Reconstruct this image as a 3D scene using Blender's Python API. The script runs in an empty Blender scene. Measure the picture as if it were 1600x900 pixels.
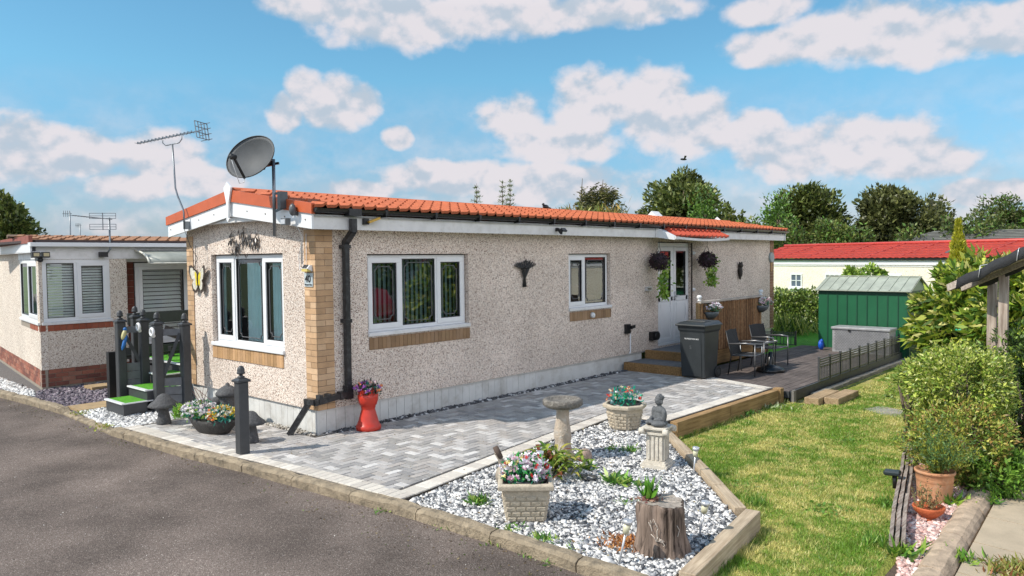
import bpy, math, random
import numpy as np
from mathutils import Vector, Matrix
random.seed(7); RNG = np.random.default_rng(11)
R = math.radians
scene = bpy.context.scene
col = scene.collection

# ------------------------------------------------------------------ camera
CAMX, CAMY, CAMZ = -5.7126, -8.5407, 2.3
F, YAW, PITCH, ROLL = 1185.98, 0.72815, 0.039514, -0.010428
def cam_axes():
    w = Vector((math.cos(YAW)*math.cos(PITCH), math.sin(YAW)*math.cos(PITCH), -math.sin(PITCH)))
    r = Vector((math.sin(YAW), -math.cos(YAW), 0)); u = r.cross(w)
    return r*math.cos(ROLL)+u*math.sin(ROLL), -r*math.sin(ROLL)+u*math.cos(ROLL), w
CR, CU, CW = cam_axes()
cd = bpy.data.cameras.new('camera'); cam = bpy.data.objects.new('camera', cd); col.objects.link(cam)
cd.sensor_width = 36; cd.lens = F/1600*36; cd.clip_start = .05; cd.clip_end = 3000
m = Matrix((CR, CU, -CW)).transposed().to_4x4(); m.translation = (CAMX, CAMY, CAMZ); cam.matrix_world = m
scene.camera = cam
def ray(px, py): return CW*F + CR*(px-800) - CU*(py-450)
def G(px, py, z=0.0):                      # survey of the photo: pixel -> point on a level plane
    d = ray(px, py); t = (z-CAMZ)/d.z
    return Vector((CAMX, CAMY, CAMZ)) + d*t
def D(px, py, dep): return Vector((CAMX, CAMY, CAMZ)) + ray(px, py)/F*dep

# ------------------------------------------------------------------ sun, sky, exposure
SUN = Vector((-.85, .45, 1)).normalized()
sl = bpy.data.lights.new('sun', 'SUN'); sl.energy = 4.2; sl.angle = R(.53); sl.color = (1, .93, .83)
so = bpy.data.objects.new('sun', sl); col.objects.link(so)
so.rotation_euler = SUN.to_track_quat('Z', 'Y').to_euler(); so.location = (-20, 10, 30)
world = bpy.data.worlds.new('World'); scene.world = world; world.use_nodes = True
scene.view_settings.view_transform = 'Standard'; scene.view_settings.look = 'None'
scene.view_settings.gamma = 1; scene.view_settings.exposure = .2
scene.view_settings.use_curve_mapping = False
def build_sky():
    nt = world.node_tree; nt.nodes.clear(); N = nt.nodes.new; L = nt.links.new
    def mth(op, a, b=None, c=None, clamp=False):
        n = N('ShaderNodeMath'); n.operation = op; n.use_clamp = clamp
        for i, v in enumerate((a, b, c)):
            if v is None: continue
            if isinstance(v, (int, float)): n.inputs[i].default_value = v
            else: L(v, n.inputs[i])
        return n.outputs[0]
    sky = N('ShaderNodeTexSky'); sky.sky_type = 'NISHITA'; sky.sun_disc = False
    sky.sun_elevation = math.asin(SUN.z); sky.sun_rotation = math.atan2(SUN.x, SUN.y)
    sky.air_density = 1.0; sky.dust_density = .6; sky.ozone_density = 1.5
    tc = N('ShaderNodeTexCoord'); sp = N('ShaderNodeSeparateXYZ'); L(tc.outputs['Generated'], sp.inputs[0])
    az = mth('MULTIPLY', mth('ARCTAN2', sp.outputs[1], sp.outputs[0]), 57.2958)
    el = mth('MULTIPLY', mth('ARCSINE', sp.outputs[2]), 57.2958)
    cb = N('ShaderNodeCombineXYZ'); L(az, cb.inputs[0]); L(mth('MULTIPLY', el, 1.25), cb.inputs[1])
    def noise(scale, det, rough, off, up=0):
        n = N('ShaderNodeTexNoise'); n.noise_dimensions = '3D'
        n.inputs['Scale'].default_value = scale; n.inputs['Detail'].default_value = det; n.inputs['Roughness'].default_value = rough
        mp = N('ShaderNodeMapping'); mp.inputs['Location'].default_value = (off[0], off[1]+up, off[2]); L(cb.outputs[0], mp.inputs[0]); L(mp.outputs[0], n.inputs['Vector'])
        return n.outputs['Fac']
    n1 = noise(.34, 8, .50, (3, 5, 0)); n1u = noise(.34, 6, .50, (3, 5, 0), .9); n2 = noise(.11, 3, .45, (40, 2, 7)); n3 = noise(.3, 6, .6, (9, 31, 2))
    # cumulus by bearing / elevation in degrees: (az, el, half width, half height, strength)
    def ae(px, py):
        d = ray(px, py).normalized(); return math.degrees(math.atan2(d.y, d.x)), math.degrees(math.asin(d.z))
    blobs = []
    for px, py, w, h in [(478,142,34,40),(520,165,60,48),(445,175,32,32),(565,165,38,34),
                         (620,30,170,48),(520,10,110,36),(760,20,170,45),(900,20,210,30),
                         (1240,70,110,32),(1340,50,130,48),(1440,60,130,42),(1550,45,110,42),(1200,15,70,26),
                         (800,185,60,45),(920,175,75,70),(1010,165,90,72),(1080,195,80,60),(1180,205,55,40),(880,225,120,35),
                         (1240,240,95,48),(1345,225,100,55),(1430,250,95,38),
                         (35,235,75,55),(140,240,60,38),(250,250,75,48),(320,285,70,30),(200,290,60,28),
                         (700,280,130,36),(850,290,170,40),(1530,300,80,22),(620,215,30,22),(560,300,60,22)]:
        a, e = ae(px, py); blobs.append((a, e, w/1186*57.3, h/1186*57.3))
    for a, e, w, h in [(100,9,14,5),(130,12,18,6),(165,8,16,5),(200,10,20,6),(235,7,16,5),(262,12,12,5),(-15,9,12,5),(-40,11,16,6),(-70,8,14,5),(-110,10,20,6),(-150,9,16,5),(60,30,18,8),(10,34,20,8),(-60,35,26,9),(120,38,26,9),(-150,18,26,10),(-60,20,28,11),(-30,24,20,9),(-115,28,34,12),(150,25,24,8),(-85,12,24,6),(-75,34,30,9),(-130,34,26,9),(-95,22,20,7)]:  # unseen clouds beyond the frame, added to raise the neutral fill light
        blobs.append((a, e, w, h))
    fld = None
    for a, e, w, h in blobs:
        da = mth('MULTIPLY', mth('SUBTRACT', az, a), 1/w); de = mth('MULTIPLY', mth('SUBTRACT', el, e), 1/h)
        f = mth('SUBTRACT', 1.0, mth('ADD', mth('MULTIPLY', da, da), mth('MULTIPLY', de, de)))
        fld = f if fld is None else mth('SMOOTH_MAX', fld, f, .25)
    dens = mth('ADD', fld, mth('MULTIPLY', mth('SUBTRACT', n1, .5), 2.1))
    mr = N('ShaderNodeMapRange'); mr.interpolation_type = 'SMOOTHSTEP'; L(dens, mr.inputs[0]); mr.inputs[1].default_value = -.08; mr.inputs[2].default_value = .62
    # thin veil low down
    veil = N('ShaderNodeMapRange'); L(n3, veil.inputs[0]); veil.inputs[1].default_value = .36; veil.inputs[2].default_value = .66; veil.inputs[4].default_value = .75
    low = N('ShaderNodeMapRange'); L(el, low.inputs[0]); low.inputs[1].default_value = 13; low.inputs[2].default_value = 2
    cov = mth('MAXIMUM', mth('MULTIPLY', mr.outputs[0], .96), mth('MULTIPLY', veil.outputs[0], low.outputs[0]))
    # cloud tone: bright crowns, blue grey bellies (denser, lower)
    br = N('ShaderNodeMapRange'); L(mth('ADD', mth('ADD', mth('MULTIPLY', n2, .9), mth('MULTIPLY', n1, .35)), mth('MULTIPLY', mth('SUBTRACT', n1, n1u), 1.9)), br.inputs[0]); br.interpolation_type = 'SMOOTHSTEP'; br.inputs[1].default_value = .34; br.inputs[2].default_value = .80
    cm = N('ShaderNodeMix'); cm.data_type = 'RGBA'; L(br.outputs[0], cm.inputs[0])
    K = 10.0
    cm.inputs[6].default_value = (.30*K, .345*K, .40*K, 1); cm.inputs[7].default_value = (.47*K, .445*K, .465*K, 1)
    hi = N('ShaderNodeMapRange'); L(el, hi.inputs[0]); hi.inputs[1].default_value = 18; hi.inputs[2].default_value = 34; hi.inputs[3].default_value = 1; hi.inputs[4].default_value = 2.0
    az2 = N('ShaderNodeMapRange'); L(mth('ABSOLUTE', mth('SUBTRACT', az, 41.7)), az2.inputs[0]); az2.inputs[1].default_value = 42; az2.inputs[2].default_value = 70; az2.inputs[3].default_value = 1; az2.inputs[4].default_value = 2.3
    cs = N('ShaderNodeVectorMath'); cs.operation = 'SCALE'; L(cm.outputs[2], cs.inputs[0]); 
    zen = N('ShaderNodeMapRange'); L(el, zen.inputs[0]); zen.inputs[1].default_value = 38; zen.inputs[2].default_value = 60; zen.inputs[3].default_value = 1; zen.inputs[4].default_value = .3
    L(mth('MULTIPLY', mth('MAXIMUM', hi.outputs[0], az2.outputs[0]), zen.outputs[0]), cs.inputs['Scale'])  # high and off-view clouds brightened to add fill light, dimmed near the zenith
    tint = N('ShaderNodeMix'); tint.data_type = 'RGBA'; tint.blend_type = 'MULTIPLY'; tint.inputs[0].default_value = 1
    L(sky.outputs[0], tint.inputs[6]); 
    tl = N('ShaderNodeMapRange'); L(el, tl.inputs[0]); tl.inputs[1].default_value = 0; tl.inputs[2].default_value = 13
    tg = N('ShaderNodeMix'); tg.data_type = 'RGBA'; L(tl.outputs[0], tg.inputs[0]); tg.inputs[6].default_value = (.42, .46, .66, 1); tg.inputs[7].default_value = (.56, .92, .94, 1); L(tg.outputs[2], tint.inputs[7])
    mx = N('ShaderNodeMix'); mx.data_type = 'RGBA'; L(cov, mx.inputs[0]); L(tint.outputs[2], mx.inputs[6]); L(cs.outputs[0], mx.inputs[7])
    bg = N('ShaderNodeBackground'); L(mx.outputs[2], bg.inputs[0]); bg.inputs[1].default_value = .149
    o = N('ShaderNodeOutputWorld'); L(bg.outputs[0], o.inputs[0])
build_sky()
world.cycles.sampling_method = 'MANUAL'; world.cycles.sample_map_resolution = 512

# ------------------------------------------------------------------ helpers
def link(o, parent=None):
    col.objects.link(o)
    if parent is not None: o.parent = parent
    return o
def tag(o, label=None, cat=None, group=None, kind=None):
    if label: o['label'] = label
    if cat: o['category'] = cat
    if group: o['group'] = group
    if kind: o['kind'] = kind
    return o
def thing(name, label, cat, loc=(0,0,0), rz=0, group=None):
    o = bpy.data.objects.new(name, None); o.empty_display_size = .1; col.objects.link(o)
    o.location = loc; o.rotation_euler = (0, 0, rz); return tag(o, label, cat, group)
def copy_tree(o, parent=None):
    c = o.copy(); col.objects.link(c)
    if parent is not None: c.parent = parent
    for ch in [x for x in bpy.data.objects if x.parent == o]: copy_tree(ch, c)
    return c
def world_off(p):
    v = Vector((0,0,0))
    while p is not None: v += p.location; p = p.parent
    return v
class MB:
    def __init__(s): s.v = []; s.f = []; s.sm = []; s.c = []; s.col = None
    def add(s, vs, fs, smooth=False):
        b = len(s.v); s.v += [tuple(x) for x in vs]
        for f in fs: s.f.append(tuple(b+i for i in f)); s.sm.append(smooth); s.c.append(s.col)
        return s
    def box(s, a, b, T=None):
        (x0,y0,z0),(x1,y1,z1) = a, b
        vs = [(x,y,z) for z in (z0,z1) for x,y in ((x0,y0),(x1,y0),(x1,y1),(x0,y1))]
        if T is not None: vs = [T @ Vector(p) for p in vs]
        fs = [(0,3,2,1),(4,5,6,7),(0,1,5,4),(1,2,6,5),(2,3,7,6),(3,0,4,7)]
        return s.add(vs, fs)
    def fbox(s, Fr, u0, u1, z0, z1, d0, d1):           # box in a wall frame (origin, along, outward)
        o, u, n = Fr
        vs = [o+u*a+n*d+Vector((0,0,z)) for z in (z0,z1) for a,d in ((u0,d0),(u1,d0),(u1,d1),(u0,d1))]
        return s.add(vs, [(0,3,2,1),(4,5,6,7),(0,1,5,4),(1,2,6,5),(2,3,7,6),(3,0,4,7)])
    def bar(s, p0, p1, w, h, up=Vector((0,0,1))):
        p0 = Vector(p0); p1 = Vector(p1); d = (p1-p0).normalized(); x = d.cross(up)
        if x.length < 1e-4: x = d.cross(Vector((1,0,0)))
        x.normalize(); y = x.cross(d)
        vs = [p+x*a*w/2+y*b*h/2 for p in (p0,p1) for a,b in ((-1,-1),(1,-1),(1,1),(-1,1))]
        return s.add(vs, [(0,3,2,1),(4,5,6,7),(0,1,5,4),(1,2,6,5),(2,3,7,6),(3,0,4,7)])
    def cyl(s, p0, p1, r0, r1=None, n=10, cap=True):
        return s.tube([p0, p1], [r0, r0 if r1 is None else r1], n, cap)
    def tube(s, pts, rad, n=8, cap=True):
        pts = [Vector(p) for p in pts]
        if isinstance(rad, (int,float)): rad = [rad]*len(pts)
        vs = []; x = None
        for i, p in enumerate(pts):
            d = (pts[min(i+1,len(pts)-1)]-pts[max(i-1,0)])
            if d.length < 1e-9: d = Vector((0,0,1))
            d.normalize()
            if x is None: x = d.orthogonal().normalized()
            else:
                x = x-d*x.dot(d); x = x.normalized() if x.length > 1e-6 else d.orthogonal().normalized()
            y = d.cross(x)
            for k in range(n):
                a = 2*math.pi*k/n; vs.append(p+(x*math.cos(a)+y*math.sin(a))*rad[i])
        fs = [(i*n+k, i*n+(k+1)%n, (i+1)*n+(k+1)%n, (i+1)*n+k) for i in range(len(pts)-1) for k in range(n)]
        s.add(vs, fs, True)
        if cap:
            b = len(s.v)-len(vs)
            s.f.append(tuple(b+k for k in reversed(range(n)))); s.sm.append(False); s.c.append(s.col)
            e = b+(len(pts)-1)*n; s.f.append(tuple(e+k for k in range(n))); s.sm.append(False); s.c.append(s.col)
        return s
    def lathe(s, prof, o=(0,0,0), n=24, jit=0.0, sq=None, rot=0):
        vs = []
        for r, z in prof:
            for k in range(n):
                a = 2*math.pi*k/n+rot; rr = r*(1+random.uniform(-jit,jit))
                vs.append((o[0]+rr*math.cos(a), o[1]+rr*math.sin(a), o[2]+z))
        m_ = len(prof)
        fs = [(i*n+k, i*n+(k+1)%n, (i+1)*n+(k+1)%n, (i+1)*n+k) for i in range(m_-1) for k in range(n)]
        s.add(vs, fs, n > 8); b = len(s.v)-len(vs)
        s.f.append(tuple(b+k for k in reversed(range(n)))); s.sm.append(False); s.c.append(s.col)
        e = b+(m_-1)*n; s.f.append(tuple(e+k for k in range(n))); s.sm.append(False); s.c.append(s.col)
        return s
    def prism(s, poly, z0, z1):
        n = len(poly); vs = [(x,y,z0) for x,y in poly]+[(x,y,z1) for x,y in poly]
        a = sum(poly[i][0]*poly[(i+1)%n][1]-poly[(i+1)%n][0]*poly[i][1] for i in range(n))
        if a < 0: vs = [(x,y,z0) for x,y in poly[::-1]]+[(x,y,z1) for x,y in poly[::-1]]
        return s.add(vs, [tuple(range(n-1,-1,-1)), tuple(range(n,2*n))]+[(i,(i+1)%n,n+(i+1)%n,n+i) for i in range(n)])
    def slab(s, pts, off):                              # planar polygon given a thickness vector
        off = Vector(off); pts = [Vector(p) for p in pts]; n = len(pts)
        return s.add(pts+[p+off for p in pts], [tuple(range(n)), tuple(range(2*n-1,n-1,-1))]+[(i,n+i,n+(i+1)%n,(i+1)%n) for i in range(n)])
    def ell(s, c, r, n=12, m_=8, T=None):
        vs = [];
        for i in range(m_+1):
            t = math.pi*i/m_
            for k in range(n):
                a = 2*math.pi*k/n
                p = Vector((math.sin(t)*math.cos(a)*r[0], math.sin(t)*math.sin(a)*r[1], -math.cos(t)*r[2]))
                if T is not None: p = T @ p
                vs.append(Vector(c)+p)
        return s.add(vs, [(i*n+k, i*n+(k+1)%n, (i+1)*n+(k+1)%n, (i+1)*n+k) for i in range(m_) for k in range(n)], True)
    def build(s, name, mat, parent=None, local=False, recalc=False):
        off = Vector((0,0,0)) if (parent is None or local) else world_off(parent)
        me = bpy.data.meshes.new(name); me.from_pydata([tuple(Vector(p)-off) for p in s.v], [], s.f)
        me.polygons.foreach_set('use_smooth', s.sm)
        if any(c is not None for c in s.c):
            a = me.color_attributes.new('Col', 'FLOAT_COLOR', 'CORNER'); dat = []
            for p, c in zip(me.polygons, s.c):
                dat += list(c or (.5,.5,.5,1))*len(p.vertices) if not (c and len(c) == 3) else list((*c,1))*len(p.vertices)
            a.data.foreach_set('color', dat)
        me.materials.append(mat)
        me.validate(); me.update()
        if recalc:
            import bmesh; bm = bmesh.new(); bm.from_mesh(me); bmesh.ops.recalc_face_normals(bm, faces=bm.faces); bm.to_mesh(me); bm.free()
        o = bpy.data.objects.new(name, me); return link(o, parent)
def np_mesh(name, V, Fc, mat, parent=None, colors=None, local=False):
    # V (n,3), Fc (m,k) equal sized faces, colors (m,3) per face
    off = np.zeros(3) if (parent is None or local) else np.array(world_off(parent))
    me = bpy.data.meshes.new(name); n, (mm, k) = len(V), Fc.shape
    me.vertices.add(n); me.vertices.foreach_set('co', (V-off).astype(np.float32).ravel())
    me.loops.add(mm*k); me.loops.foreach_set('vertex_index', Fc.astype(np.int32).ravel())
    me.polygons.add(mm); me.polygons.foreach_set('loop_start', np.arange(0, mm*k, k, dtype=np.int32))
    try: me.polygons.foreach_set('loop_total', np.full(mm, k, dtype=np.int32))
    except Exception: pass
    if colors is not None:
        a = me.color_attributes.new('Col', 'FLOAT_COLOR', 'CORNER')
        c4 = np.ones((mm,4), dtype=np.float32); c4[:,:3] = colors
        a.data.foreach_set('color', np.repeat(c4, k, axis=0).ravel())
    me.materials.append(mat); me.update(calc_edges=True); me.validate()
    return link(bpy.data.objects.new(name, me), parent)
def shd(c, a=.9, b=1.1):
    k = random.uniform(a, b); return tuple(x*k for x in c)
def vary(base, n, dv=.25, dh=.08):
    c = np.array(base)[None,:]*(1+RNG.normal(0, dv, (n,1)))*(1+RNG.normal(0, dh, (n,3)))
    return np.clip(c, .004, .95)
def pick(palette, n, w=None):
    p = np.array(palette); i = RNG.choice(len(p), n, p=None if w is None else np.array(w)/sum(w)); return p[i]
def leaves(name, P, dirs, length, width, mat, parent=None, colors=None, local=False, jit=.35, fold=.0):
    # rhombic leaves: P base points, dirs growing direction
    n = len(P); d = dirs/np.maximum(np.linalg.norm(dirs, axis=1, keepdims=True), 1e-6)
    s = np.cross(d, RNG.normal(size=(n,3))); s /= np.maximum(np.linalg.norm(s, axis=1, keepdims=True), 1e-6)
    L_ = (length*(1+RNG.uniform(-jit,jit,n)))[:,None]; W_ = (width*(1+RNG.uniform(-jit,jit,n)))[:,None]
    nr = np.cross(d, s)
    V = np.stack([P, P+d*L_*.45+s*W_/2+nr*fold*W_, P+d*L_, P+d*L_*.45-s*W_/2+nr*fold*W_], 1).reshape(-1,3)
    return np_mesh(name, V, np.arange(4*n).reshape(n,4), mat, parent, colors, local)
def sph(n, solid=True):
    v = RNG.normal(size=(n,3)); v /= np.linalg.norm(v, axis=1, keepdims=True)
    return v*(RNG.uniform(0,1,(n,1))**(1/3) if solid else 1)
def clumps(c, r, nclump, per, cr, shell=.55, flat=1.0):
    # leaf points: clump centres over an ellipsoid, each a small cloud
    q = sph(nclump, False)*(shell+(1-shell)*RNG.uniform(0,1,(nclump,1))**.6)
    C_ = np.array(c)+q*np.array(r)
    P = np.repeat(C_, per, 0)+sph(nclump*per)*np.array([cr,cr,cr*flat])*np.repeat(RNG.uniform(.6,1.3,(nclump,1)), per, 0)
    dr = (P-np.array(c))/np.array(r)
    return P, dr+RNG.normal(0,.7,P.shape)

# ------------------------------------------------------------------ materials
def OnY(px, py, y): d = ray(px, py); return Vector((CAMX, CAMY, CAMZ)) + d*((y-CAMY)/d.y)
def M(name, base, rough=.6, var=.12, vs=6, bump=.0, bs=60, metal=0, spec=None, attr=False, trans=0, detail=4, dark=None, dfac=.5, emit=None, coat=0):
    m = bpy.data.materials.new(name); m.use_nodes = True; nt = m.node_tree; N = nt.nodes.new; L = nt.links.new
    b = nt.nodes['Principled BSDF']; b.inputs['Roughness'].default_value = rough; b.inputs['Metallic'].default_value = metal
    if spec is not None: b.inputs['Specular IOR Level'].default_value = spec
    if coat: b.inputs['Coat Weight'].default_value = coat
    tc = N('ShaderNodeTexCoord')
    def noise(sc, det=detail, ro=.55):
        n = N('ShaderNodeTexNoise'); n.inputs['Scale'].default_value = sc; n.inputs['Detail'].default_value = det; n.inputs['Roughness'].default_value = ro
        L(tc.outputs['Object'], n.inputs['Vector']); return n.outputs['Fac']
    if attr:
        a = N('ShaderNodeVertexColor'); a.layer_name = 'Col'; src = a.outputs['Color']
    else:
        a = N('ShaderNodeRGB'); a.outputs[0].default_value = (*base, 1); src = a.outputs[0]
    if var:
        mr = N('ShaderNodeMapRange'); L(noise(vs), mr.inputs[0]); mr.inputs[1].default_value = .25; mr.inputs[2].default_value = .75
        mr.inputs[3].default_value = 1-var; mr.inputs[4].default_value = 1+var
        mx = N('ShaderNodeVectorMath'); mx.operation = 'SCALE'; L(src, mx.inputs[0]); L(mr.outputs[0], mx.inputs['Scale']); src = mx.outputs[0]
    if dark is not None:
        mr = N('ShaderNodeMapRange'); L(noise(vs*1.7, 6, .65), mr.inputs[0]); mr.inputs[1].default_value = .5; mr.inputs[2].default_value = .72; mr.inputs[4].default_value = dfac
        mx = N('ShaderNodeMix'); mx.data_type = 'RGBA'; L(mr.outputs[0], mx.inputs[0]); L(src, mx.inputs[6]); mx.inputs[7].default_value = (*dark,1); src = mx.outputs[2]
    L(src, b.inputs['Base Color'])
    if bump:
        bp = N('ShaderNodeBump'); bp.inputs['Strength'].default_value = bump; bp.inputs['Distance'].default_value = .02
        L(noise(bs, 5, .6), bp.inputs['Height']); L(bp.outputs[0], b.inputs['Normal'])
    if trans:
        t = N('ShaderNodeBsdfTranslucent'); L(src, t.inputs[0]); ms = N('ShaderNodeMixShader'); ms.inputs[0].default_value = trans
        L(b.outputs[0], ms.inputs[1]); L(t.outputs[0], ms.inputs[2]); L(ms.outputs[0], nt.nodes['Material Output'].inputs[0])
    if emit: b.inputs['Emission Color'].default_value = (*emit[:3],1); b.inputs['Emission Strength'].default_value = emit[3]
    return m
def speckle(name, cols, pos, scale, bump=.5, dist=.01, rough=.9, large=.08):
    m = bpy.data.materials.new(name); m.use_nodes = True; nt = m.node_tree; N = nt.nodes.new; L = nt.links.new
    b = nt.nodes['Principled BSDF']; b.inputs['Roughness'].default_value = rough; b.inputs['Specular IOR Level'].default_value = .2
    tc = N('ShaderNodeTexCoord')
    v = N('ShaderNodeTexVoronoi'); v.inputs['Scale'].default_value = scale; L(tc.outputs['Object'], v.inputs['Vector'])
    sx = N('ShaderNodeSeparateXYZ'); L(v.outputs['Color'], sx.inputs[0])
    cr = N('ShaderNodeValToRGB'); cr.color_ramp.interpolation = 'CONSTANT'; e = cr.color_ramp.elements
    e[0].position = 0; e[0].color = (*cols[0],1); e[1].position = pos[1]; e[1].color = (*cols[1],1)
    for p, c in list(zip(pos, cols))[2:]: q = e.new(p); q.color = (*c,1)
    L(sx.outputs[0], cr.inputs[0])
    n = N('ShaderNodeTexNoise'); n.inputs['Scale'].default_value = .9; n.inputs['Detail'].default_value = 5; L(tc.outputs['Object'], n.inputs['Vector'])
    mr = N('ShaderNodeMapRange'); L(n.outputs['Fac'], mr.inputs[0]); mr.inputs[1].default_value = .3; mr.inputs[2].default_value = .7; mr.inputs[3].default_value = 1-large; mr.inputs[4].default_value = 1+large
    sc = N('ShaderNodeVectorMath'); sc.operation = 'SCALE'; L(cr.outputs[0], sc.inputs[0]); L(mr.outputs[0], sc.inputs['Scale']); L(sc.outputs[0], b.inputs['Base Color'])
    bp = N('ShaderNodeBump'); bp.invert = True; bp.inputs['Strength'].default_value = bump; bp.inputs['Distance'].default_value = dist; L(v.outputs['Distance'], bp.inputs['Height']); L(bp.outputs[0], b.inputs['Normal'])
    return m
def wood(name, c1, c2, axis='X', rough=.75, sc=3, ring=14):
    m = bpy.data.materials.new(name); m.use_nodes = True; nt = m.node_tree; N = nt.nodes.new; L = nt.links.new
    b = nt.nodes['Principled BSDF']; b.inputs['Roughness'].default_value = rough; b.inputs['Specular IOR Level'].default_value = .25
    tc = N('ShaderNodeTexCoord'); mp = N('ShaderNodeMapping'); L(tc.outputs['Object'], mp.inputs[0])
    s_ = [ring]*3; s_['XYZ'.index(axis)] = .8; mp.inputs['Scale'].default_value = s_
    n = N('ShaderNodeTexNoise'); n.inputs['Scale'].default_value = sc; n.inputs['Detail'].default_value = 6; n.inputs['Roughness'].default_value = .65; L(mp.outputs[0], n.inputs['Vector'])
    cr = N('ShaderNodeValToRGB'); cr.color_ramp.elements[0].position = .35; cr.color_ramp.elements[0].color = (*c1,1); cr.color_ramp.elements[1].position = .65; cr.color_ramp.elements[1].color = (*c2,1)
    L(n.outputs['Fac'], cr.inputs[0])
    n2 = N('ShaderNodeTexNoise'); n2.inputs['Scale'].default_value = 2.3; n2.inputs['Detail'].default_value = 4; L(tc.outputs['Object'], n2.inputs['Vector'])
    mr = N('ShaderNodeMapRange'); L(n2.outputs['Fac'], mr.inputs[0]); mr.inputs[1].default_value = .3; mr.inputs[2].default_value = .7; mr.inputs[3].default_value = .75; mr.inputs[4].default_value = 1.2
    s2 = N('ShaderNodeVectorMath'); s2.operation = 'SCALE'; L(cr.outputs[0], s2.inputs[0]); L(mr.outputs[0], s2.inputs['Scale']); L(s2.outputs[0], b.inputs['Base Color'])
    bp = N('ShaderNodeBump'); bp.inputs['Strength'].default_value = .5; bp.inputs['Distance'].default_value = .004; L(n.outputs['Fac'], bp.inputs['Height']); L(bp.outputs[0], b.inputs['Normal'])
    return m
def glass_mat(name, tintc=(.82,.92,.94), base=.12, gain=2.0):
    m = bpy.data.materials.new(name); m.use_nodes = True; nt = m.node_tree; N = nt.nodes.new; L = nt.links.new
    for n in list(nt.nodes):
        if n.type == 'BSDF_PRINCIPLED': nt.nodes.remove(n)
    g = N('ShaderNodeBsdfGlossy'); g.inputs['Roughness'].default_value = .01; g.inputs['Color'].default_value = (.95,.97,1,1)
    t = N('ShaderNodeBsdfTransparent'); t.inputs['Color'].default_value = (*tintc,1)
    fr = N('ShaderNodeFresnel'); fr.inputs['IOR'].default_value = 1.5
    ma = N('ShaderNodeMath'); ma.operation = 'MULTIPLY_ADD'; ma.use_clamp = True; L(fr.outputs[0], ma.inputs[0]); ma.inputs[1].default_value = gain; ma.inputs[2].default_value = base
    # slight waviness so reflections are not perfect
    tc = N('ShaderNodeTexCoord'); n = N('ShaderNodeTexNoise'); n.inputs['Scale'].default_value = 1.7; L(tc.outputs['Object'], n.inputs['Vector'])
    bp = N('ShaderNodeBump'); bp.inputs['Strength'].default_value = .12; bp.inputs['Distance'].default_value = .01; L(n.outputs['Fac'], bp.inputs['Height']); L(bp.outputs[0], g.inputs['Normal'])
    ms = N('ShaderNodeMixShader'); L(ma.outputs[0], ms.inputs[0]); L(t.outputs[0], ms.inputs[1]); L(g.outputs[0], ms.inputs[2])
    L(ms.outputs[0], nt.nodes['Material Output'].inputs[0]); return m
PEB = speckle('pebbledash', [(.74,.63,.54),(.52,.40,.33),(.84,.76,.68),(.20,.13,.10),(.66,.54,.45)], [0,.34,.52,.80,.92], 98, .7, .010, .9, .13)
PVC = M('white_pvc', (.74,.75,.76), .35, .04, 4)
PVCD = M('weathered_white_board', (.70,.70,.70), .5, .1, 5, dark=(.42,.40,.36), dfac=.35)
PLAS = M('black_plastic', (.012,.012,.013), .35, .15, 8)
CHAR = M('charcoal_paint', (.045,.048,.052), .5, .2, 9, bump=.15, bs=40)
BLK = M('black_metal', (.015,.015,.016), .45, .2, 8)
GALV = M('galvanised_metal', (.20,.22,.24), .38, .2, 12, metal=.7)
SILV = M('silver_plastic', (.55,.56,.58), .3, .1, 12, metal=.4)
ORANGE = M('orange_painted_steel', (.50,.10,.03), .5, .1, 5, bump=.05, bs=120)
TILE = M('orange_roof_tile', (.44,.115,.046), .65, .2, 6, bump=.25, bs=160, dark=(.30,.075,.035), dfac=.55, spec=.3)
TILED = M('dark_orange_canopy_tile', (.42,.06,.025), .6, .14, 9, bump=.2, bs=160)
BUFF = M('buff_brick', (.46,.27,.13), .85, .16, 5, bump=.4, bs=120, attr=True)
MORT = M('pale_mortar', (.30,.26,.21), .9, .1, 20, bump=.3, bs=100)
MORTD = M('dark_mortar', (.22,.16,.13), .9, .1, 20, bump=.3, bs=100)
LEAF = M('leaf', (.1,.2,.05), .45, .0, attr=True, trans=.24, spec=.5)
PETAL = M('petal', (.5,.5,.5), .6, .0, attr=True, trans=.15)
STONE = M('gravel_stone', (.5,.5,.5), .8, .1, 40, attr=True)
GLASS = glass_mat('window_glass', base=.08, gain=1.8); GLASSF = glass_mat('clear_window_glass', (.92,.98,.98), .03, 1.0)
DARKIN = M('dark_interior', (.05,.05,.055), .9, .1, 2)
BARK = M('bark', (.12,.09,.065), .9, .3, 8, bump=.6, bs=30)
CAST = M('cast_stone', (.50,.43,.33), .85, .16, 14, bump=.5, bs=90, dark=(.22,.19,.14), dfac=.5)
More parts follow.
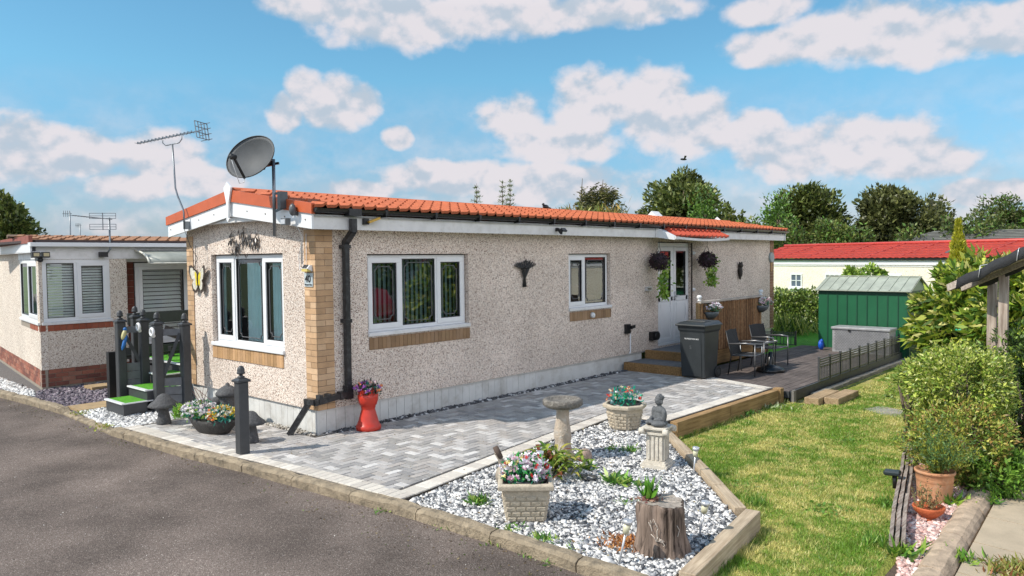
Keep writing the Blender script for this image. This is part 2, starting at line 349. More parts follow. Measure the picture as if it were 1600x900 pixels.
# ================================================================== SETTING
def struct(name, mb, mat): return tag(mb.build(name, mat), kind='structure')
def clip_poly(poly, clip):
    # Sutherland-Hodgman against a convex ccw polygon
    out = list(poly)
    for i in range(len(clip)):
        a = clip[i]; b = clip[(i+1) % len(clip)]; inp = out; out = []
        if not inp: break
        def side(p): return (b[0]-a[0])*(p[1]-a[1])-(b[1]-a[1])*(p[0]-a[0])
        for j in range(len(inp)):
            p = inp[j]; q = inp[(j+1) % len(inp)]; sp, sq = side(p), side(q)
            if sp >= 0: out.append(p)
            if sp*sq < 0:
                t = sp/(sp-sq); out.append((p[0]+(q[0]-p[0])*t, p[1]+(q[1]-p[1])*t))
    return out
def inside(poly, x, y):
    x = np.asarray(x); y = np.asarray(y); r = np.zeros(x.shape, bool); n = len(poly)
    for i in range(n):
        x0,y0 = poly[i]; x1,y1 = poly[(i+1) % n]
        if y0 == y1: continue
        c = ((y0 > y) != (y1 > y)) & (x < (x1-x0)*(y-y0)/(y1-y0)+x0); r ^= c
    return r
def scatter(poly, n):
    xs = [p[0] for p in poly]; ys = [p[1] for p in poly]; X = []; Y = []; k = 0
    while k < n:
        x = RNG.uniform(min(xs), max(xs), n*2); y = RNG.uniform(min(ys), max(ys), n*2); i = inside(poly, x, y)
        X.append(x[i]); Y.append(y[i]); k += i.sum()
    return np.concatenate(X)[:n], np.concatenate(Y)[:n]
def lawn_z(x, y=0):
    x = np.asarray(x, float); return -.13-.12*np.clip((x+.5)/3.5, 0, 1)

# far ground
g = MB(); g.box((-400,-400,-.9), (600,600,-.34)); struct('ground', g, M('field_grass', (.075,.11,.03), .95, .3, .5, bump=.4, bs=8, dark=(.12,.12,.05), dfac=.5))
# road: tarmac sheet with worn lighter aggregate
def road_mat():
    m = speckle('tarmac', [(.135,.107,.092),(.178,.144,.125),(.09,.073,.063),(.30,.26,.23)], [0,.40,.80,.955], 120, .7, .008, .92, .42)
    return m
g = MB(); g.add([(-8.2,-60,-.1),(-1.0,-60,-.1),(-1.0,-4,-.1),(-1.1,1,-.1),(-1.35,3,-.1),(-1.3,8,-.1),(-1.6,60,-.1),(-8.2,60,-.1)], [tuple(range(8))])
struct('road', g, road_mat())
KB = [(-1.95,40),(-1.72,12),(-1.66,7.66),(-1.52,6.04),(-1.44,4.7),(-1.47,3.6),(-1.52,2.5),(-1.42,.66),(-1.27,-.62),(-1.16,-2.1),(-1.07,-2.95),(-1.03,-4.0),(-1.03,-5.0),(-1.06,-5.9),(-1.15,-9),(-1.5,-30)]
def poly_at(y):
    for (x0,y0),(x1,y1) in zip(KB, KB[1:]):
        if y1 <= y <= y0: return x0+(x1-x0)*(y-y0)/(y1-y0)
    return KB[-1][0]
KERB = M('old_concrete_kerb', (.30,.24,.165), .92, .35, 7, bump=1.0, bs=38, dark=(.07,.06,.045), dfac=.8)
k = MB(); y = 14.0
while y > -8.5:
    L_ = .91; y1 = y-L_+.012; n = 8
    vs = []; w = .125
    for i in range(n+1):
        yy = y+(y1-y)*i/n; x = poly_at(yy)
        j = lambda s: random.uniform(-s, s)
        e = .012 if i in (0,n) else 0
        lowz = -.05 if 2.6 < yy < 4.7 else .012      # sunken, broken stretch beside the entrance steps
        for px_, pz in ((-w+e*.5,-.16),(-w+j(.006),-.03+lowz+j(.008)-e),(-w+.03+j(.008),lowz-.004+j(.006)-e),(-.02+j(.006),lowz+j(.005)-e),(e*-.2,lowz-.02-e),(0,-.16)):
            vs.append((x+px_, yy, pz))
    fs = [(i*6+a, i*6+a+1, (i+1)*6+a+1, (i+1)*6+a) for i in range(n) for a in range(5)]+[(0,1,2,3,4,5), tuple(n*6+i for i in (5,4,3,2,1,0))]
    k.add(vs, fs); y -= L_
struct('kerb', k, KERB)

# patio base and herringbone blocks
PATIO = [(-1.10,-2.93),(.16,-2.78),(1.57,-2.58),(3.5,-2.36),(3.55,-3.12),(7.08,-3.18),(7.62,-1.42),(7.95,-1.40),(7.95,-.03),(-.09,-.03),(-.09,2.55),(-1.50,2.5),(-1.40,.66),(-1.25,-.62),(-1.14,-2.1)]
g = MB(); g.prism(PATIO, -.2, -.012); struct('patio_base', g, M('jointing_sand', (.09,.08,.07), .95, .2, 30))
BLOCKM = M('concrete_block_paving', (.3,.3,.3), .85, .12, 22, bump=.35, bs=110, attr=True)
def paving():
    grey = [(.38,.36,.345),(.32,.305,.29),(.44,.42,.405),(.28,.27,.265),(.37,.34,.315),(.55,.53,.51)]
    inner = [[(-.93,-2.68),(.17,-2.54),(1.55,-2.35),(3.45,-2.14),(7.0,-2.1),(7.0,-.14),(-.09,-.14),(-.93,-.14)],
             [(3.45,-2.14),(3.68,-2.95),(6.9,-3.0),(7.0,-2.1)], [(-1.24,-.14),(-.93,-1.0),(-.93,-.14)], [(-.93,-1.0),(-.93,-2.68),(-1.0,-2.1)]]
    # convex pieces
    conv = [[(-.93,-2.68),(.17,-2.54),(.17,-.14),(-.93,-.14)], [(.17,-2.54),(1.55,-2.35),(1.55,-.14),(.17,-.14)], [(1.55,-2.35),(3.45,-2.14),(3.45,-.14),(1.55,-.14)],
            [(3.45,-2.14),(3.70,-2.14),(3.70,-.14),(3.45,-.14)], [(3.70,-2.94),(6.90,-2.98),(7.42,-1.45),(7.42,-.14),(3.70,-.14)],
            [(-1.18,-.14),(-1.11,-.62),(-.93,-2.4),(-.93,-.14)], [(-1.26,-.14),(-.15,-.14),(-.15,2.4),(-1.40,2.4),(-1.26,.6)]]
    V = []; Fc = []; C_ = []; a = .1; gp = .0055
    for ix in range(-20, 76):
        for iy in range(-34, 30):
            t = (ix-iy) % 4
            # 90 degree herringbone: horizontal block starts where t==0, vertical where t==2 (shifted)
            if t == 0: x0,y0,x1,y1 = ix*a, iy*a, (ix+2)*a, (iy+1)*a
            elif t == 3: x0,y0,x1,y1 = ix*a, iy*a, (ix+1)*a, (iy+2)*a
            else: continue
            base = random.choices(grey, [5,4,4,2,3,2.2])[0]; sc = random.uniform(.88,1.12); cc = [min(.8,c*sc) for c in base]
            zz = random.uniform(-.0015,.0015)
            for cv in conv:
                gp = random.uniform(.004,.0065); p = clip_poly([(x0+gp,y0+gp),(x1-gp,y0+gp),(x1-gp,y1-gp),(x0+gp,y1-gp)], cv)
                if len(p) < 3: continue
                cx = sum(q[0] for q in p)/len(p); cy = sum(q[1] for q in p)/len(p); n = len(p); b = len(V)
                V += [(q[0], q[1], -.013) for q in p]+[(q[0], q[1], -.003+zz) for q in p]+[(q[0]+(cx-q[0])*.05, q[1]+(cy-q[1])*.05, zz) for q in p]
                for i in range(n):
                    j = (i+1) % n
                    Fc.append((b+i,b+j,b+n+j,b+n+i)); C_.append(cc); Fc.append((b+n+i,b+n+j,b+2*n+j,b+2*n+i)); C_.append(cc)
                Fc.append(tuple(b+2*n+i for i in range(n))); C_.append(cc)
    mb = MB(); mb.v = V; mb.f = Fc; mb.sm = [False]*len(Fc); mb.c = C_
    # border courses
    cream = [(.62,.57,.50),(.56,.51,.45),(.68,.63,.56)]
    def course(p, q, w, l, side=1, zoff=.0):
        p = Vector((*p,0)); q = Vector((*q,0)); d = (q-p); Ln = d.length; d.normalize(); nn = Vector((-d.y,d.x,0))*side
        n = max(1, round(Ln/l)); l = Ln/n
        for i in range(n):
            mb.col = shd(random.choice(cream),.9,1.08)
            a0 = p+d*(i*l+.003); a1 = p+d*((i+1)*l-.003); b0 = a0+nn*w; b1 = a1+nn*w
            e = .004; vs = [a0,a1,b1,b0]; top = [a0+d*e+nn*e, a1-d*e+nn*e, b1-d*e-nn*e, b0+d*e-nn*e]
            z = zoff+random.uniform(-.001,.001)
            mb.add([(v.x,v.y,-.013) for v in vs]+[(v.x,v.y,z-.004) for v in vs]+[(v.x,v.y,z) for v in top],
                   [(0,1,5,4),(1,2,6,5),(2,3,7,6),(3,0,4,7),(4,5,9,8),(5,6,10,9),(6,7,11,10),(7,4,8,11),(8,9,10,11)] if side > 0 else
                   [(1,0,4,5),(2,1,5,6),(3,2,6,7),(0,3,7,4),(5,4,8,9),(6,5,9,10),(7,6,10,11),(4,7,11,8),(11,10,9,8)])
    ks = [(-1.07,-2.93),(-1.13,-2.1),(-1.24,-.62),(-1.39,.66),(-1.50,2.48)]
    for p, q in zip(ks, ks[1:]): course((p[0]+.012,p[1]), (q[0]+.012,q[1]), .20, .1, -1)
    gs = [(-.86,-2.92),(.16,-2.78),(1.57,-2.58),(3.5,-2.36)]
    for p, q in zip(gs, gs[1:]): course(p, q, .2, .2, 1)
    course((3.70,-3.12), (6.9,-3.17), .2, .2, 1); course((7.10,-3.17), (7.62,-1.45), .2, .1, 1); course((3.5,-2.36),(3.52,-3.12),.2,.2,1)
    course((.1,-.34), (7.1,-.34), .2, .2, 1)if False else None
    return mb
struct('block_paving', paving(), BLOCKM)
# strip along the skirt filled with pebbles, as is the gravel bed
def stones(name, poly, n, size, palette, w, z=0.0, zf=None, group=None, label=None, flat=.6):
    x, y = scatter(poly, n); zz = (np.full(n, z) if zf is None else zf(x, y))
    base = np.array([(sx,sy,sz) for sz in (-1,1) for sx,sy in ((-1,-1),(1,-1),(1,1),(-1,1))], float)*.55
    s = size*RNG.lognormal(0,.28,n); V = base[None]*(1+RNG.uniform(-.38,.38,(n,8,3)))*s[:,None,None]
    V *= np.stack([RNG.uniform(.75,1.3,n), RNG.uniform(.6,1,n), RNG.uniform(flat*.8,flat*1.2,n)],1)[:,None,:]
    a = RNG.uniform(0,6.28,n); t = RNG.normal(0,.5,n); ca,sa,ct,st = np.cos(a),np.sin(a),np.cos(t),np.sin(t)
    X = V[...,0]*ct[:,None]-V[...,2]*st[:,None]; Z = V[...,0]*st[:,None]+V[...,2]*ct[:,None]; Y = V[...,1]
    X2 = X*ca[:,None]-Y*sa[:,None]; Y2 = X*sa[:,None]+Y*ca[:,None]
    V = np.stack([X2+x[:,None], Y2+y[:,None], Z+(zz+RNG.uniform(-.3,.45,n)*size)[:,None]], 2).reshape(-1,3)
    f = np.array([(0,3,2,1),(4,5,6,7),(0,1,5,4),(1,2,6,5),(2,3,7,6),(3,0,4,7)])
    Fc = (np.arange(n)[:,None,None]*8+f[None]).reshape(-1,4)
    c = pick(palette, n, w)*RNG.uniform(.8,1.15,(n,1)); c = np.repeat(np.clip(c,.01,.92), 6, 0)
    o = np_mesh(name, V, Fc, STONE, None, c); return tag(o, label, None, group, 'stuff')
BED = [(-1.00,-2.97),(.16,-2.80),(1.57,-2.60),(3.48,-2.40),(3.5,-3.12),(3.05,-3.30),(.58,-5.58),(-.88,-5.78),(-1.02,-5.75),(-1.0,-4.0)]
g = MB(); g.prism(BED, -.25, -.045); struct('gravel_bed', g, M('gravel_soil', (.16,.16,.165), .95, .4, 40, bump=.8, bs=60))
stones('white_and_grey_gravel', BED, 40000, .0215, [(.82,.80,.77),(.56,.55,.54),(.30,.305,.315),(.09,.095,.105)], [3.2,2.4,2.4,2.8], -.035, label='loose white and grey gravel')
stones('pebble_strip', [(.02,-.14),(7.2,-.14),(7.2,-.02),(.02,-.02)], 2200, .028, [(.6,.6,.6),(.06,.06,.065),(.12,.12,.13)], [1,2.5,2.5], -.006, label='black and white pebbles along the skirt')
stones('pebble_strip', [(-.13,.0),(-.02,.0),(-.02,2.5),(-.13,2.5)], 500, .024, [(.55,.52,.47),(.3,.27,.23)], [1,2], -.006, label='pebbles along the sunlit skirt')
# ground left of the patio: white gravel, slate, sandstone
LB = [(-1.45,2.55),(2.5,2.55),(2.5,8.5),(-1.66,8.5),(-1.5,6.0),(-1.42,4.7)]
g = MB(); g.prism([(-1.5,2.52),(5,2.52),(5,14),(-1.9,14),(-1.66,7.6),(-1.52,6.0),(-1.44,4.7)], -.3, -.06); struct('side_bed', g, M('side_soil', (.14,.13,.125), .95, .4, 40, bump=.8, bs=60))
WG = [(.78,.77,.75),(.56,.56,.56),(.36,.365,.37),(.17,.175,.18)]
stones('white_gravel', [(-1.46,2.56),(0,2.6),(.6,4.4),(-1.42,4.4),(-1.5,3.4)], 9000, .027, WG, [4,3,2,1], -.05, label='white chippings in front of the entrance steps')
stones('white_gravel', [(-1.5,6.2),(-1.22,7.3),(-1.0,14),(-1.78,14),(-1.66,7.6)], 9000, .028, WG, [4,3,2,1], -.05, label='white chippings beside the neighbouring wall')
stones('purple_slate', [(-1.46,5.0),(1.2,5.0),(1.2,7.2),(-1.15,7.2),(-1.52,6.2)], 8000, .034, [(.16,.13,.16),(.22,.18,.21),(.10,.09,.11),(.32,.28,.30)], [3,3,2,1], -.05, flat=.35, label='purple slate chippings')
SAND = M('sandstone_slab', (.40,.28,.15), .88, .22, 5, bump=.4, bs=40, dark=(.2,.15,.1), dfac=.5)
g = MB()
for x0, x1 in ((-1.40,-.62),(-.60,.35),(.37,1.3)): g.box((x0,4.42,-.08), (x1,4.98,-.02))
struct('slab_path', g, SAND)
g = MB(); g.box((-.55,6.35,-.1), (1.4,6.75,.02)); tag(g.build('stone_slab', SAND), 'loose sandstone slab lying on purple slate below the brick plinth', 'slab')

# ------------------------------------------------------------------ lawn
def lawn():
    mat = bpy.data.materials.new('lawn_grass'); mat.use_nodes = True; nt = mat.node_tree; N = nt.nodes.new; L = nt.links.new
    b = nt.nodes['Principled BSDF']; b.inputs['Roughness'].default_value = .95; b.inputs['Specular IOR Level'].default_value = .1
    tc = N('ShaderNodeTexCoord'); n1 = N('ShaderNodeTexNoise'); n1.inputs['Scale'].default_value = 1.3; n1.inputs['Detail'].default_value = 8; n1.inputs['Roughness'].default_value = .72; L(tc.outputs['Object'], n1.inputs['Vector'])
    cr = N('ShaderNodeValToRGB'); e = cr.color_ramp.elements; e[0].position = .38; e[0].color = (.13,.21,.03,1); e[1].position = .66; e[1].color = (.56,.46,.20,1)
    q = e.new(.53); q.color = (.34,.36,.08,1); L(n1.outputs['Fac'], cr.inputs[0])
    n2 = N('ShaderNodeTexNoise'); n2.inputs['Scale'].default_value = 45; n2.inputs['Detail'].default_value = 4; L(tc.outputs['Object'], n2.inputs['Vector'])
    mr = N('ShaderNodeMapRange'); L(n2.outputs['Fac'], mr.inputs[0]); mr.inputs[1].default_value = .3; mr.inputs[2].default_value = .7; mr.inputs[3].default_value = .6; mr.inputs[4].default_value = 1.25
    s = N('ShaderNodeVectorMath'); s.operation = 'SCALE'; L(cr.outputs[0], s.inputs[0]); L(mr.outputs[0], s.inputs['Scale']); L(s.outputs[0], b.inputs['Base Color'])
    bp = N('ShaderNodeBump'); bp.inputs['Strength'].default_value = 1; bp.inputs['Distance'].default_value = .03; L(n2.outputs['Fac'], bp.inputs['Height']); L(bp.outputs[0], b.inputs['Normal'])
    xs = list(np.linspace(-.98,4,12))+[6,8,12,18,26,34]; ys = [-12,-9,-6.86,-6.80,-6.5,-6,-5,-4,-3,-2,0,4,9,16]
    V = [(x,y,float(lawn_z(x))-(.14 if y < -6.82 else 0)) for x in xs for y in ys]; n = len(ys)
    m = MB(); m.add(V, [(i*n+j,(i+1)*n+j,(i+1)*n+j+1,i*n+j+1) for i in range(len(xs)-1) for j in range(n-1)], True)
    tag(m.build('lawn', mat), kind='structure')
lawn()
def vnoise(x, y, s, seed=0):
    r = np.random.default_rng(seed); g_ = r.uniform(0,1,(64,64)); X = (x*s) % 63; Y = (y*s) % 63
    i = np.floor(X).astype(int); j = np.floor(Y).astype(int); fx = X-i; fy = Y-j; fx = fx*fx*(3-2*fx); fy = fy*fy*(3-2*fy)
    i2 = (i+1) % 64; j2 = (j+1) % 64
    return (g_[i,j]*(1-fx)+g_[i2,j]*fx)*(1-fy)+(g_[i,j2]*(1-fx)+g_[i2,j2]*fx)*fy
GRASSP = [(-.6,-5.95),(.70,-5.72),(3.2,-3.4),(7.1,-3.3),(7.4,-4.0),(15,-3.75),(18,-4.6),(8,-6.1),(5.6,-5.8),(4.4,-5.95),(2.3,-6.4),(1.05,-6.72),(.6,-6.78),(-.9,-6.78)]
def grass(name, poly, n, h, pal_dry=True, z=None):
    x, y = scatter(poly, n)
    d = np.hypot(x-CAMX, y-CAMY); keep = RNG.uniform(0,1,n) < np.clip((7.5/d)**1.3, .12, 1); x, y, d = x[keep], y[keep], d[keep]; n = len(x)
    v = .38*vnoise(x,y,2.3,1)+.34*vnoise(x,y,6.3,2)+.28*vnoise(x,y,15,3)+RNG.normal(0,.10,n)
    t = np.clip((v-.41)/.24, 0, 1)[:,None]
    if pal_dry: c = (1-t)*np.array([.17,.31,.035])+t*np.array([.64,.57,.21])
    else: c = np.tile(np.array([.05,.30,.02]), (n,1))
    c = np.clip(c*RNG.uniform(.65,1.35,(n,1)), .01, .8)
    P = np.stack([x,y,lawn_z(x) if z is None else np.full(n,z)],1)
    dr = RNG.normal(0,.55,(n,3)); dr[:,2] = 1
    # tufts: some clumps taller
    hh = h*(.6+.9*vnoise(x,y,6,5))*np.where(RNG.uniform(0,1,n)>.985,1.8,1)
    nn = n; dn = dr/np.linalg.norm(dr,axis=1,keepdims=True); s = np.cross(dn, RNG.normal(size=(n,3))); s /= np.linalg.norm(s,axis=1,keepdims=True)
    w = (.0035*np.maximum(1,d/8))[:,None]
    V = np.stack([P-s*w, P+s*w, P+dn*hh[:,None]],1).reshape(-1,3)
    return tag(np_mesh(name, V, np.arange(3*n).reshape(n,3), LEAF, None, c), 'short patchy grass of the lawn' if pal_dry else 'bright green lawn behind the home', None, None, 'stuff')
grass('lawn_blades', GRASSP, 230000, .033)
# weedy fringe at the foot of the timber edging
grass('grass_fringe', [(3.6,-3.32),(7.1,-3.32),(7.1,-3.20),(3.6,-3.20)], 5000, .07)
grass('grass_fringe', [(3.3,-3.45),(.75,-5.7),(-.9,-5.95),(-.9,-6.1),(.85,-5.85),(3.4,-3.6)], 4500, .06)
# artificial / bright green turf beyond the deck
g = MB(); g.add([(11.9,-1.28,-.085),(16.2,-1.28,-.085),(24,-1.0,-.085),(24,6,-.085),(11.9,6,-.085)], [(0,1,2,3,4)])
struct('turf', g, M('bright_turf', (.10,.36,.02), .9, .15, 3, bump=.6, bs=200))

# ================================================================== GARDEN TIMBERS
SLEEPX = wood('oak_sleeper', (.24,.145,.065), (.42,.27,.13), 'X')
SLEEPT = wood('weathered_sleeper', (.33,.25,.17), (.52,.42,.30), 'X')
SLEEPD = wood('stained_sleeper', (.12,.065,.025), (.28,.16,.07), 'X')
DECKM = wood('weathered_deck_board', (.075,.06,.055), (.19,.155,.14), 'X', ring=20)
def sleeper(name, p, q, w, z0, z1, mat, label, parent=None, group=None, cat='sleeper', bev=.008):
    p = Vector((*p,0)); q = Vector((*q,0)); L_ = (q-p).length; a = math.atan2(q.y-p.y, q.x-p.x)
    o = MB().box((0,-w/2,0), (L_,w/2,z1-z0)).build(name, mat, parent, local=True)
    o.location = (p.x,p.y,z0); o.rotation_euler = (0,0,a)
    bm_ = o.modifiers.new('bevel','BEVEL'); bm_.width = bev; bm_.segments = 2
    if parent is not None: o.location = Vector((p.x,p.y,z0))-world_off(parent)
    else: tag(o, label, cat, group)
    return o
GR = 'timber sleepers edging the patio and gravel'
sleeper('timber_sleeper', (3.62,-3.22), (5.2,-3.245), .12, -.27, -.008, SLEEPX, 'long brown sleeper on edge along the patio side, right behind the small statue', group=GR)
sleeper('timber_sleeper', (5.21,-3.245), (6.98,-3.27), .12, -.27, -.010, SLEEPX, 'long brown sleeper on edge along the patio side, next to the decking corner', group=GR)
sleeper('timber_post', (6.99,-3.29), (7.13,-3.29), .14, -.28, .012, SLEEPX, 'short square sleeper block standing at the patio corner by the decking', cat='post')
run = [(3.10,-3.36),(2.62,-3.80),(2.16,-4.24),(1.70,-4.66),(1.22,-5.09),(.70,-5.56)]
names = ['hidden behind the classical pillar','just right of the classical pillar','beside the solar stake near the pillar','one short of the gravel corner','meeting the gravel corner']
for i, (p, q) in enumerate(zip(run, run[1:])):
    p = Vector(p); q = Vector(q); d = (q-p).normalized()*.004
    sleeper('timber_sleeper', p+d, q-d, .11, -.26, .03+.004*(i % 2), SLEEPT, 'short weathered sleeper edging the gravel, '+names[i], group=GR)
sleeper('timber_sleeper', (.70,-5.68), (-.90,-5.90), .13, -.24, .034, SLEEPT, 'weathered sleeper at the front of the gravel bed, running to the kerb', group=GR)

# ================================================================== PLATFORM, STEPS
def deck():
    t = thing('decking', 'dark weathered timber decking with a low plinth beside the lawn', 'decking', (7.2,-3.45,-.25))
    b = MB(); y = -3.43; i = 0
    while y < -1.12:
        x1 = 14.0; off = random.uniform(-.002,.002); cut = 7.45+ (i*1.7) % 4.5+2
        for xa, xb in ((7.19 if y < -1.3 else 8.0, cut), (cut+.004, x1)):
            b.box((xa,y,-.075+off), (xb,y+.134,-.045+off))
        y += .14; i += 1
    o = b.build('deck_boards', DECKM, t); md = o.modifiers.new('bevel','BEVEL'); md.width = .003
    f = MB(); f.box((7.19,-3.475,-.23), (13.95,-3.44,-.052)); f.box((7.155,-3.44,-.16), (7.188,-1.5,-.055)); f.build('fascia_board', CHAR, t)
    p = MB(); p.box((7.17,-3.52,-.30), (7.27,-3.478,-.03)); p.build('corner_post', wood('grey_post', (.13,.12,.11), (.27,.25,.23), 'Z'), t)
    q = MB(); x = 8.0
    while x < 13.9:
        q.box((x,-3.62,-.30), (x+.42,-3.50,-.19+random.uniform(-.01,.01))); x += .44
    q.build('concrete_edging', M('grey_concrete', (.28,.25,.21), .9, .25, 8, bump=.5, bs=50), t)
deck()
def platform():
    t = thing('entrance_platform', 'brown timber edged platform and two paved steps in front of the white door', 'steps', (8,-.6,0))
    TP = M('slate_grey_block', (.15,.155,.165), .85, .2, 14, bump=.3, bs=90, dark=(.35,.33,.31), dfac=.5)
    W1 = wood('stained_step_timber', (.15,.085,.035), (.36,.21,.09), 'X')
    for nm, x0, x1, y0, y1, z0, z1 in (('lower_step',7.22,8.02,-1.42,-.02,-.01,.165),('upper_platform',8.03,11.9,-1.06,-.02,-.01,.335)):
        b = MB(); b.box((x0,y0,z0), (x1,y0+.1,z1)); b.box((x0,y0+.103,z0), (x0+.1,y1,z1))
        if nm == 'upper_platform': b.box((11.8,y0+.103,z0), (x1,y1,z1))
        o = b.build(nm, W1, t); md = o.modifiers.new('bevel','BEVEL'); md.width = .008
        c = MB(); x = x0+.105
        while x < x1-.05:
            y = y0+.105
            while y < y1-.05:
                c.box((x,y,z0), (min(x+.196,x1-.003),min(y+.096,y1),z1-.006+random.uniform(-.001,.001))); y += .1
            x += .2
        c.build('paving_blocks', TP, t)
platform()
# ================================================================== HOUSE
X_, Y_, Z_ = Vector((1,0,0)), Vector((0,1,0)), Vector((0,0,1))
LW, LL, ZS, ZF = 3.62, 14.7, .31, 2.70
FL = (Vector((0,0,0)), X_.copy(), -Y_)            # long wall frame (faces the lawn)
FS = (Vector((0,LW,0)), -Y_, -X_)                  # short wall frame (faces the road); u runs towards the camera corner
def wall(mb, Fr, U, z0, z1, holes, th=.12):
    us = sorted({0, U}|{h[0] for h in holes}|{h[1] for h in holes}); zs = sorted({z0, z1}|{h[2] for h in holes}|{h[3] for h in holes})
    for a, b in zip(us, us[1:]):
        run0 = None
        for c, d in zip(zs, zs[1:]):
            hole = any(h[0] <= (a+b)/2 <= h[1] and h[2] <= (c+d)/2 <= h[3] for h in holes)
            if not hole: mb.fbox(Fr, a, b, c, d, -th, 0)
def bricks(mb, Fr, u0, u1, z0, z1, bl, bh, d=.012, pal=((.50,.30,.15),(.44,.25,.12),(.55,.34,.18),(.40,.23,.115)), soldier=False, g=.005, start=0):
    z = z0; r = start
    while z < z1-.01:
        zz = min(z+bh, z1); u = u0-(bl/2 if (r % 2 and not soldier) else 0)
        while u < u1-.004:
            a = max(u, u0); b = min(u+bl, u1)
            if b-a > .015:
                mb.col = shd(random.choice(pal),.85,1.15)
                mb.fbox(Fr, a+g, b-g, z+g, zz-g, -.004, d+random.uniform(-.001,.001))
            u += bl
        z += bh; r += 1
home = thing('park_home', 'beige pebbledash single storey park home with orange tiled roof and buff brick corners', 'house', (0,0,0))
wl_ = MB()
HL = [(.84,2.83,1.26,2.375), (5.44,6.80,1.34,2.37), (8.60,10.05,.345,2.62)]
wall(wl_, FL, LL, ZS, 2.86, HL)
HS = [(LW-2.82,LW-.78,1.04,2.40)]
wall(wl_, FS, LW-.122, ZS, 2.86, HS)
# gable triangle on the short wall, back walls
wl_.slab([(0,LW,2.86),(0,1.8,3.2),(0,.12,2.86)][::-1], (.12,0,0))
wl_.box((LL-.12,.001,ZS),(LL,LW,2.86)); wl_.slab([(LL,.0,2.86),(LL,1.8,3.2),(LL,LW,2.86)], (-.12,0,0)); wl_.box((.121,LW-.12,ZS),(LL-.121,LW,2.86))
wl_.build('wall', PEB, home)
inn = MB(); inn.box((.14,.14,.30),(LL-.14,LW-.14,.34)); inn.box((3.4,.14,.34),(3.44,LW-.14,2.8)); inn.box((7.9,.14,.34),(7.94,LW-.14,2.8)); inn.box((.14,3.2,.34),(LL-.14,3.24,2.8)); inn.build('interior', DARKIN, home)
# brick corners and soldier courses
qbs = {}; qm = MB()
qm.fbox(FL, .0, .265, ZS, ZF, -.05, .005); qm.fbox(FS, LW-.245, LW-.002, ZS, ZF, -.05, .005); qm.fbox(FS, 0, .22, ZS, ZF, -.05, .005)
z = ZS; r = 0
while z < ZF-.02:
    bh = .0797
    for Fr, o, w in ((FL, 0, .265), (FS, LW-.245, .245), (FS, 0, .22)):
        nb = (1 if r % 2 else 2)
        if Fr is FS and o > 1: nb = 3-nb
        for j in range(nb):
            qb = qbs.setdefault('near' if not (Fr is FS and o == 0) else 'far', MB()); qb.col = shd(random.choice(((.52,.335,.19),(.46,.29,.16),(.58,.39,.235))),.86,1.14)
            a = o+w*j/nb; b = o+w*(j+1)/nb
            if z < ZS+.1 and False: pass
            ee = .012
            qb.fbox(Fr, a+(.003 if a > 0 or Fr is FS else -ee*.0), b-(.003 if not (Fr is FS and j == nb-1 and o > 1) else -ee), z+.003, z+bh-.003, -.004, ee)
    z += bh; r += 1
for q_ in qbs.values(): q_.build('brick_corner', BUFF, home)
qm.build('brick_mortar', MORTD, home)
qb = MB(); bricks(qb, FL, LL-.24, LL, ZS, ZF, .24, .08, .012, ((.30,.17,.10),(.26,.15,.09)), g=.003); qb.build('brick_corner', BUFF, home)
for Fr, a, b, z0, z1 in ((FL,.85,2.84,1.03,1.20),(FL,5.46,6.80,1.11,1.28),(FS,LW-2.82,LW-.80,.80,.99)):
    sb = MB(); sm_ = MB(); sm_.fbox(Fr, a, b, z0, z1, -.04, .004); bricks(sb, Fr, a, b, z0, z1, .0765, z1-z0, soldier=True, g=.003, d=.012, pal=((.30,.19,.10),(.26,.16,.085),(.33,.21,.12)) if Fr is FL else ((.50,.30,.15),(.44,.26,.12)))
    so_ = sb.build('sill_bricks', BUFF, home); sm_.build('mortar', MORTD, so_)
# white skirting boards below the wall
sk = MB(); x = 0.0
SKM = M('white_skirt_board', (.62,.62,.60), .55, .12, 3, dark=(.33,.30,.25), dfac=.5, bump=.1, bs=30)
while x < 4.6: sk.box((x+.003,.035,-.05),(x+.147,.055,.30)); x += .15
sk.box((0,.055,-.05),(4.6,.07,.30)); sk.box((4.6,.045,-.05),(8.0,.08,.30)); sk.box((11.95,.045,-.05),(LL-.05,.08,.30))
sk.box((-.004,.02,.285),(LL,.034,.309))
y = .05
while y < LW-.1: sk.box((.035,y+.003,-.05),(.055,y+.147,.30)); y += .15
sk.box((.055,.055,-.05),(.07,LW,.30)); sk.box((.030,.030,-.05),(.056,.054,.30))
sk.build('skirting', SKM, home)
# roof: pressed tile sheets, ridge, barge boards
def tile_sheet(x0, x1, ya, za, yb, zb, courses, mat, name, parent, per=.2):
    # ya/za at the ridge, yb/zb at the eave
    nx = int(round((x1-x0)/per))*6; V = []; sl = math.hypot(yb-ya, zb-za); ny = Vector((0,-(zb-za),(yb-ya)))
    ny = ny.normalized() if ny.normalized().z > 0 else -ny.normalized()
    prof = [0, .004, .006, .006, .012, .042]
    rows = []
    for c in range(courses):
        for f, h in ((0,.0),(.94,.020),(.995,.028)): rows.append(((c+f)/courses, h))
    rows.append((1, -.01))
    for f, h in rows:
        for i in range(nx+1):
            x = x0+(x1-x0)*i/nx; p = Vector((x, ya+(yb-ya)*f, za+(zb-za)*f))+ny*(h+prof[i % 6]); V.append(p)
    k = nx+1; fl = (yb-ya) < 0
    fs = [((r*k+i),(r+1)*k+i,(r+1)*k+i+1,r*k+i+1) if fl else (r*k+i+1,(r+1)*k+i+1,(r+1)*k+i,r*k+i) for r in range(len(rows)-1) for i in range(nx)]
    m = MB(); m.add(V, fs); return m.build(name, mat, parent)
ZR, ZE = 3.315, 2.975
tile_sheet(-.20, LL+.25, 1.8, ZR, -.30, ZE, 5, TILE, 'roof', home)
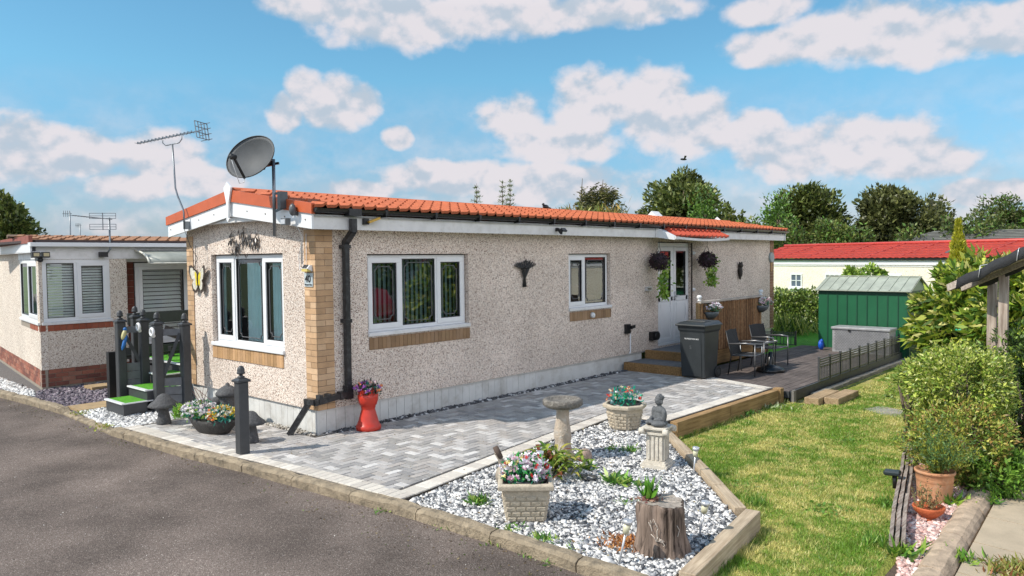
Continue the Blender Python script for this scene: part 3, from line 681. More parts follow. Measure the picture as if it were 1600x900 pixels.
tile_sheet(-.20, LL+.25, 1.8, ZR, 3.92, ZE, 5, TILE, 'roof', home)
m = MB(); m.tube([(-.21,1.8,ZR+.005),(LL+.26,1.8,ZR+.005)], .045, 8); m.build('ridge_cap', TILE, home)
for y0, y1 in ((-.28,1.8),(1.8,3.9)):                       # roof deck below the sheet closes the inside
    pass
m = MB(); m.slab([(-.15,-.26,2.86),(-.15,1.8,3.235),(-.15,3.88,2.86)], (LL+.36,0,0)); m.build('soffit', PVCD, home)
m = MB()
m.box((-.165,-.222,2.695),(8.12,-.195,2.885)); m.box((8.123,-.220,2.70),(10.7,-.197,2.885)); m.box((10.703,-.222,2.70),(LL+.22,-.195,2.885))
m.box((-.14,-.195,2.72),(LL+.2,-.0,2.735)); m.build('eaves_board', PVCD, home)
def barge(x, name, mat, zlo_e, zhi_e, zlo_r, zhi_r, th, ya=-.24, yb=3.84):
    b = MB(); b.slab([(x,ya,zlo_e),(x,ya,zhi_e),(x,1.8,zhi_r),(x,1.8,zlo_r)], (th,0,0)); b.slab([(x,1.8,zlo_r),(x,1.8,zhi_r),(x,yb,zhi_e),(x,yb,zlo_e)], (th,0,0))
    return b.build(name, mat, home, recalc=True)
barge(-.200, 'barge_board', PVC, 2.695, 2.90, 2.945, 3.16, .03); barge(-.222, 'roof_trim', ORANGE, 2.885, 3.02, 3.155, 3.325, .052, -.27, 3.87)
barge(LL+.215, 'barge_board', PVC, 2.695, 2.90, 2.945, 3.16, .03); barge(LL+.215, 'roof_trim', ORANGE, 2.885, 3.0, 3.155, 3.30, .045, -.27, 3.87)
m = MB()                                                    # fixing screws of the barge board
for i in range(9):
    y = -.1+i*.48; z = 2.80+(1-abs(y-1.8)/2.05)*.25; m.cyl((-.206,y,z),(-.199,y,z), .011, n=6)
m.build('screw_caps', M('rusty_screw', (.18,.14,.12), .7), home)
m = MB(); P_ = [(1.8,3.44),(1.695,3.35),(1.765,3.14),(1.780,2.92),(1.755,2.905),(1.8,2.86),(1.845,2.905),(1.82,2.92),(1.835,3.14),(1.905,3.35)]
m.slab([(-.25,y,z) for y,z in P_], (.027,0,0)); m.build('finial', PVC, home, recalc=True)
m = MB(); m.slab([(LL+.24,y,z) for y,z in P_], (.027,0,0)); m.build('finial', PVC, home, recalc=True)
# ridge vent piece near the far end
m = MB(); m.slab([(11.3,1.62,3.30),(11.3,1.8,3.47),(11.3,1.98,3.30)], (.35,0,0)); m.build('roof_vent', PVC, home)
# gutter and downpipe
g = MB(); ar = [(math.cos(a)*.058, -math.sin(a)*.058) for a in np.linspace(0, math.pi, 8)]
xs = (-.19, LL+.24); V = [(x, -.29+c, 2.958+s) for x in xs for c, s in ar]+[(x, -.29+c*.86, 2.958+s*.86) for x in xs for c, s in ar]; n = 8
g.add(V, [(i,n+i,n+i+1,i+1) for i in range(n-1)]+[(2*n+i+1,3*n+i+1,3*n+i,2*n+i) for i in range(n-1)], True)
for x in (-.195, LL+.235): g.slab([(x,-.29+c,2.96+s) for c,s in ar], (.012,0,0))
x = .9
while x < LL: g.box((x,-.352,2.895),(x+.045,-.228,2.972)); g.box((x+.012,-.345,2.872),(x+.033,-.23,2.90)); x += .92
gu = g.build('gutter', PLAS, home)
d = MB(); d.box((.30,-.352,2.875),(.50,-.228,2.968)); d.box((.36,-.325,2.66),(.44,-.255,2.84)); d.bar((.40,-.29,2.68),(.43,-.075,2.53),.075,.075); d.bar((.43,-.075,2.56),(.43,-.075,.56),.072,.072)
for z in (2.45,1.45): d.box((.375,-.12,z),(.485,-.0,z+.05))
d.box((.38,-.125,.42),(.48,-.03,.60))
# low run round the corner and the leaning shoe
d.bar((.46,-.085,.50),(-.12,-.085,.44),.075,.075); d.bar((-.105,-.10,.45),(-.105,.12,.44),.075,.075); d.bar((-.10,.06,.42),(-.27,.27,-.0),.07,.075)
for x in (.27,.07,-.06): d.box((x,-.13,.43),(x+.05,-.04,.535))
d.build('downpipe', M('weathered_black_pipe', (.02,.02,.022), .4, .3, 12, dark=(.12,.125,.13), dfac=.5), home)

# ------------------------------------------------------------------ windows
LEAD = M('lead_strip', (.10,.10,.105), .5, .1, 20)
BLIND = M('vertical_blind', (.20,.27,.27), .8, .1, 5)
CURT = M('pale_teal_curtain', (.66,.82,.82), .85, .1, 3)
def leading(mb, Fr, u0, u1, z0, z1, d, w=.011):
    o, U, n = Fr; i = .055; c = .075
    u0 += i; u1 -= i; z0 += i; z1 -= i
    pts = []
    def arc(cu, cz, a0, a1):
        for k in range(5):
            a = a0+(a1-a0)*k/4; pts.append((cu+c*.7*math.cos(a), cz+c*.7*math.sin(a)))
    pts += [(u0+c,z0),(u1-c,z0)]; arc(u1,z0,math.pi,math.pi/2); pts += [(u1,z1-c)]; arc(u1,z1,-math.pi/2,-math.pi); pts += [(u0+c,z1)]; arc(u0,z1,0,-math.pi/2); pts += [(u0,z0+c)]; arc(u0,z0,math.pi/2,0)
    for p, q in zip(pts, pts[1:]+pts[:1]):
        a = o+U*p[0]+Z_*p[1]+n*d; b = o+U*q[0]+Z_*q[1]+n*d
        if (b-a).length > 1e-3: mb.bar(a, b, w*.5 if abs(n.x)+abs(n.y) < 0 else w, w, n)
def window(parent, Fr, u0, u1, z0, z1, splits, opening, rec=.07, glass=None, sill=True, lead=True, name='window', inside_=None, fw=.055):
    f = MB(); w = fw; d0, d1 = -rec-.05, -rec
    f.fbox(Fr, u0, u1, z0, z0+w, d0, d1); f.fbox(Fr, u0, u1, z1-w, z1, d0, d1); f.fbox(Fr, u0, u0+w, z0+w, z1-w, d0, d1); f.fbox(Fr, u1-w, u1, z0+w, z1-w, d0, d1)
    edges = [u0]+splits+[u1]
    for s in splits: f.fbox(Fr, s-w*.5, s+w*.5, z0+w, z1-w, d0, d1)
    wo = f.build(name, PVC, parent); md = wo.modifiers.new('bevel','BEVEL'); md.width = .006; md.segments = 2
    for i, (a, b) in enumerate(zip(edges, edges[1:])):
        a2 = a+(w if i == 0 else w*.5); b2 = b-(w if i == len(edges)-2 else w*.5); c2, e2 = z0+w, z1-w
        if opening[i]:
            s = MB(); k = .055; e = .006
            s.fbox(Fr, a2-.02, b2+.02, c2-.02, c2+k, d1-.03, d1+.014); s.fbox(Fr, a2-.02, b2+.02, e2-k, e2+.02, d1-.03, d1+.014); s.fbox(Fr, a2-.02, a2+k, c2+k, e2-k, d1-.03, d1+.014); s.fbox(Fr, b2-k, b2+.02, c2+k, e2-k, d1-.03, d1+.014)
            so_ = s.build('sash', PVC, wo); md = so_.modifiers.new('bevel','BEVEL'); md.width = .006; md.segments = 2
            a2 += k; b2 -= k; c2 += k; e2 -= k
        gk = MB(); gk.fbox(Fr, a2, b2, c2, c2+.012, d1-.025, d1-.004); gk.fbox(Fr, a2, b2, e2-.012, e2, d1-.025, d1-.004); gk.fbox(Fr, a2, a2+.012, c2, e2, d1-.025, d1-.004); gk.fbox(Fr, b2-.012, b2, c2, e2, d1-.025, d1-.004)
        gk.build('gasket', BLK, wo)
        p = MB(); o, U, n = Fr; dd = -rec-.022; q = [o+U*a2+Z_*c2+n*dd, o+U*b2+Z_*c2+n*dd, o+U*b2+Z_*e2+n*dd, o+U*a2+Z_*e2+n*dd]
        p.add(q, [(0,1,2,3)]); p.build('pane', glass or GLASS, wo)
        if lead: l = MB(); leading(l, Fr, a2, b2, c2, e2, dd+.004); l.build('leading', LEAD, wo)
    if sill:
        s = MB(); s.fbox(Fr, u0-.03, u1+.03, z0-.055, z0-.0, -rec-.06, .035); so_ = s.build('sill', PVC if Fr is FS else PVCD, wo)
        md = so_.modifiers.new('bevel','BEVEL'); md.width = .008; md.segments = 2
    return wo
def folds(Fr, u0, u1, z0, z1, d, amp, per, curve=None):
    o, U, n = Fr; k = max(6, int((u1-u0)/per*8)); V = []
    for z, sc in ((z0,1.0),(z1,.8)):
        for i in range(k+1):
            u = u0+(u1-u0)*i/k; V.append(o+U*u+Z_*z+n*(d+amp*sc*math.sin(2*math.pi*u/per)+amp*.4*math.sin(5.1*u/per+1)))
    m = MB(); m.add(V, [(i,i+1,k+2+i,k+1+i) for i in range(k)], True); return m
w1 = window(home, FL, .86, 2.81, 1.275, 2.36, [1.50,2.20], [1,0,1])
b = MB(); u = .92
while u < 2.76: b.slab([(u,.20,1.30),(u+.085,.245,1.30),(u+.085,.245,2.33),(u,.20,2.33)], (.003,-.003,0)); u += .088
b.build('blind', BLIND, w1)
w2 = window(home, FL, 5.46, 6.78, 1.355, 2.355, [6.02], [1,0])
m = MB(); m.box((5.5,.5,1.35),(6.75,.55,1.75)); m.box((6.2,.3,1.36),(6.7,.5,1.55)); m.build('worktop', M('dark_worktop', (.10,.05,.03), .5), w2)
w3 = window(home, FS, LW-2.80, LW-.80, 1.05, 2.385, [LW-2.22,LW-1.42], [1,0,1], glass=GLASSF)
for a, b_ in ((LW-2.35,LW-2.22),(LW-2.72,LW-2.62),(LW-1.98,LW-1.46),(LW-1.28,LW-.86)):
    folds(FS, a, b_, 1.07, 2.27, -.15, .018, .09).build('curtain', CURT, w3)
# ------------------------------------------------------------------ door pair
def upvc_door():
    Fr = FL; u0, u1, z0, z1 = 8.62, 10.03, .36, 2.60; f = MB(); w = .06; d0, d1 = -.11, -.05
    f.fbox(Fr, u0, u1, z1-.09, z1, d0, d1); f.fbox(Fr, u0, u0+w, z0, z1-.09, d0, d1); f.fbox(Fr, u1-w, u1, z0, z1-.09, d0, d1); f.fbox(Fr, u0, u1, z0-.01, z0+.05, d0, d1+.03); f.fbox(Fr, 9.30, 9.36, z0+.05, z1-.09, d0, d1)
    fo = f.build('door_frame', PVC, home); md = fo.modifiers.new('bevel','BEVEL'); md.width = .005
    for nm, a, b_ in (('side_panel',8.68,9.30),('door',9.36,9.97)):
        s = MB(); c, e, md_ = z0+.055, z1-.095, 1.36; k = .085
        for q in ((a,b_,c,c+k),(a,b_,e-k,e),(a,b_,md_-.05,md_+.05),(a,a+k,c+k,e-k),(b_-k,b_,c+k,e-k)): s.fbox(Fr, *q, -.10, -.042)
        s.fbox(Fr, a+k, b_-k, c+k, md_-.05, -.09, -.062); s.fbox(Fr, a+k+.04, b_-k-.04, c+k+.04, md_-.09, -.062, -.054)
        so_ = s.build(nm, PVC, home); mm = so_.modifiers.new('bevel','BEVEL'); mm.width = .005
        p = MB(); p.add([(a+k,.07,md_+.05),(b_-k,.07,md_+.05),(b_-k,.07,e-k),(a+k,.07,e-k)], [(0,1,2,3)]); p.build('pane', GLASS, so_)
        gk = MB(); A, B, C_, E_ = a+k, b_-k, md_+.05, e-k
        for q in ((A,B,C_,C_+.014),(A,B,E_-.014,E_),(A,A+.014,C_,E_),(B-.014,B,C_,E_)): gk.fbox(Fr, *q, -.066, -.045)
        gk.build('gasket', BLK, so_)
        if nm == 'door': h = MB(); h.box((a+.015,.02,1.32),(a+.055,.045,1.52)); h.bar((a+.035,.0,1.42),(a+.15,.0,1.42),.02,.02); h.build('handle', SILV, so_)
upvc_door()
# things fixed to the house
def canopy():
    t = thing('door_canopy', 'small dark orange tiled canopy over the white door', 'canopy', (8.6,-.2,2.6))
    tile_sheet(8.32, 10.72, -.18, 2.93, -.60, 2.71, 2, TILED, 'canopy_roof', t, per=.2)
    m = MB(); m.slab([(8.14,-.226,2.70),(8.14,-.226,2.90),(8.26,-.60,2.72),(8.26,-.60,2.64)], (.2,0,0)); m.build('canopy_cheek', PVC, t, recalc=True)
    m = MB(); n = 14
    top = [Vector((8.27+2.45*i/n, -.61-.03*math.sin(math.pi*i/n), 2.695-.035*math.sin(math.pi*i/n))) for i in range(n+1)]
    for p, q in zip(top, top[1:]): m.bar(p-Z_*.01, q-Z_*.01, .03, .05)
    m.slab([(8.27,-.23,2.72),(10.72,-.23,2.72),(10.72,-.59,2.67),(8.27,-.59,2.67)], (0,0,-.012))
    m.build('canopy_trim', PVCD, t)
canopy()
# ================================================================== FIXED TO THE WALLS
def dish():
    t = thing('satellite_dish', 'dark grey satellite dish on a tall galvanised pole fixed to the gable', 'satellite dish', (-.28,.60,2.8))
    px = lambda a, b: None
    base = Vector((-.30,.47,2.62)); top = Vector((-.30,.46,3.58))
    m = MB(); m.cyl(base, top+Z_*.05, .022, n=10); m.build('pole', GALV, t)
    m = MB(); m.box((-.31,.30,2.98),(-.20,.37,3.20),); m.bar((-.30,.47,3.18),(-.25,.33,3.18),.02,.03); m.bar((-.30,.47,2.94),(-.25,.33,2.99),.02,.03); m.build('wall_bracket', M('dark_bracket', (.10,.12,.13), .5, .2, 9, metal=.5), t)
    # reflector: offset bowl facing the road, turned to the left
    c = Vector((-.45,.62,3.60)); fwd = (Vector((-.93,-.30,.42))).normalized(); rt = Z_.cross(fwd).normalized(); up = fwd.cross(rt)
    T = Matrix((rt,up,fwd)).transposed()
    V = []; n = 36; rings = 8; Rr = .385
    for side in (0,1):
        for i in range(rings+1):
            r = Rr*i/rings; dep = .13*(r/Rr)**2-(.012 if side else 0)
            for k in range(n):
                a = 2*math.pi*k/n; V.append(c+T @ Vector((r*math.cos(a), r*.80*math.sin(a), dep)))
    S = (rings+1)*n
    fs = [(i*n+k,i*n+(k+1)%n,(i+1)*n+(k+1)%n,(i+1)*n+k) for i in range(rings) for k in range(n)]
    fs += [(S+i*n+k,S+(i+1)*n+k,S+(i+1)*n+(k+1)%n,S+i*n+(k+1)%n) for i in range(rings) for k in range(n)]
    fs += [(rings*n+k,rings*n+(k+1)%n,S+rings*n+(k+1)%n,S+rings*n+k) for k in range(n)]
    m = MB(); m.add(V, fs, True); m.build('reflector', M('dish_grey', (.075,.08,.085), .7, .12, 6, bump=.05, bs=300), t)
    rim = MB(); pts = [c+T @ Vector((Rr*math.cos(2*math.pi*k/n), Rr*.80*math.sin(2*math.pi*k/n), .13)) for k in range(n+1)]; rim.tube(pts, .007, 6, False); rim.build('rim', BLK, t)
    lo = c+T @ Vector((0,-Rr*.80,.11)); hd = c+T @ Vector((.02,-Rr*.42,.40))
    m = MB(); m.bar(lo, hd, .025,.022); m.build('feed_arm', BLK, t)
    m = MB(); ax = (c-hd).normalized(); m.cyl(hd-ax*.06, hd+ax*.03, .026, .032, 12); m.ell(hd-ax*.03, (.035,.035,.04)); m.build('receiver', BLK, t)
    m = MB(); m.tube([hd-ax*.05, hd+Vector((0,0,-.12)), (hd+lo)/2+Vector((0,0,-.2)), lo+Vector((0,.02,-.05)), lo], .005, 5); m.build('cable', PVC, t)
    m = MB(); m.bar(c-fwd*.02, c-fwd*.12, .12,.12); m.bar(c-fwd*.10, top, .05,.06); m.bar(c-fwd*.1+rt*.05, top+Vector((.06,-.03,0)),.03,.03); m.build('mount', BLK, t)
dish()
def yagi(t, foot, top, bx, L_, back, n=16, scale=1.0, bent=None):
    # boom direction bx (unit), directors, and a grid reflector at the far end
    m = MB(); pts = [foot]+(bent or [])+[top]; m.tube(pts, .014*scale, 8); m.build('mast', GALV, t)
    side = bx.cross(Z_).normalized(); upv = side.cross(bx).normalized(); a = top-bx*L_*.55; b = top+bx*L_*.45
    a = a+Z_*.12*scale; b = b+Z_*.12*scale
    m = MB(); m.bar(a, b, .016*scale, .016*scale); m.build('boom', GALV, t)
    m = MB()
    for i in range(n):
        p = a+(b-a)*(i/(n+1.5)); m.bar(p-side*.075*scale, p+side*.075*scale, .005, .005); m.bar(p-upv*.008, p+upv*.028*scale, .016*scale, .016*scale)
    m.build('directors', GALV, t)
    return a, b, side, upv
def aerial1():
    foot = Vector((-.28,3.10,2.80)); top = Vector((-.32,3.34,4.13))
    t = thing('tv_aerial', 'thin television aerial with a long boom on a bent pole left of the gable', 'aerial', foot)
    bx = Vector((.50,-.86,.14)).normalized()
    bent = [Vector((-.28,3.10,3.06)), Vector((-.28,3.13,3.12)), Vector((-.29,3.27,3.32)), Vector((-.30,3.32,3.45))]
    a, b, side, upv = yagi(t, foot, top, bx, 1.12, .2, 16, 1.0, bent)
    m = MB(); q = top+Z_*.10
    m.tube([q-bx*.17, q-bx*.17-Z_*.05, q-bx*.12-Z_*.10, q+bx*.12-Z_*.10, q+bx*.17-Z_*.05, q+bx*.17], .008, 6); m.build('cradle', GALV, t)
    m = MB(); e = b; W_ = .15
    for k in range(4):
        z = -.13+k*.085
        m.bar(e-bx*.10+upv*z*1.0-side*.12, e+bx*.10+upv*z-side*.12, .008,.010); m.bar(e+upv*z-side*.16+bx*.02, e+upv*z+side*.16+bx*.02, .006,.012)
    for s in (-.16,-.08,0,.08,.16): m.bar(e-upv*.13+side*s+bx*.02, e+upv*.125+side*s+bx*.02, .006,.014)
    m.build('reflector', GALV, t)
    m = MB(); m.box((-.275,3.065,2.80),(-.20,3.135,2.92)); m.build('bracket', GALV, t)
    m = MB(); m.tube([foot, foot+Vector((.06,-.05,-.25)), foot+Vector((.15,-.1,-.45)), (-.03,3.45,2.05),(-.02,3.35,1.98),(-.03,3.30,2.1),(-.02,3.28,2.55)], .005, 5); m.build('cable', BLK, t)
aerial1()
def flood(name, label, loc, nrm, two=False, col_=PLAS):
    t = thing(name, label, 'lamp', loc); L0 = Vector(loc); n = Vector(nrm); s = n.cross(Z_)
    m = MB(); m.bar(L0, L0+n*.05, .06,.06); m.bar(L0+n*.05, L0+n*.10-Z_*.05, .03,.03); m.build('bracket', col_, t)
    m = MB(); h = L0+n*.14-Z_*.05; m.bar(h-s*.06+Z_*.02, h+s*.06+Z_*.02, .09, .07, (n-Z_).normalized()); m.build('lamp_head', col_, t)
    m = MB(); k = h+(n*.8-Z_*.6).normalized()*.038+Z_*.01; m.bar(k-s*.045, k+s*.045, .012, .05, Z_); m.build('lens', M('lamp_lens', (.6,.6,.55), .2, .05), t)
    return t
flood('security_light', 'black floodlight with two heads under the eaves above the small window', (4.80,-.23,2.79), (0,-1,0))
def front_cam():
    t = thing('security_camera', 'grey domed camera and floodlight on the white gable board beside the dish pole', 'camera', (-.23,.18,2.83))
    m = MB(); m.ell((-.27,.08,2.95), (.045,.05,.08)); m.cyl((-.20,.08,2.9),(-.28,.08,2.9),.025); m.build('camera_body', M('dark_grey_plastic', (.09,.095,.10), .4), t)
    m = MB(); m.bar((-.30,.14,2.80),(-.30,.26,2.80),.07,.09); m.build('lamp_head', M('dark_grey_plastic', (.11,.115,.12), .4), t)
    m = MB(); m.box((-.345,.15,2.77),(-.335,.25,2.83)); m.build('lens', SILV, t)
    m = MB(); m.tube([(-.22,.1,2.78),(-.05,.2,2.6),(-.02,.35,2.35),(-.03,.32,2.18),(-.02,.22,2.12),(-.03,.16,2.3),(-.02,.17,2.65)], .005, 5); m.build('cable', PVC, t)
front_cam()
t = thing('solar_wall_light', 'small black and yellow wall light below the gutter beside the downpipe', 'lamp', (.62,-.225,2.80))
m = MB(); m.box((.60,-.27,2.77),(.68,-.222,2.85)); m.build('bracket', PLAS, t)
m = MB(); m.bar((.66,-.28,2.80),(.82,-.31,2.86),.07,.03); m.build('lamp_head', M('amber_lens', (.55,.33,.05), .4), t)
def number():
    t = thing('house_number_plate', 'grey house number plate reading 40 on the buff brick corner', 'number plate', (-.02,.13,2.05))
    m = MB(); m.box((-.024,.035,1.95),(-.014,.225,2.13)); m.build('plate', M('plate_grey', (.42,.48,.50), .4, .15, 20), t)
    for txt, y, z, s in (('40',.205,2.01,.13),('Hampton Close',.212,1.968,.026)):
        cu = bpy.data.curves.new('text','FONT'); cu.body = txt; cu.size = s; cu.extrude = .002; cu.offset = .003 if txt == '40' else .0006
        o = bpy.data.objects.new('lettering', cu); col.objects.link(o); o.matrix_world = Matrix.Translation((-.0265,y,z)) @ Matrix(((0,0,-1,0),(-1,0,0,0),(0,1,0,0),(0,0,0,1)))
        dg = bpy.context.evaluated_depsgraph_get(); me = bpy.data.meshes.new_from_object(o.evaluated_get(dg)); me.transform(o.matrix_world); bpy.data.objects.remove(o)
        me.transform(Matrix.Translation(-t.location)); me.materials.clear(); me.materials.append(BLK)
        link(bpy.data.objects.new('lettering', me), t)
    t = thing('solar_number_light', 'small white solar lamp with yellow lens directly above the number plate', 'lamp', (-.02,.13,2.19))
    m = MB(); m.slab([(-.014,.05,2.15),(-.014,.05,2.235),(-.05,.05,2.235),(-.09,.05,2.19)], (0,.15,0)); m.build('lamp_body', PVC, t, recalc=True)
    m = MB(); m.box((-.088,.06,2.150),(-.03,.19,2.185)); m.build('lens', M('amber_glass', (.6,.48,.15), .3), t)
    m = MB(); 
    for y in (.075,.135): m.slab([(-.052,y,2.237),(-.089,y,2.195),(-.089,y+.045,2.195),(-.052,y+.045,2.237)], (-.003,0,.003))
    m.build('solar_cell', BLK, t)
number()
def butterfly():
    t = thing('butterfly_ornament', 'yellow and brown metal butterfly on the sunlit wall left of the window', 'wall ornament', (-.03,3.15,2.03))
    o = Vector((-.045,3.15,2.03)); W = [(0,.05),(.08,.13),(.20,.21),(.26,.20),(.27,.10),(.22,-.01),(.15,-.03),(.20,-.10),(.17,-.20),(.09,-.24),(.03,-.17),(0,-.08)]
    for s in (1,-1):
        m = MB(); m.slab([o+Vector((-.06*abs(a)*2,-s*a,b)) for a,b in W], (.006,0,0)); wg = m.build('wing', M('butterfly_frame', (.05,.03,.02), .5, .1), t, recalc=True)
        m = MB(); m.slab([o+Vector((-.06*abs(a)*2*.8-.008,-s*(a*.78+.012),b*.8)) for a,b in W], (.004,0,0)); m.build('wing_panel', M('cream_enamel', (.62,.58,.48), .4, .3, 22), wg, recalc=True)
        m = MB(); m.slab([o+Vector((-.02,-s*(a*.34+.008),b*.5)) for a,b in W], (.004,0,0)); m.build('yellow_patch', M('yellow_enamel', (.70,.55,.02), .35), wg, recalc=True)
    m = MB(); m.ell(o+Vector((-.02,0,0)), (.015,.018,.10)); m.build('body', M('butterfly_body', (.05,.03,.02), .5), t)
butterfly()
def leaf_art():
    t = thing('leaf_ornament', 'dark metal bunches of leaves fixed high on the gable wall above the front window', 'wall ornament', (-.02,1.78,2.60))
    for i, (y, z, k) in enumerate(((2.12,2.62,.17),(1.97,2.53,.13),(1.80,2.66,.17),(1.62,2.60,.18),(1.42,2.60,.13))):
        n = 34; P = np.array([-.035,y,z])+RNG.normal(0,1,(n,3))*np.array([.006,k*.26,k*.42])
        d = RNG.normal(0,.35,(n,3)); d[:,2] = -1; d[:,0] *= .3
        leaves('leaf_bunch', P, d, .085, .022, M('dark_bronze', (.13,.12,.115), .4, .3, 40, metal=.3), t, None)
    m = MB(); m.tube([(-.03,2.22,2.44),(-.03,2.10,2.40),(-.03,1.98,2.43),(-.03,1.80,2.58),(-.03,1.50,2.62),(-.03,1.38,2.6)], .007, 6); m.build('stem', M('dark_bronze', (.055,.045,.04), .4), t)
leaf_art()
def wheat():
    t = thing('wheatsheaf_ornament', 'black metal wheatsheaf ornament fanning out on the long wall', 'wall ornament', (4.17,-.02,1.8))
    m = MB()
    for i in range(17):
        a = (i-8)/8; pts = [Vector((4.17+(a*.05), -.02, 1.80)), Vector((4.17+a*.022,-.025,1.95)), Vector((4.17+a*.12,-.03-.02*random.random(),2.13)), Vector((4.17+a*.27,-.035,2.27-abs(a)*.07+random.uniform(-.03,.03)))]
        m.tube(pts, [.005,.005,.005,.004], 5)
        for k in range(7):
            p = pts[2]+(pts[3]-pts[2])*(k/6); m.ell(p+Vector((random.uniform(-.01,.01),-.005,0)), (.009,.006,.02), 6, 4)
    m.build('wheat_stalks', BLK, t)
wheat()
def wallbits():
    t = thing('outside_tap_box', 'black socket box with a thin white pipe low on the long wall', 'socket', (7.39,-.02,.8))
    m = MB(); m.box((7.28,-.07,.74),(7.42,0,.93)); m.bar((7.40,-.09,.86),(7.52,-.10,.88),.04,.06); m.build('box', PLAS, t)
    m = MB(); m.tube([(7.43,-.05,.76),(7.43,-.05,.36),(7.38,-.06,.33)], .014, 6); m.build('pipe', PVC, t)
    t = thing('flue_cover', 'black square vent cover low on the wall left of the door steps', 'vent', (8.35,-.02,.61))
    m = MB(); m.box((8.22,-.10,.52),(8.46,0,.70)); m.cyl((8.40,-.12,.61),(8.40,-.05,.61),.085,n=14); o = m.build('cover', PLAS, t)
    t = thing('door_plaque', 'small silver lamp box on the wall beside the door', 'wall lamp', (8.15,-.02,1.62))
    m = MB(); m.box((8.07,-.06,1.58),(8.27,0,1.665)); m.build('lamp_body', SILV, t); m = MB(); m.box((8.10,-.064,1.60),(8.24,-.061,1.645)); m.build('lens', M('smoked_lens', (.12,.11,.10), .2), t)
    t = thing('alarm_sensor', 'small white round sensor on the bricks under the kitchen window', 'sensor', (6.2,-.03,1.2))
    m = MB(); m.cyl((6.15,-.015,1.19),(6.15,-.06,1.19),.058,.045,16); m.ell((6.15,-.06,1.18),(.035,.02,.04)); m.build('sensor_body', PVC, t)
    t = thing('owl_ornament', 'tall dark carved owl ornament on the wall right of the door', 'wall ornament', (12.53,-.03,1.95))
    m = MB(); m.ell((12.53,-.05,1.90),(.085,.05,.16)); m.ell((12.53,-.06,2.05),(.08,.055,.07)); m.ell((12.47,-.06,2.11),(.02,.02,.04)); m.ell((12.59,-.06,2.11),(.02,.02,.04)); m.ell((12.51,-.05,1.77),(.04,.03,.08))
    o = m.build('carving', M('dark_carved_wood', (.02,.014,.01), .6, .3, 30, bump=.5, bs=60), t)
    t = thing('barometer', 'round grey thermometer dial with a short drop on the far corner of the home', 'thermometer', (14.55,-.03,2.2))
    m = MB(); m.cyl((14.52,0,2.24),(14.52,-.05,2.24),.15,.13,20); m.build('dial', M('grey_dial', (.28,.33,.34), .4, .2, 9), t); m = MB(); m.box((14.49,-.03,1.86),(14.55,0,2.10)); m.build('thermometer_tube', M('amber_wood', (.45,.28,.12), .6), t)
    for zz in (2.37, 1.53):
        t = thing('door_hinge_cap', 'white round wall lamp cap right of the door, %s' % ('upper one' if zz > 2 else 'lower one'), 'cap', (10.10,-.02,zz), group='round caps beside the door')
        m = MB(); m.cyl((10.12,0,zz),(10.12,-.05,zz),.05,.04,12); m.ell((10.12,-.05,zz),(.035,.03,.035)); m.build('cap', PVC, t)
    m = MB(); m.box((10.05,-.03,.36),(10.075,-.002,2.6)); m.build('door_post_trim', M('brown_trim', (.07,.05,.04), .6), home)
wallbits()
# ------------------------------------------------------------------ hanging baskets
def basket(c, label, drop, side):
    t = thing('hanging_basket', label, 'hanging basket', c, group='hanging baskets by the door'); c = Vector(c)
    m = MB(); m.ell(c, (.19,.19,.17), 14, 9); m.build('basket', M('dark_wicker', (.03,.02,.022), .7, .3, 40, bump=1, bs=60), t)
    n = 500; q = sph(n, False)*np.array([.2,.2,.18])+np.array(c)
    leaves('purple_foliage', q, sph(n), .05, .03, LEAF, t, vary((.045,.02,.035), n, .5, .2))
    n = 420; P = np.array(c)+np.array([side*.10,-.06,0])+np.stack([RNG.normal(0,.06,n)*1.0, RNG.normal(0,.05,n), RNG.uniform(-drop,.12,n)],1)
    if drop > .5: P[:,0] += RNG.normal(0,.05,n)
    d = RNG.normal(0,.6,(n,3)); d[:,2] -= .5
    leaves('trailing_leaves', P, d, .075, .055, LEAF, t, pick([(.22,.40,.04),(.36,.50,.08),(.12,.26,.03),(.42,.52,.16)], n)*RNG.uniform(.7,1.2,(n,1)))
    m = MB(); top = Vector((c.x,c.y,2.66))
    for a in range(3): m.tube([c+Vector((.17*math.cos(a*2.1),.17*math.sin(a*2.1),.05)), c+Z_*.32], .004, 4)
    m.tube([c+Z_*.32, top], .005, 4); m.build('chain', BLK, t)
basket(tuple(OnY(1030,408,-.25)), 'purple hanging basket with a long wide green trail, left of the door', .78, .9)
basket(tuple(OnY(1105,406,-.30)), 'purple hanging basket with a narrow green trail, right of the door', .58, .9)

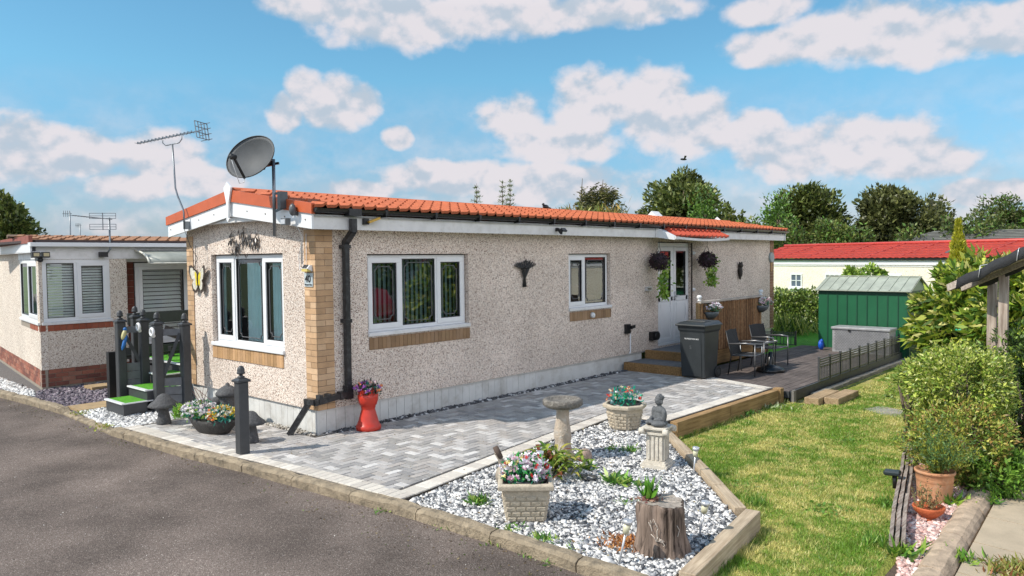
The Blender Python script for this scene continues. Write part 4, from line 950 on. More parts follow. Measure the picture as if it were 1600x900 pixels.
# ================================================================== NEIGHBOUR, LEFT
def left_house():
    t = thing('neighbour_park_home', 'cream pebbledash neighbouring home with white bay window and red brick plinth', 'house', (-1.1,7.2,0))
    FA = (Vector((-1.10,7.2,0)), X_.copy(), -Y_); n_ = Vector((-1,.135,0)).normalized(); FB = (Vector((-1.10,7.2,0)), Vector((.135,1,0)).normalized(), Vector((-1,.135,0)).normalized())
    w = MB()
    wall(w, FA, 1.55, .32, 2.68, [(.06,1.23,1.20,2.36)])
    w.fbox(FB, .001, 7.5, .32, 1.2, -.12, 0); w.fbox(FB, 2.12, 7.5, 1.2, 2.6, -.12, 0)
    w.fbox(FA, 2.0, 7, .32, .55, -.35, -.2); w.fbox(FA, 1.5, 1.56, .32, 2.6, -.4, -.122); w.fbox(FA, 3.6, 8, .32, 2.6, -.42, -.3)
    w.build('wall', speckle('cream_pebbledash', [(.68,.60,.51),(.50,.41,.33),(.78,.72,.64),(.26,.18,.14),(.58,.49,.41)], [0,.38,.55,.84,.94], 84, .6, .010), t)
    RB = M('red_brick', (.30,.1,.06), .85, .2, 5, bump=.4, bs=120, attr=True); pal = ((.24,.085,.055),(.30,.11,.07),(.19,.07,.05),(.33,.15,.10))
    pm = MB(); pm.fbox(FA, .004, 1.55, -.1, .32, -.1, -.006); pm.fbox(FB, .004, 7.5, -.1, .32, -.1, -.006); pm.fbox(FA, 1.56, 1.80, -.1, 2.6, -.42, -.30); pm.fbox(FA, .0, 1.27, 1.03, 1.155, -.04, .002); pm.fbox(FB, .0, 2.18, 1.03, 1.155, -.04, .002)
    pm.build('plinth_mortar', MORT, t)
    b = MB(); bricks(b, FA, 0, 1.55, .0, .32, .225, .08, .004, pal); bricks(b, FB, 0, 7.5, .0, .32, .225, .08, .004, pal); b.build('brick_plinth', RB, t)
    b = MB(); bricks(b, FA, 0, 1.27, 1.03, 1.155, .11, .125, .010, ((.26,.07,.035),(.30,.09,.05)), soldier=True, g=.003); bricks(b, FB, 0, 1.05, 1.03, 1.155, .11, .125, .010, ((.26,.07,.035),(.30,.09,.05)), soldier=True, g=.003); b.build('sill_bricks', RB, t)
    b = MB(); bricks(b, FA, 1.56, 1.80, -.0, 2.6, .24, .12, -.29, ((.14,.035,.02),(.17,.045,.028)), g=.003)
    for _ in (0,): pass
    b = MB(); 
    z = 0; r = 0
    while z < 2.55:
        for u0_, u1_ in (((1.56,1.80),) if r % 2 else ((1.56,1.68),(1.68,1.80))):
            b.col = shd((.15,.04,.025),.85,1.15); b.fbox(FA, u0_+.003, u1_-.003, z+.003, z+.117, -.31, -.29)
        z += .12; r += 1
    b.build('brick_pier', RB, t)
    # bay glazing: two big panes on the long side, one narrow unit on the road side
    SH = M('white_shutter', (.85,.86,.86), .6, .05, 5)
    def slats(Fr, a, b_, c, e, d, wo, p=.052, tilt=.03):
        m = MB(); z = c; o, U, n = Fr
        while z < e:
            m.slab([o+U*a+n*(d-.015)+Z_*(z+tilt), o+U*b_+n*(d-.015)+Z_*(z+tilt), o+U*b_+n*(d+.015)+Z_*z, o+U*a+n*(d+.015)+Z_*z], (0,0,.006)); z += p
        m.build('blind_slats', SH, wo)
    wa = window(t, FA, .06, 1.23, 1.20, 2.36, [.63], [0,1], rec=.0, lead=False, fw=.07, glass=GLASSF); slats(FA, .14, 1.14, 1.28, 2.30, -.1, wa)
    wb = window(t, FB, .05, 2.12, 1.20, 2.36, [1.15], [1,0], rec=.0, lead=False, fw=.07, glass=GLASSF); slats(FB, .14, 2.04, 1.28, 2.30, -.1, wb)
    wc = window(t, (Vector((.5,0,0))+FA[0]+Vector((0,.30,0)), X_.copy(), -Y_), 1.32, 4.1, .60, 2.28, [2.42,3.3], [1,0,1], rec=-.02, lead=False, sill=False, fw=.09, name='patio_door', glass=GLASSF)
    F2 = (FA[0]+Vector((.5,.30,0)), X_.copy(), -Y_); slats(F2, 1.42, 2.30, .75, 2.15, -.1, wc, .085, .06); slats(F2, 2.5, 3.95, .75, 2.15, -.1, wc, .085, .06)
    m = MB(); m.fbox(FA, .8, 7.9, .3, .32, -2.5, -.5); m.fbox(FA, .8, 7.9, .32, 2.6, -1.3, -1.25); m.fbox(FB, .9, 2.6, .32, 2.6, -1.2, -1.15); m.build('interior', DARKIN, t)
    m = MB(); m.fbox(FA, -.03, 8, 2.365, 2.64, -.30, .012); m.fbox(FA, 1.24, 8, 2.30, 2.38, -.35, -.25); m.fbox(FB, -.02, 2.2, 2.365, 2.50, -.12, .012); m.build('head_board', PVCD, t)
    m = MB(); m.fbox(FA, -.16, 8.2, 2.60, 2.67, .10, .17); m.fbox(FA, -.16, 8.2, 2.62, 2.675, .02, .10); m.build('gutter', PVC, t)
    m = MB(); m.fbox(FB, -.1, 8, 2.50, 2.66, .10, .13); m.fbox(FB, -.1, 8, 2.49, 2.51, -.1, .13); m.build('barge_board', PVC, t)
    m = MB(); u = -.1
    while u < 8: m.fbox(FB, u, u+.60, 2.66, 2.80, .09, .15); u += .602
    m.build('roof_trim', M('weathered_red_trim', (.26,.075,.05), .7, .35, 5, bump=.2), t)
    m = MB(); m.fbox(FA, -.05, 8.2, 2.675, 2.72, -3.8, .08); m.build('flat_roof', M('dark_roof_felt', (.05,.035,.035), .8), t)
    tile_sheet(-1.1, 2.2, 9.0, 2.83, 7.2, 2.70, 4, M('old_brown_tile', (.25,.12,.06), .8, .3, 8), 'roof', t, .22)
    m = MB(); m.tube([(-1.1,9.0,2.83),(2.25,9.0,2.83)], .04, 6); m.build('ridge_cap', M('old_brown_tile', (.16,.11,.08), .8, .3, 8), t)
    # clear curved canopy over the patio door
    cn = thing('glazed_canopy', 'smoky curved canopy sheet over the neighbouring patio door', 'canopy', (1.2,7.2,2.45))
    CM = M('smoky_polycarbonate', (.26,.27,.24), .25, .25, 3)
    m = MB(); n = 8; V = []
    for x in (.62, 3.9):
        for i in range(n+1):
            a = i/n; V.append((x, 7.4-.85*math.sin(a*math.pi/2)*1.0, 2.27+.27*math.cos(a*math.pi/2)))
    m.add(V, [(i,i+1,n+2+i,n+1+i) for i in range(n)], True); o = m.build('canopy_sheet', CM, cn); sd = o.modifiers.new('solid','SOLIDIFY'); sd.thickness = .01
    m = MB(); m.tube(V[:n+1], .022, 6); m.tube(V[n+1:], .022, 6); m.tube([V[n],V[-1]], .014, 6); m.build('canopy_frame', M('cream_plastic', (.62,.60,.52), .4), cn)
    fl = thing('twin_floodlight', 'black twin floodlight under the corner of the neighbouring roof', 'lamp', (-1.1,7.1,2.45))
    for s in (-.07,.09):
        m = MB(); m.bar((-1.12+s,7.06,2.44),(-1.12+s,6.98,2.45),.13,.10); m.build('lamp_head', PLAS, fl); m = MB(); m.box((-1.16+s,6.972,2.42),(-1.07+s,6.978,2.48)); m.build('lens', M('warm_lens', (.5,.42,.25), .3), fl)
    m = MB(); m.ell((-1.11,7.04,2.35),(.05,.05,.04)); m.box((-1.15,7.03,2.34),(-1.07,7.2,2.42)); m.build('sensor', PLAS, fl)
    ae = thing('tv_aerial', 'television aerial with two rows of bars on a short pole on the left home', 'aerial', (-.05,7.1,2.5))
    top = Vector((.10,7.05,3.16)); m = MB(); m.tube([(.02,7.1,2.42),(.10,7.05,2.55),top], .018, 8); m.build('mast', GALV, ae)
    m = MB(); s = Vector((.78,-.62,0)).normalized()*.235; bx = Vector((-.86,-.40,.04)).normalized()
    for z in (3.24,3.19,3.14,3.03,2.98,2.93): m.bar(top*1+Vector((-.12,0,z-3.16))-s, top+Vector((-.12,0,z-3.16))+s, .006,.010)
    for zz in (3.19,2.98):
        for k in (-1,0,1): m.bar(top+Vector((-.12,0,zz-3.16-.055))+s*k, top+Vector((-.12,0,zz-3.16+.055))+s*k, .008,.008)
    m.bar(top+Vector((-.12,0,.09)), top+Vector((-.12,0,-.24)), .014,.014); m.build('reflector', GALV, ae)
    m = MB(); a = top+Vector((-.05,0,-.03)); b = a+bx*.78; m.bar(a+Vector((.1,0,0)), b, .014,.014)
    for i in range(11): p = b+(a-b)*i/12; m.bar(p-s*.28, p+s*.28, .005,.008)
    m.build('boom', GALV, ae)
    m = MB(); m.box((-.08,7.05,2.40),(.06,7.15,2.50)); m.build('bracket', BLK, ae)
left_house()

# ================================================================== ENTRANCE STEPS ON THE LEFT
def side_steps():
    t = thing('garden_steps', 'charcoal painted steps with bright green artificial turf treads and white nosings', 'steps', (-.9,3.8,0))
    TG = M('artificial_turf', (.11,.42,.015), .9, .2, 30, bump=1, bs=220)
    for i, (x0, x1, z0, z1) in enumerate(((-1.15,-.6,-.06,.14),(-.80,-.2,.0,.30),(-.45,.3,.12,.47),(-.10,1.6,.25,.60))):
        y0, y1 = 3.45+.0*i, 4.13
        if i >= 2: y0 = 3.72
        if i == 3: y1 = 5.4
        m = MB(); m.box((x0+.03,y0,z0),(x1,y1,z1)); m.build('riser', CHAR, t)
        m = MB(); m.box((x0,y0-.005,z1-.0),(x0+.055,y1+.005,z1+.022)); m.box((x0+.056,y0-.005,z1),(x1,y0+.02,z1+.018)); m.build('nosing', PVC if i < 4 else CHAR, t)
        m = MB(); m.box((x0+.058,y0+.022,z1),(x1-.01,y1,z1+.016)); m.build('turf_tread', TG, t)
side_steps()
def post(loc, h, label, w=.13, ball=True, group='charcoal posts with acorn finials', z0=-.08, cap=True):
    t = thing('wooden_post', label, 'post', (loc[0],loc[1],z0), group=group); x, y = loc
    m = MB(); m.box((x-w/2,y-w/2,z0),(x+w/2,y+w/2,h)); o = m.build('shaft', CHAR, t); b = o.modifiers.new('bevel','BEVEL'); b.width = .01
    if cap:
        m = MB(); k = w/2+.018; m.lathe([(k*1.41,0),(k*1.41,.022),(w*.35*1.41,.045)], (x,y,h), 4, rot=math.pi/4); m.build('cap', CHAR, t)
    if ball:
        m = MB(); m.lathe([(.02,0),(.045,.012),(.045,.02),(.02,.035),(.022,.045),(.046,.055),(.05,.065),(.044,.075),(.044,.10),(.036,.13),(.018,.148),(.002,.152)], (x,y,h+.04), 14); m.build('acorn_finial', CHAR, t)
    return t
post((-1.15,-.13), .86, 'single charcoal post with acorn top standing at the kerb beside the mushroom', .125, group=None)
post((-.80,4.33), 1.33, 'tall charcoal post with acorn top, leftmost of the step posts')
post((-.45,4.62), 1.37, 'charcoal post with acorn top, just behind the leftmost step post', .11)
post((-.47,4.25), 1.33, 'charcoal post with acorn top, at the far side of the second green tread')
post((-.62,3.38), 1.33, 'charcoal post with acorn top, right beside the green treads above the mushroom')
post((-.27,3.20), 1.30, 'charcoal post with acorn top, against the brick corner of the home')
def panel(name, label, p, q, z0, z1, style):
    t = thing(name, label, 'fence', (*p, z0)); a = Vector((*p,0)); b = Vector((*q,0)); d = (b-a); L_ = d.length; d.normalize(); nn = Vector((-d.y,d.x,0)); Fr = (a, d, nn)
    m = MB(); n = 4; h = .135
    for i in range(n): m.fbox(Fr, 0, L_, z0+i*h+.004, z0+(i+1)*h-.006, -.012, .012)
    m.build('boards', M('grey_painted_board', (.13,.135,.145), .55, .2, 10, bump=.2, bs=50), t)
    m = MB(); m.bar(a+Z_*(z1-.10), b+Z_*(z1-.10), .03,.10); m.build('top_rail', M('grey_painted_board', (.13,.135,.145), .55, .2, 10), t)
    m = MB(); m.bar(a+Z_*(z1-.2)+d*.02, b+Z_*(z0+n*h+.02)-d*.02, .03,.05) if style else m.bar(b+Z_*(z1-.12)-d*.02, a+Z_*(z0+n*h+.02)+d*.02, .03,.05); m.build('brace', CHAR, t)
    m = MB(); c = a+d*L_*.5+Z_*(z0+n*h-.10)+nn*.016
    pts = [c+d*.05*math.cos(x)+Z_*.07*math.sin(x) for x in np.linspace(.6,5.7,10)]; m.tube(pts, .012, 5); m.build('crescent_cutout', BLK, t)
panel('gate_panel', 'grey boarded side panel with diagonal brace on the far side of the green steps', (-.74,4.33), (-.52,4.27), .12, 1.30, 1)
panel('gate_panel', 'grey boarded side panel with diagonal brace on the near side of the green steps', (-.57,3.36), (-.32,3.22), -.05, 1.30, 0)
def handrail():
    t = thing('handrail', 'dark sloping handrail boards behind the posts of the green steps', 'handrail', (.2,5.2,.6))
    m = MB(); m.box((-.3,5.3,1.20),(2.2,5.34,1.40)); m.build('top_board', CHAR, t)
    m = MB(); m.bar((-.42,3.62,1.22),(.25,3.70,.95),.035,.15); m.build('sloping_rail', CHAR, t)
    m = MB(); m.box((-.4,5.30,.60),(2.2,5.33,.80)); m.build('lower_board', CHAR, t)
handrail()
def low_fence():
    t = thing('rail_fence', 'low black rail fence beside the slab path', 'fence', (-.75,5.0,-.05))
    m = MB(); m.box((-.80,4.84,-.08),(-.68,4.95,.80)); m.build('post', BLK, t)
    for z in (.70,.52,.34,.16): m = MB(); m.bar((-.69,4.90,z),(1.8,4.98,z),.03,.035); m.build('rail', BLK, t)
    m = MB(); m.box((.25,4.87,-.06),(.31,4.99,.80)); m.build('post', BLK, t); m = MB(); m.box((.75,4.88,-.06),(.81,5.0,.80)); m.build('post', BLK, t)
low_fence()
def parrot():
    t = thing('parrot_ornament', 'blue and yellow parrot ornament clinging to the leftmost step post', 'ornament', (-.80,4.24,1.05))
    c = Vector((-.80,4.21,1.08)); T = Matrix.Rotation(R(18),3,'Y')
    m = MB(); m.ell(c+Vector((-.0,-.02,.06)),(.035,.04,.09),10,7,T); m.build('yellow_body', M('parrot_yellow', (.55,.50,.25), .5), t)
    m = MB(); m.ell(c+Vector((-.0,-.03,-.07)),(.03,.03,.13),10,7,T); m.ell(c+Vector((.02,-.02,.14)),(.03,.03,.035)); m.build('blue_wing', M('parrot_blue', (.02,.14,.42), .4), t)
parrot()
for i, (p, lab) in enumerate((((-.55,4.20,1.24),'white skull shaped lantern fixed on a step post beside the parrot'),((-.70,3.33,1.22),'white skull shaped lantern fixed on the step post above the mushroom'))):
    t = thing('round_lantern', lab, 'lantern', p, group='white lanterns on the step posts'); m = MB(); m.tube([Vector(p)+Vector((-.02,.055*math.cos(a),.055*math.sin(a))) for a in np.linspace(0,2*math.pi,13)], .022, 8, False); m.build('ring', PVC, t)
    m = MB(); m.ell(Vector(p)-Z_*.06,(.03,.035,.03)); m.build('drop', PVC, t)
# ================================================================== FLOWERS AND GARDEN ORNAMENTS
def bouquet(t, c, rx, ry, rz, n, palette, green=((.03,.30,.16),(.05,.38,.12),(.02,.22,.14)), fs=.034, ng=None):
    ng = ng or max(320, n*3); c = np.array(c, float)
    P = c+sph(ng)*np.array([rx,ry,rz]); P[:,2] = np.maximum(P[:,2], c[2]-rz*.35)
    leaves('foliage', P, RNG.normal(0,.6,(ng,3))+np.array([0,0,.6]), .06, .022, LEAF, t, pick(green, ng)*RNG.uniform(.6,1.4,(ng,1)))
    q = sph(n, False); q[:,2] = np.abs(q[:,2])*.95+.02; q = c+q*np.array([rx,ry,rz])*RNG.uniform(.8,1.08,(n,1)); cc = pick(palette, n)
    k = 6; Pq = np.repeat(q, k, 0); a = np.tile(np.arange(k)*2*math.pi/k, n)+np.repeat(RNG.uniform(0,6,n), k)
    ax = sph(n, False); ax[:,2] = np.abs(ax[:,2])+.4; ax /= np.linalg.norm(ax,axis=1,keepdims=True); u = np.cross(ax, RNG.normal(size=(n,3))); u /= np.linalg.norm(u,axis=1,keepdims=True); v = np.cross(ax,u)
    d = np.repeat(u,k,0)*np.cos(a)[:,None]+np.repeat(v,k,0)*np.sin(a)[:,None]+np.repeat(ax,k,0)*.35
    leaves('flowers', Pq, d, fs, fs*.8, PETAL, t, np.repeat(cc*RNG.uniform(.75,1.1,(n,1)),k,0), jit=.15)
def block_planter(loc, w, h, label, flowers, pal, octa=False, ang=0.0, green=None):
    t = thing('stone_planter', label, 'planter', loc, ang); n = 8 if octa else 4; rot = math.pi/n; k = 1/math.cos(rot)
    m = MB(); prof = [(w*.36,0),(w*.37,.02),(w*.47,h*.80),(w*.47,h*.84),(w*.55,h*.84),(w*.56,h*.96),(w*.53,h),(w*.46,h),(w*.44,h*.90),(0.01,h*.90)]
    m.lathe([(r*k,z) for r,z in prof], (0,0,0), n, rot=rot); o = m.build('tub', CAST, t, local=True); o.data.polygons.foreach_set('use_smooth', [False]*len(o.data.polygons))
    b = o.modifiers.new('bevel','BEVEL'); b.width = .008; b.segments = 2
    m = MB()                                       # raised rusticated blocks on the faces
    for s in range(n):
        a0 = s*2*math.pi/n; nx = Vector((math.cos(a0),math.sin(a0),0)); ux = Vector((-math.sin(a0),math.cos(a0),0)); rows = 5; face = 2*math.tan(math.pi/n)
        for r in range(rows):
            z0 = h*.04+(h*.66)*r/rows; z1 = z0+h*.66/rows-.008; rr = w*(.37+.10*(z0+z1)/2/(h*.8)); half = rr*face/2-.006; nb = (4 if not octa else 2); o_ = (r % 2)*.5
            es = [max(-1,min(1,-1+2*(j-o_)/nb)) for j in range(nb+2)]
            for e0, e1 in zip(es, es[1:]):
                if e1-e0 < .12: continue
                c0, c1 = e0*half+.004, e1*half-.004; dz = w*.10/(h*.8)*(z1-z0)
                base = [nx*(rr-.006)+ux*c0+Z_*z0, nx*(rr-.006)+ux*c1+Z_*z0, nx*(rr+dz*.5)+ux*c1+Z_*z1, nx*(rr+dz*.5)+ux*c0+Z_*z1]; q = .007
                top = [base[0]+nx*.014+ux*q+Z_*q, base[1]+nx*.016-ux*q+Z_*q, base[2]+nx*.012-ux*q-Z_*q, base[3]+nx*.014+ux*q-Z_*q]
                m.add(base+top, [(0,1,5,4),(1,2,6,5),(2,3,7,6),(3,0,4,7),(4,5,6,7)])
    m.build('stone_blocks', CAST, t, local=True)
    m = MB(); m.lathe([(w*.44,h*.88),(w*.45,h*1.02),(w*.42,h*1.03),(w*.40,h*.97),(.01,h*.97)], (0,0,0), 20); m.build('liner', PLAS, t, local=True)
    c = np.array(loc)+np.array([0,0,h*1.05]); bouquet(t, c, w*.50, w*.50, w*.42, flowers, pal, green or ((.02,.26,.08),(.04,.36,.05),(.01,.2,.12)))
    for o in [x for x in bpy.data.objects if x.parent == t and x.name.split('.')[0] in ('foliage','flowers')]: o.data.transform(Matrix.Rotation(-ang,4,'Z'))
    return t
PK = [(.85,.80,.82),(.80,.50,.62),(.85,.78,.85),(.85,.83,.80),(.60,.04,.04),(.75,.72,.85),(.80,.76,.8),(.80,.70,.3)]
block_planter((-.60,-4.12,-.03), .44, .36, 'square brick patterned stone planter full of pink, white and red flowers, nearest the kerb', 150, PK, ang=R(41.7))
block_planter((2.93,-2.86,-.02), .50, .34, 'octagonal stone planter with turquoise foliage and small red flowers behind the seated statue', 26, [(.75,.08,.06),(.8,.7,.5),(.5,.75,.75),(.8,.35,.2)], True, R(20), ((.01,.32,.25),(.02,.42,.3),(.02,.28,.10)))
def red_pot():
    t = thing('chimney_pot_planter', 'bright red waisted chimney pot planter holding pansies against the long wall', 'planter', (.60,-.28,0))
    m = MB(); m.lathe([(.165,0),(.17,.02),(.17,.055),(.155,.07),(.13,.14),(.095,.27),(.09,.285),(.10,.30),(.10,.33),(.115,.34),(.135,.40),(.14,.48),(.13,.49),(.12,.40),(.02,.38)], (.60,-.28,0), 28)
    me = m.build('pot', M('red_glazed_clay', (.50,.035,.018), .38, .12, 9), t)
    for k in range(28):                                            # notched crown rim
        pass
    m = MB()
    for k in range(6):
        a = k*math.pi/3+.3; pts = [Vector((.60+.137*math.cos(a+b),-.28+.137*math.sin(a+b),z)) for b, z in ((-.36,.47),(.36,.47),(.22,.545),(-.22,.545))]; m.slab(pts, Vector((-math.cos(a),-math.sin(a),0))*.014)
    m.build('crown_rim', bpy.data.materials['red_glazed_clay'], t, recalc=True)
    bouquet(t, (.60,-.28,.53), .19, .17, .13, 36, [(.75,.45,.40),(.80,.25,.08),(.40,.12,.50),(.35,.10,.45),(.75,.60,.65)], ((.01,.10,.08),(.02,.16,.12),(.03,.06,.03),(.10,.02,.02)), .034, 260)
red_pot()
def bowl_planter():
    t = thing('boat_planter', 'long dark log shaped bowl of yellow, white and teal artificial flowers on the pale paving', 'planter', (-.86,1.30,0))
    DK = M('dark_resin_bark', (.035,.032,.03), .55, .35, 14, bump=.8, bs=40)
    m = MB(); n = 24; V = []; ax = Vector((.24,-.97,0)).normalized(); si = Vector((ax.y,-ax.x,0))
    for z, s in ((0,.62),(.03,.72),(.10,.92),(.17,1.0),(.18,.95),(.14,.88)):
        for k in range(n): a = 2*math.pi*k/n; V.append(Vector((-.84,1.22,z))+ax*.42*s*math.cos(a)*(1+.0)+si*.19*s*math.sin(a)+Vector((0,0,.03*abs(math.cos(a))*(z > .05))))
    m.add(V, [(i*n+k,i*n+(k+1)%n,(i+1)*n+(k+1)%n,(i+1)*n+k) for i in range(5) for k in range(n)]+[tuple(5*n+k for k in range(n)), tuple(range(n-1,-1,-1))], True); m.build('bowl', DK, t)
    bouquet(t, (-.90,1.46,.24), .22, .26, .17, 110, [(.85,.83,.85),(.78,.72,.80),(.80,.76,.7),(.6,.5,.6)], ((.03,.22,.16),(.05,.25,.10),(.25,.4,.05)))
    bouquet(t, (-.80,1.02,.22), .20, .22, .15, 120, [(.85,.60,.03),(.85,.70,.10),(.80,.65,.4),(.85,.82,.75),(.7,.2,.05)], ((.02,.25,.2),(.03,.20,.15)))
    bouquet(t, (-1.0,1.80,.20), .10, .10, .12, 16, [(.75,.80,.15)], ((.2,.4,.05),), .04)
    m = MB()
    for k in range(6): m.tube([(-.90,1.40,.3),(-.90+random.uniform(-.1,.1),1.40+random.uniform(-.1,.1),.42),(-.9+random.uniform(-.15,.15),1.42+random.uniform(-.15,.15),.55+random.uniform(0,.05))], .004, 4)
    m.build('twigs', M('dark_twig', (.10,.04,.03), .8), t)
bowl_planter()
SLST = M('dark_weathered_stone', (.075,.075,.078), .8, .35, 18, bump=.9, bs=45, dark=(.19,.19,.19), dfac=.5)
def toadstool(loc, h, label, r=.2):
    t = thing('toadstool_ornament', label, 'ornament', loc); x, y, z = loc
    m = MB(); m.lathe([(.095,0),(.10,.015),(.085,h*.2),(.07,h*.4),(.062,h*.56),(.07,h*.62)], loc, 16, .04); m.build('stalk', SLST, t)
    m = MB(); m.lathe([(.05,h*.58),(r*.7,h*.56),(r*.97,h*.58),(r,h*.62),(r*.9,h*.69),(r*.6,h*.80),(r*.38,h*.93),(r*.2,h*.985),(.01,h)], loc, 20, .05); m.build('cap', SLST, t)
toadstool((-1.03,2.28,-.01), .44, 'dark stone toadstool in front of the green turf steps', .2)
toadstool((-.80,.30,0), .40, 'dark stone toadstool half hidden behind the acorn topped kerb post', .18)
def remesh(o, vs=.006, sm=4):
    r = o.modifiers.new('remesh','REMESH'); r.mode = 'VOXEL'; r.voxel_size = vs; r.use_smooth_shade = True
    s = o.modifiers.new('smooth','SMOOTH'); s.iterations = sm; s.factor = .5
def well_ornament():
    t = thing('fountain_ornament', 'dark resin ornament with lidded barrel top and tilting spout behind the flower bowl', 'ornament', (-.45,1.0,0))
    x, y = G(357,664,0).x, G(357,664,0).y
    m = MB(); m.lathe([(.13,0),(.14,.03),(.11,.15),(.10,.33),(.115,.40),(.10,.42)], (x,y,0), 16, .05); b = m.build('barrel', SLST, t)
    m = MB(); m.lathe([(.10,.40),(.155,.42),(.165,.45),(.15,.47),(.11,.52),(.05,.555),(.03,.56),(.03,.58),(.005,.60)], (x,y,0), 18, .02); m.build('lid', SLST, t)
    m = MB(); m.tube([(x,y,.36),(x-.10,y+.12,.34),(x-.19,y+.24,.28)], [.055,.065,.075], 12); m.build('spout', SLST, t)
well_ornament()
def birdbath():
    x, y, z = 1.17, -3.17, -.03
    t = thing('bird_bath', 'weathered stone bird bath with a round basin on a bark textured stem', 'bird bath', (x,y,z))
    m = MB(); n = 20; V = []; pr = [(.15,0),(.14,.04),(.105,.09),(.09,.16),(.088,.22),(.10,.27),(.095,.34),(.075,.45),(.07,.55),(.085,.62)]
    for r, h in pr:
        for k in range(n): a = 2*math.pi*k/n; rr = r*(1+.09*math.sin(5*a+h*8)+random.uniform(-.03,.03)); V.append((x+rr*math.cos(a),y+rr*math.sin(a),z+h))
    m.add(V, [(i*n+k,i*n+(k+1)%n,(i+1)*n+(k+1)%n,(i+1)*n+k) for i in range(len(pr)-1) for k in range(n)], True); m.build('stem', M('pinkish_cast_stone', (.46,.38,.30), .9, .22, 12, bump=1, bs=50, dark=(.62,.60,.56), dfac=.6), t)
    m = MB(); n = 40; V = []; pr = [(.06,.58),(.15,.595),(.20,.615),(.222,.64),(.222,.69),(.205,.705),(.175,.70),(.155,.672),(.01,.66)]
    for i, (r, h) in enumerate(pr):
        for k in range(n): a = 2*math.pi*k/n; rr = r*(1+(.05*(k % 2) if 1 < i < 5 else 0)+random.uniform(-.015,.015)); V.append((x+rr*math.cos(a),y+rr*math.sin(a),z+h))
    m.add(V, [(i*n+k,i*n+(k+1)%n,(i+1)*n+(k+1)%n,(i+1)*n+k) for i in range(len(pr)-1) for k in range(n)]+[tuple(8*n+k for k in range(n))], True); m.build('basin', M('mossy_basin_stone', (.17,.155,.135), .9, .35, 22, bump=1, bs=60, dark=(.50,.47,.42), dfac=.5), t)
    t2 = thing('rock', 'rounded pinkish rock at the foot of the bird bath', 'rock', (x+.1,y-.23,z)); m = MB(); m.ell((x+.12,y-.22,z+.05),(.10,.08,.08)); o = m.build('rock_body', M('pink_rock', (.36,.26,.21), .9, .3, 8, bump=1, bs=20), t2)
birdbath()
def pillar():
    x, y, z = 1.58, -4.18, -.03; a = R(-4)
    t = thing('classical_pillar', 'short white fluted stone pillar with scroll capital on the gravel', 'pedestal', (x,y,z))
    T = Matrix.Translation((x,y,z)) @ Matrix.Rotation(R(12),4,'Z')
    PM = M('aged_white_stone', (.58,.53,.45), .85, .18, 12, bump=.5, bs=60, dark=(.24,.20,.16), dfac=.45)
    m = MB(); m.box((-.15,-.15,0),(.15,.15,.045),T); m.box((-.13,-.13,.045),(.13,.13,.07),T); m.box((-.115,-.115,.07),(.115,.115,.085),T); m.build('base', PM, t)
    m = MB(); m.box((-.092,-.092,.085),(.092,.092,.37),T)
    for k in range(4):
        for s in (-1,1):
            u = -.072+k*.048
            m.box((u-.013,s*.092,.095),(u+.013,s*.104,.355),T) if s < 0 else m.box((u-.013,.092,.095),(u+.013,.104,.355),T)
            m.box((-.104 if s < 0 else .092,u-.013,.095),(-.092 if s < 0 else .104,u+.013,.355),T)
    m.build('shaft', PM, t)
    m = MB(); m.box((-.12,-.12,.37),(.12,.12,.40),T); m.box((-.14,-.14,.43),(.14,.14,.46),T); m.box((-.11,-.11,.40),(.11,.11,.43),T)
    for sx in (-1,1):
        for sy in (-1,1): m.cyl(T @ Vector((sx*.135,sy*.135-.03,.415)), T @ Vector((sx*.135,sy*.135+.03,.415)), .036, n=12)
    o = m.build('capital', PM, t); b = o.modifiers.new('bevel','BEVEL'); b.width = .005
    # seated figure
    s = thing('seated_statue', 'small dark grey seated cross legged statue on top of the classical pillar', 'statue', (x,y,z+.46))
    c = Vector((x,y,z+.46)); f = Vector((-.80,.35,0)).normalized(); sd = Vector((-f.y,f.x,0)); Tt = Matrix((f,sd,Z_)).transposed()
    def e(m, p, r, rot=None): m.ell(c+Tt @ Vector(p), r, 14, 10, Tt if rot is None else Tt @ rot)
    m = MB()
    e(m,(-.02,0,.035),(.085,.115,.04)); e(m,(-.03,0,.10),(.06,.085,.085)); e(m,(-.03,0,.165),(.052,.088,.05))
    for k in (-1,1):
        e(m,(.045,k*.085,.032),(.085,.042,.032), Matrix.Rotation(-k*.55,3,'Z')); e(m,(-.02,k*.095,.125),(.03,.03,.075)); e(m,(.03,k*.06,.075),(.055,.026,.026), Matrix.Rotation(-k*.5,3,'Z'))
        e(m,(-.025,k*.047,.262),(.012,.008,.026))
    e(m,(.075,0,.045),(.04,.06,.02)); e(m,(-.025,0,.215),(.026,.026,.03)); e(m,(-.018,0,.275),(.047,.043,.055)); e(m,(.025,0,.270),(.012,.008,.014)); e(m,(.018,0,.250),(.014,.014,.006)); e(m,(.022,.018,.283),(.008,.011,.006)); e(m,(.022,-.018,.283),(.008,.011,.006))
    o = m.build('figure', M('dark_grey_stone', (.10,.105,.11), .75, .25, 22, bump=.4, bs=70, dark=(.22,.22,.23), dfac=.4), s); remesh(o, .005, 2)
    m = MB()
    e(m,(-.026,0,.300),(.050,.046,.042)); e(m,(-.03,0,.335),(.022,.022,.018))
    for _ in range(60):
        q = Vector(sph(1,False)[0]); 
        if q.z > -.1 and q.x < .6: p = Vector((-.028,0,.300))+Vector((q.x*.05,q.y*.046,abs(q.z)*.042)); e(m, p, (.007,.007,.007))
    m.build('hair', M('dark_grey_stone', (.10,.105,.11), .75), s)
pillar()
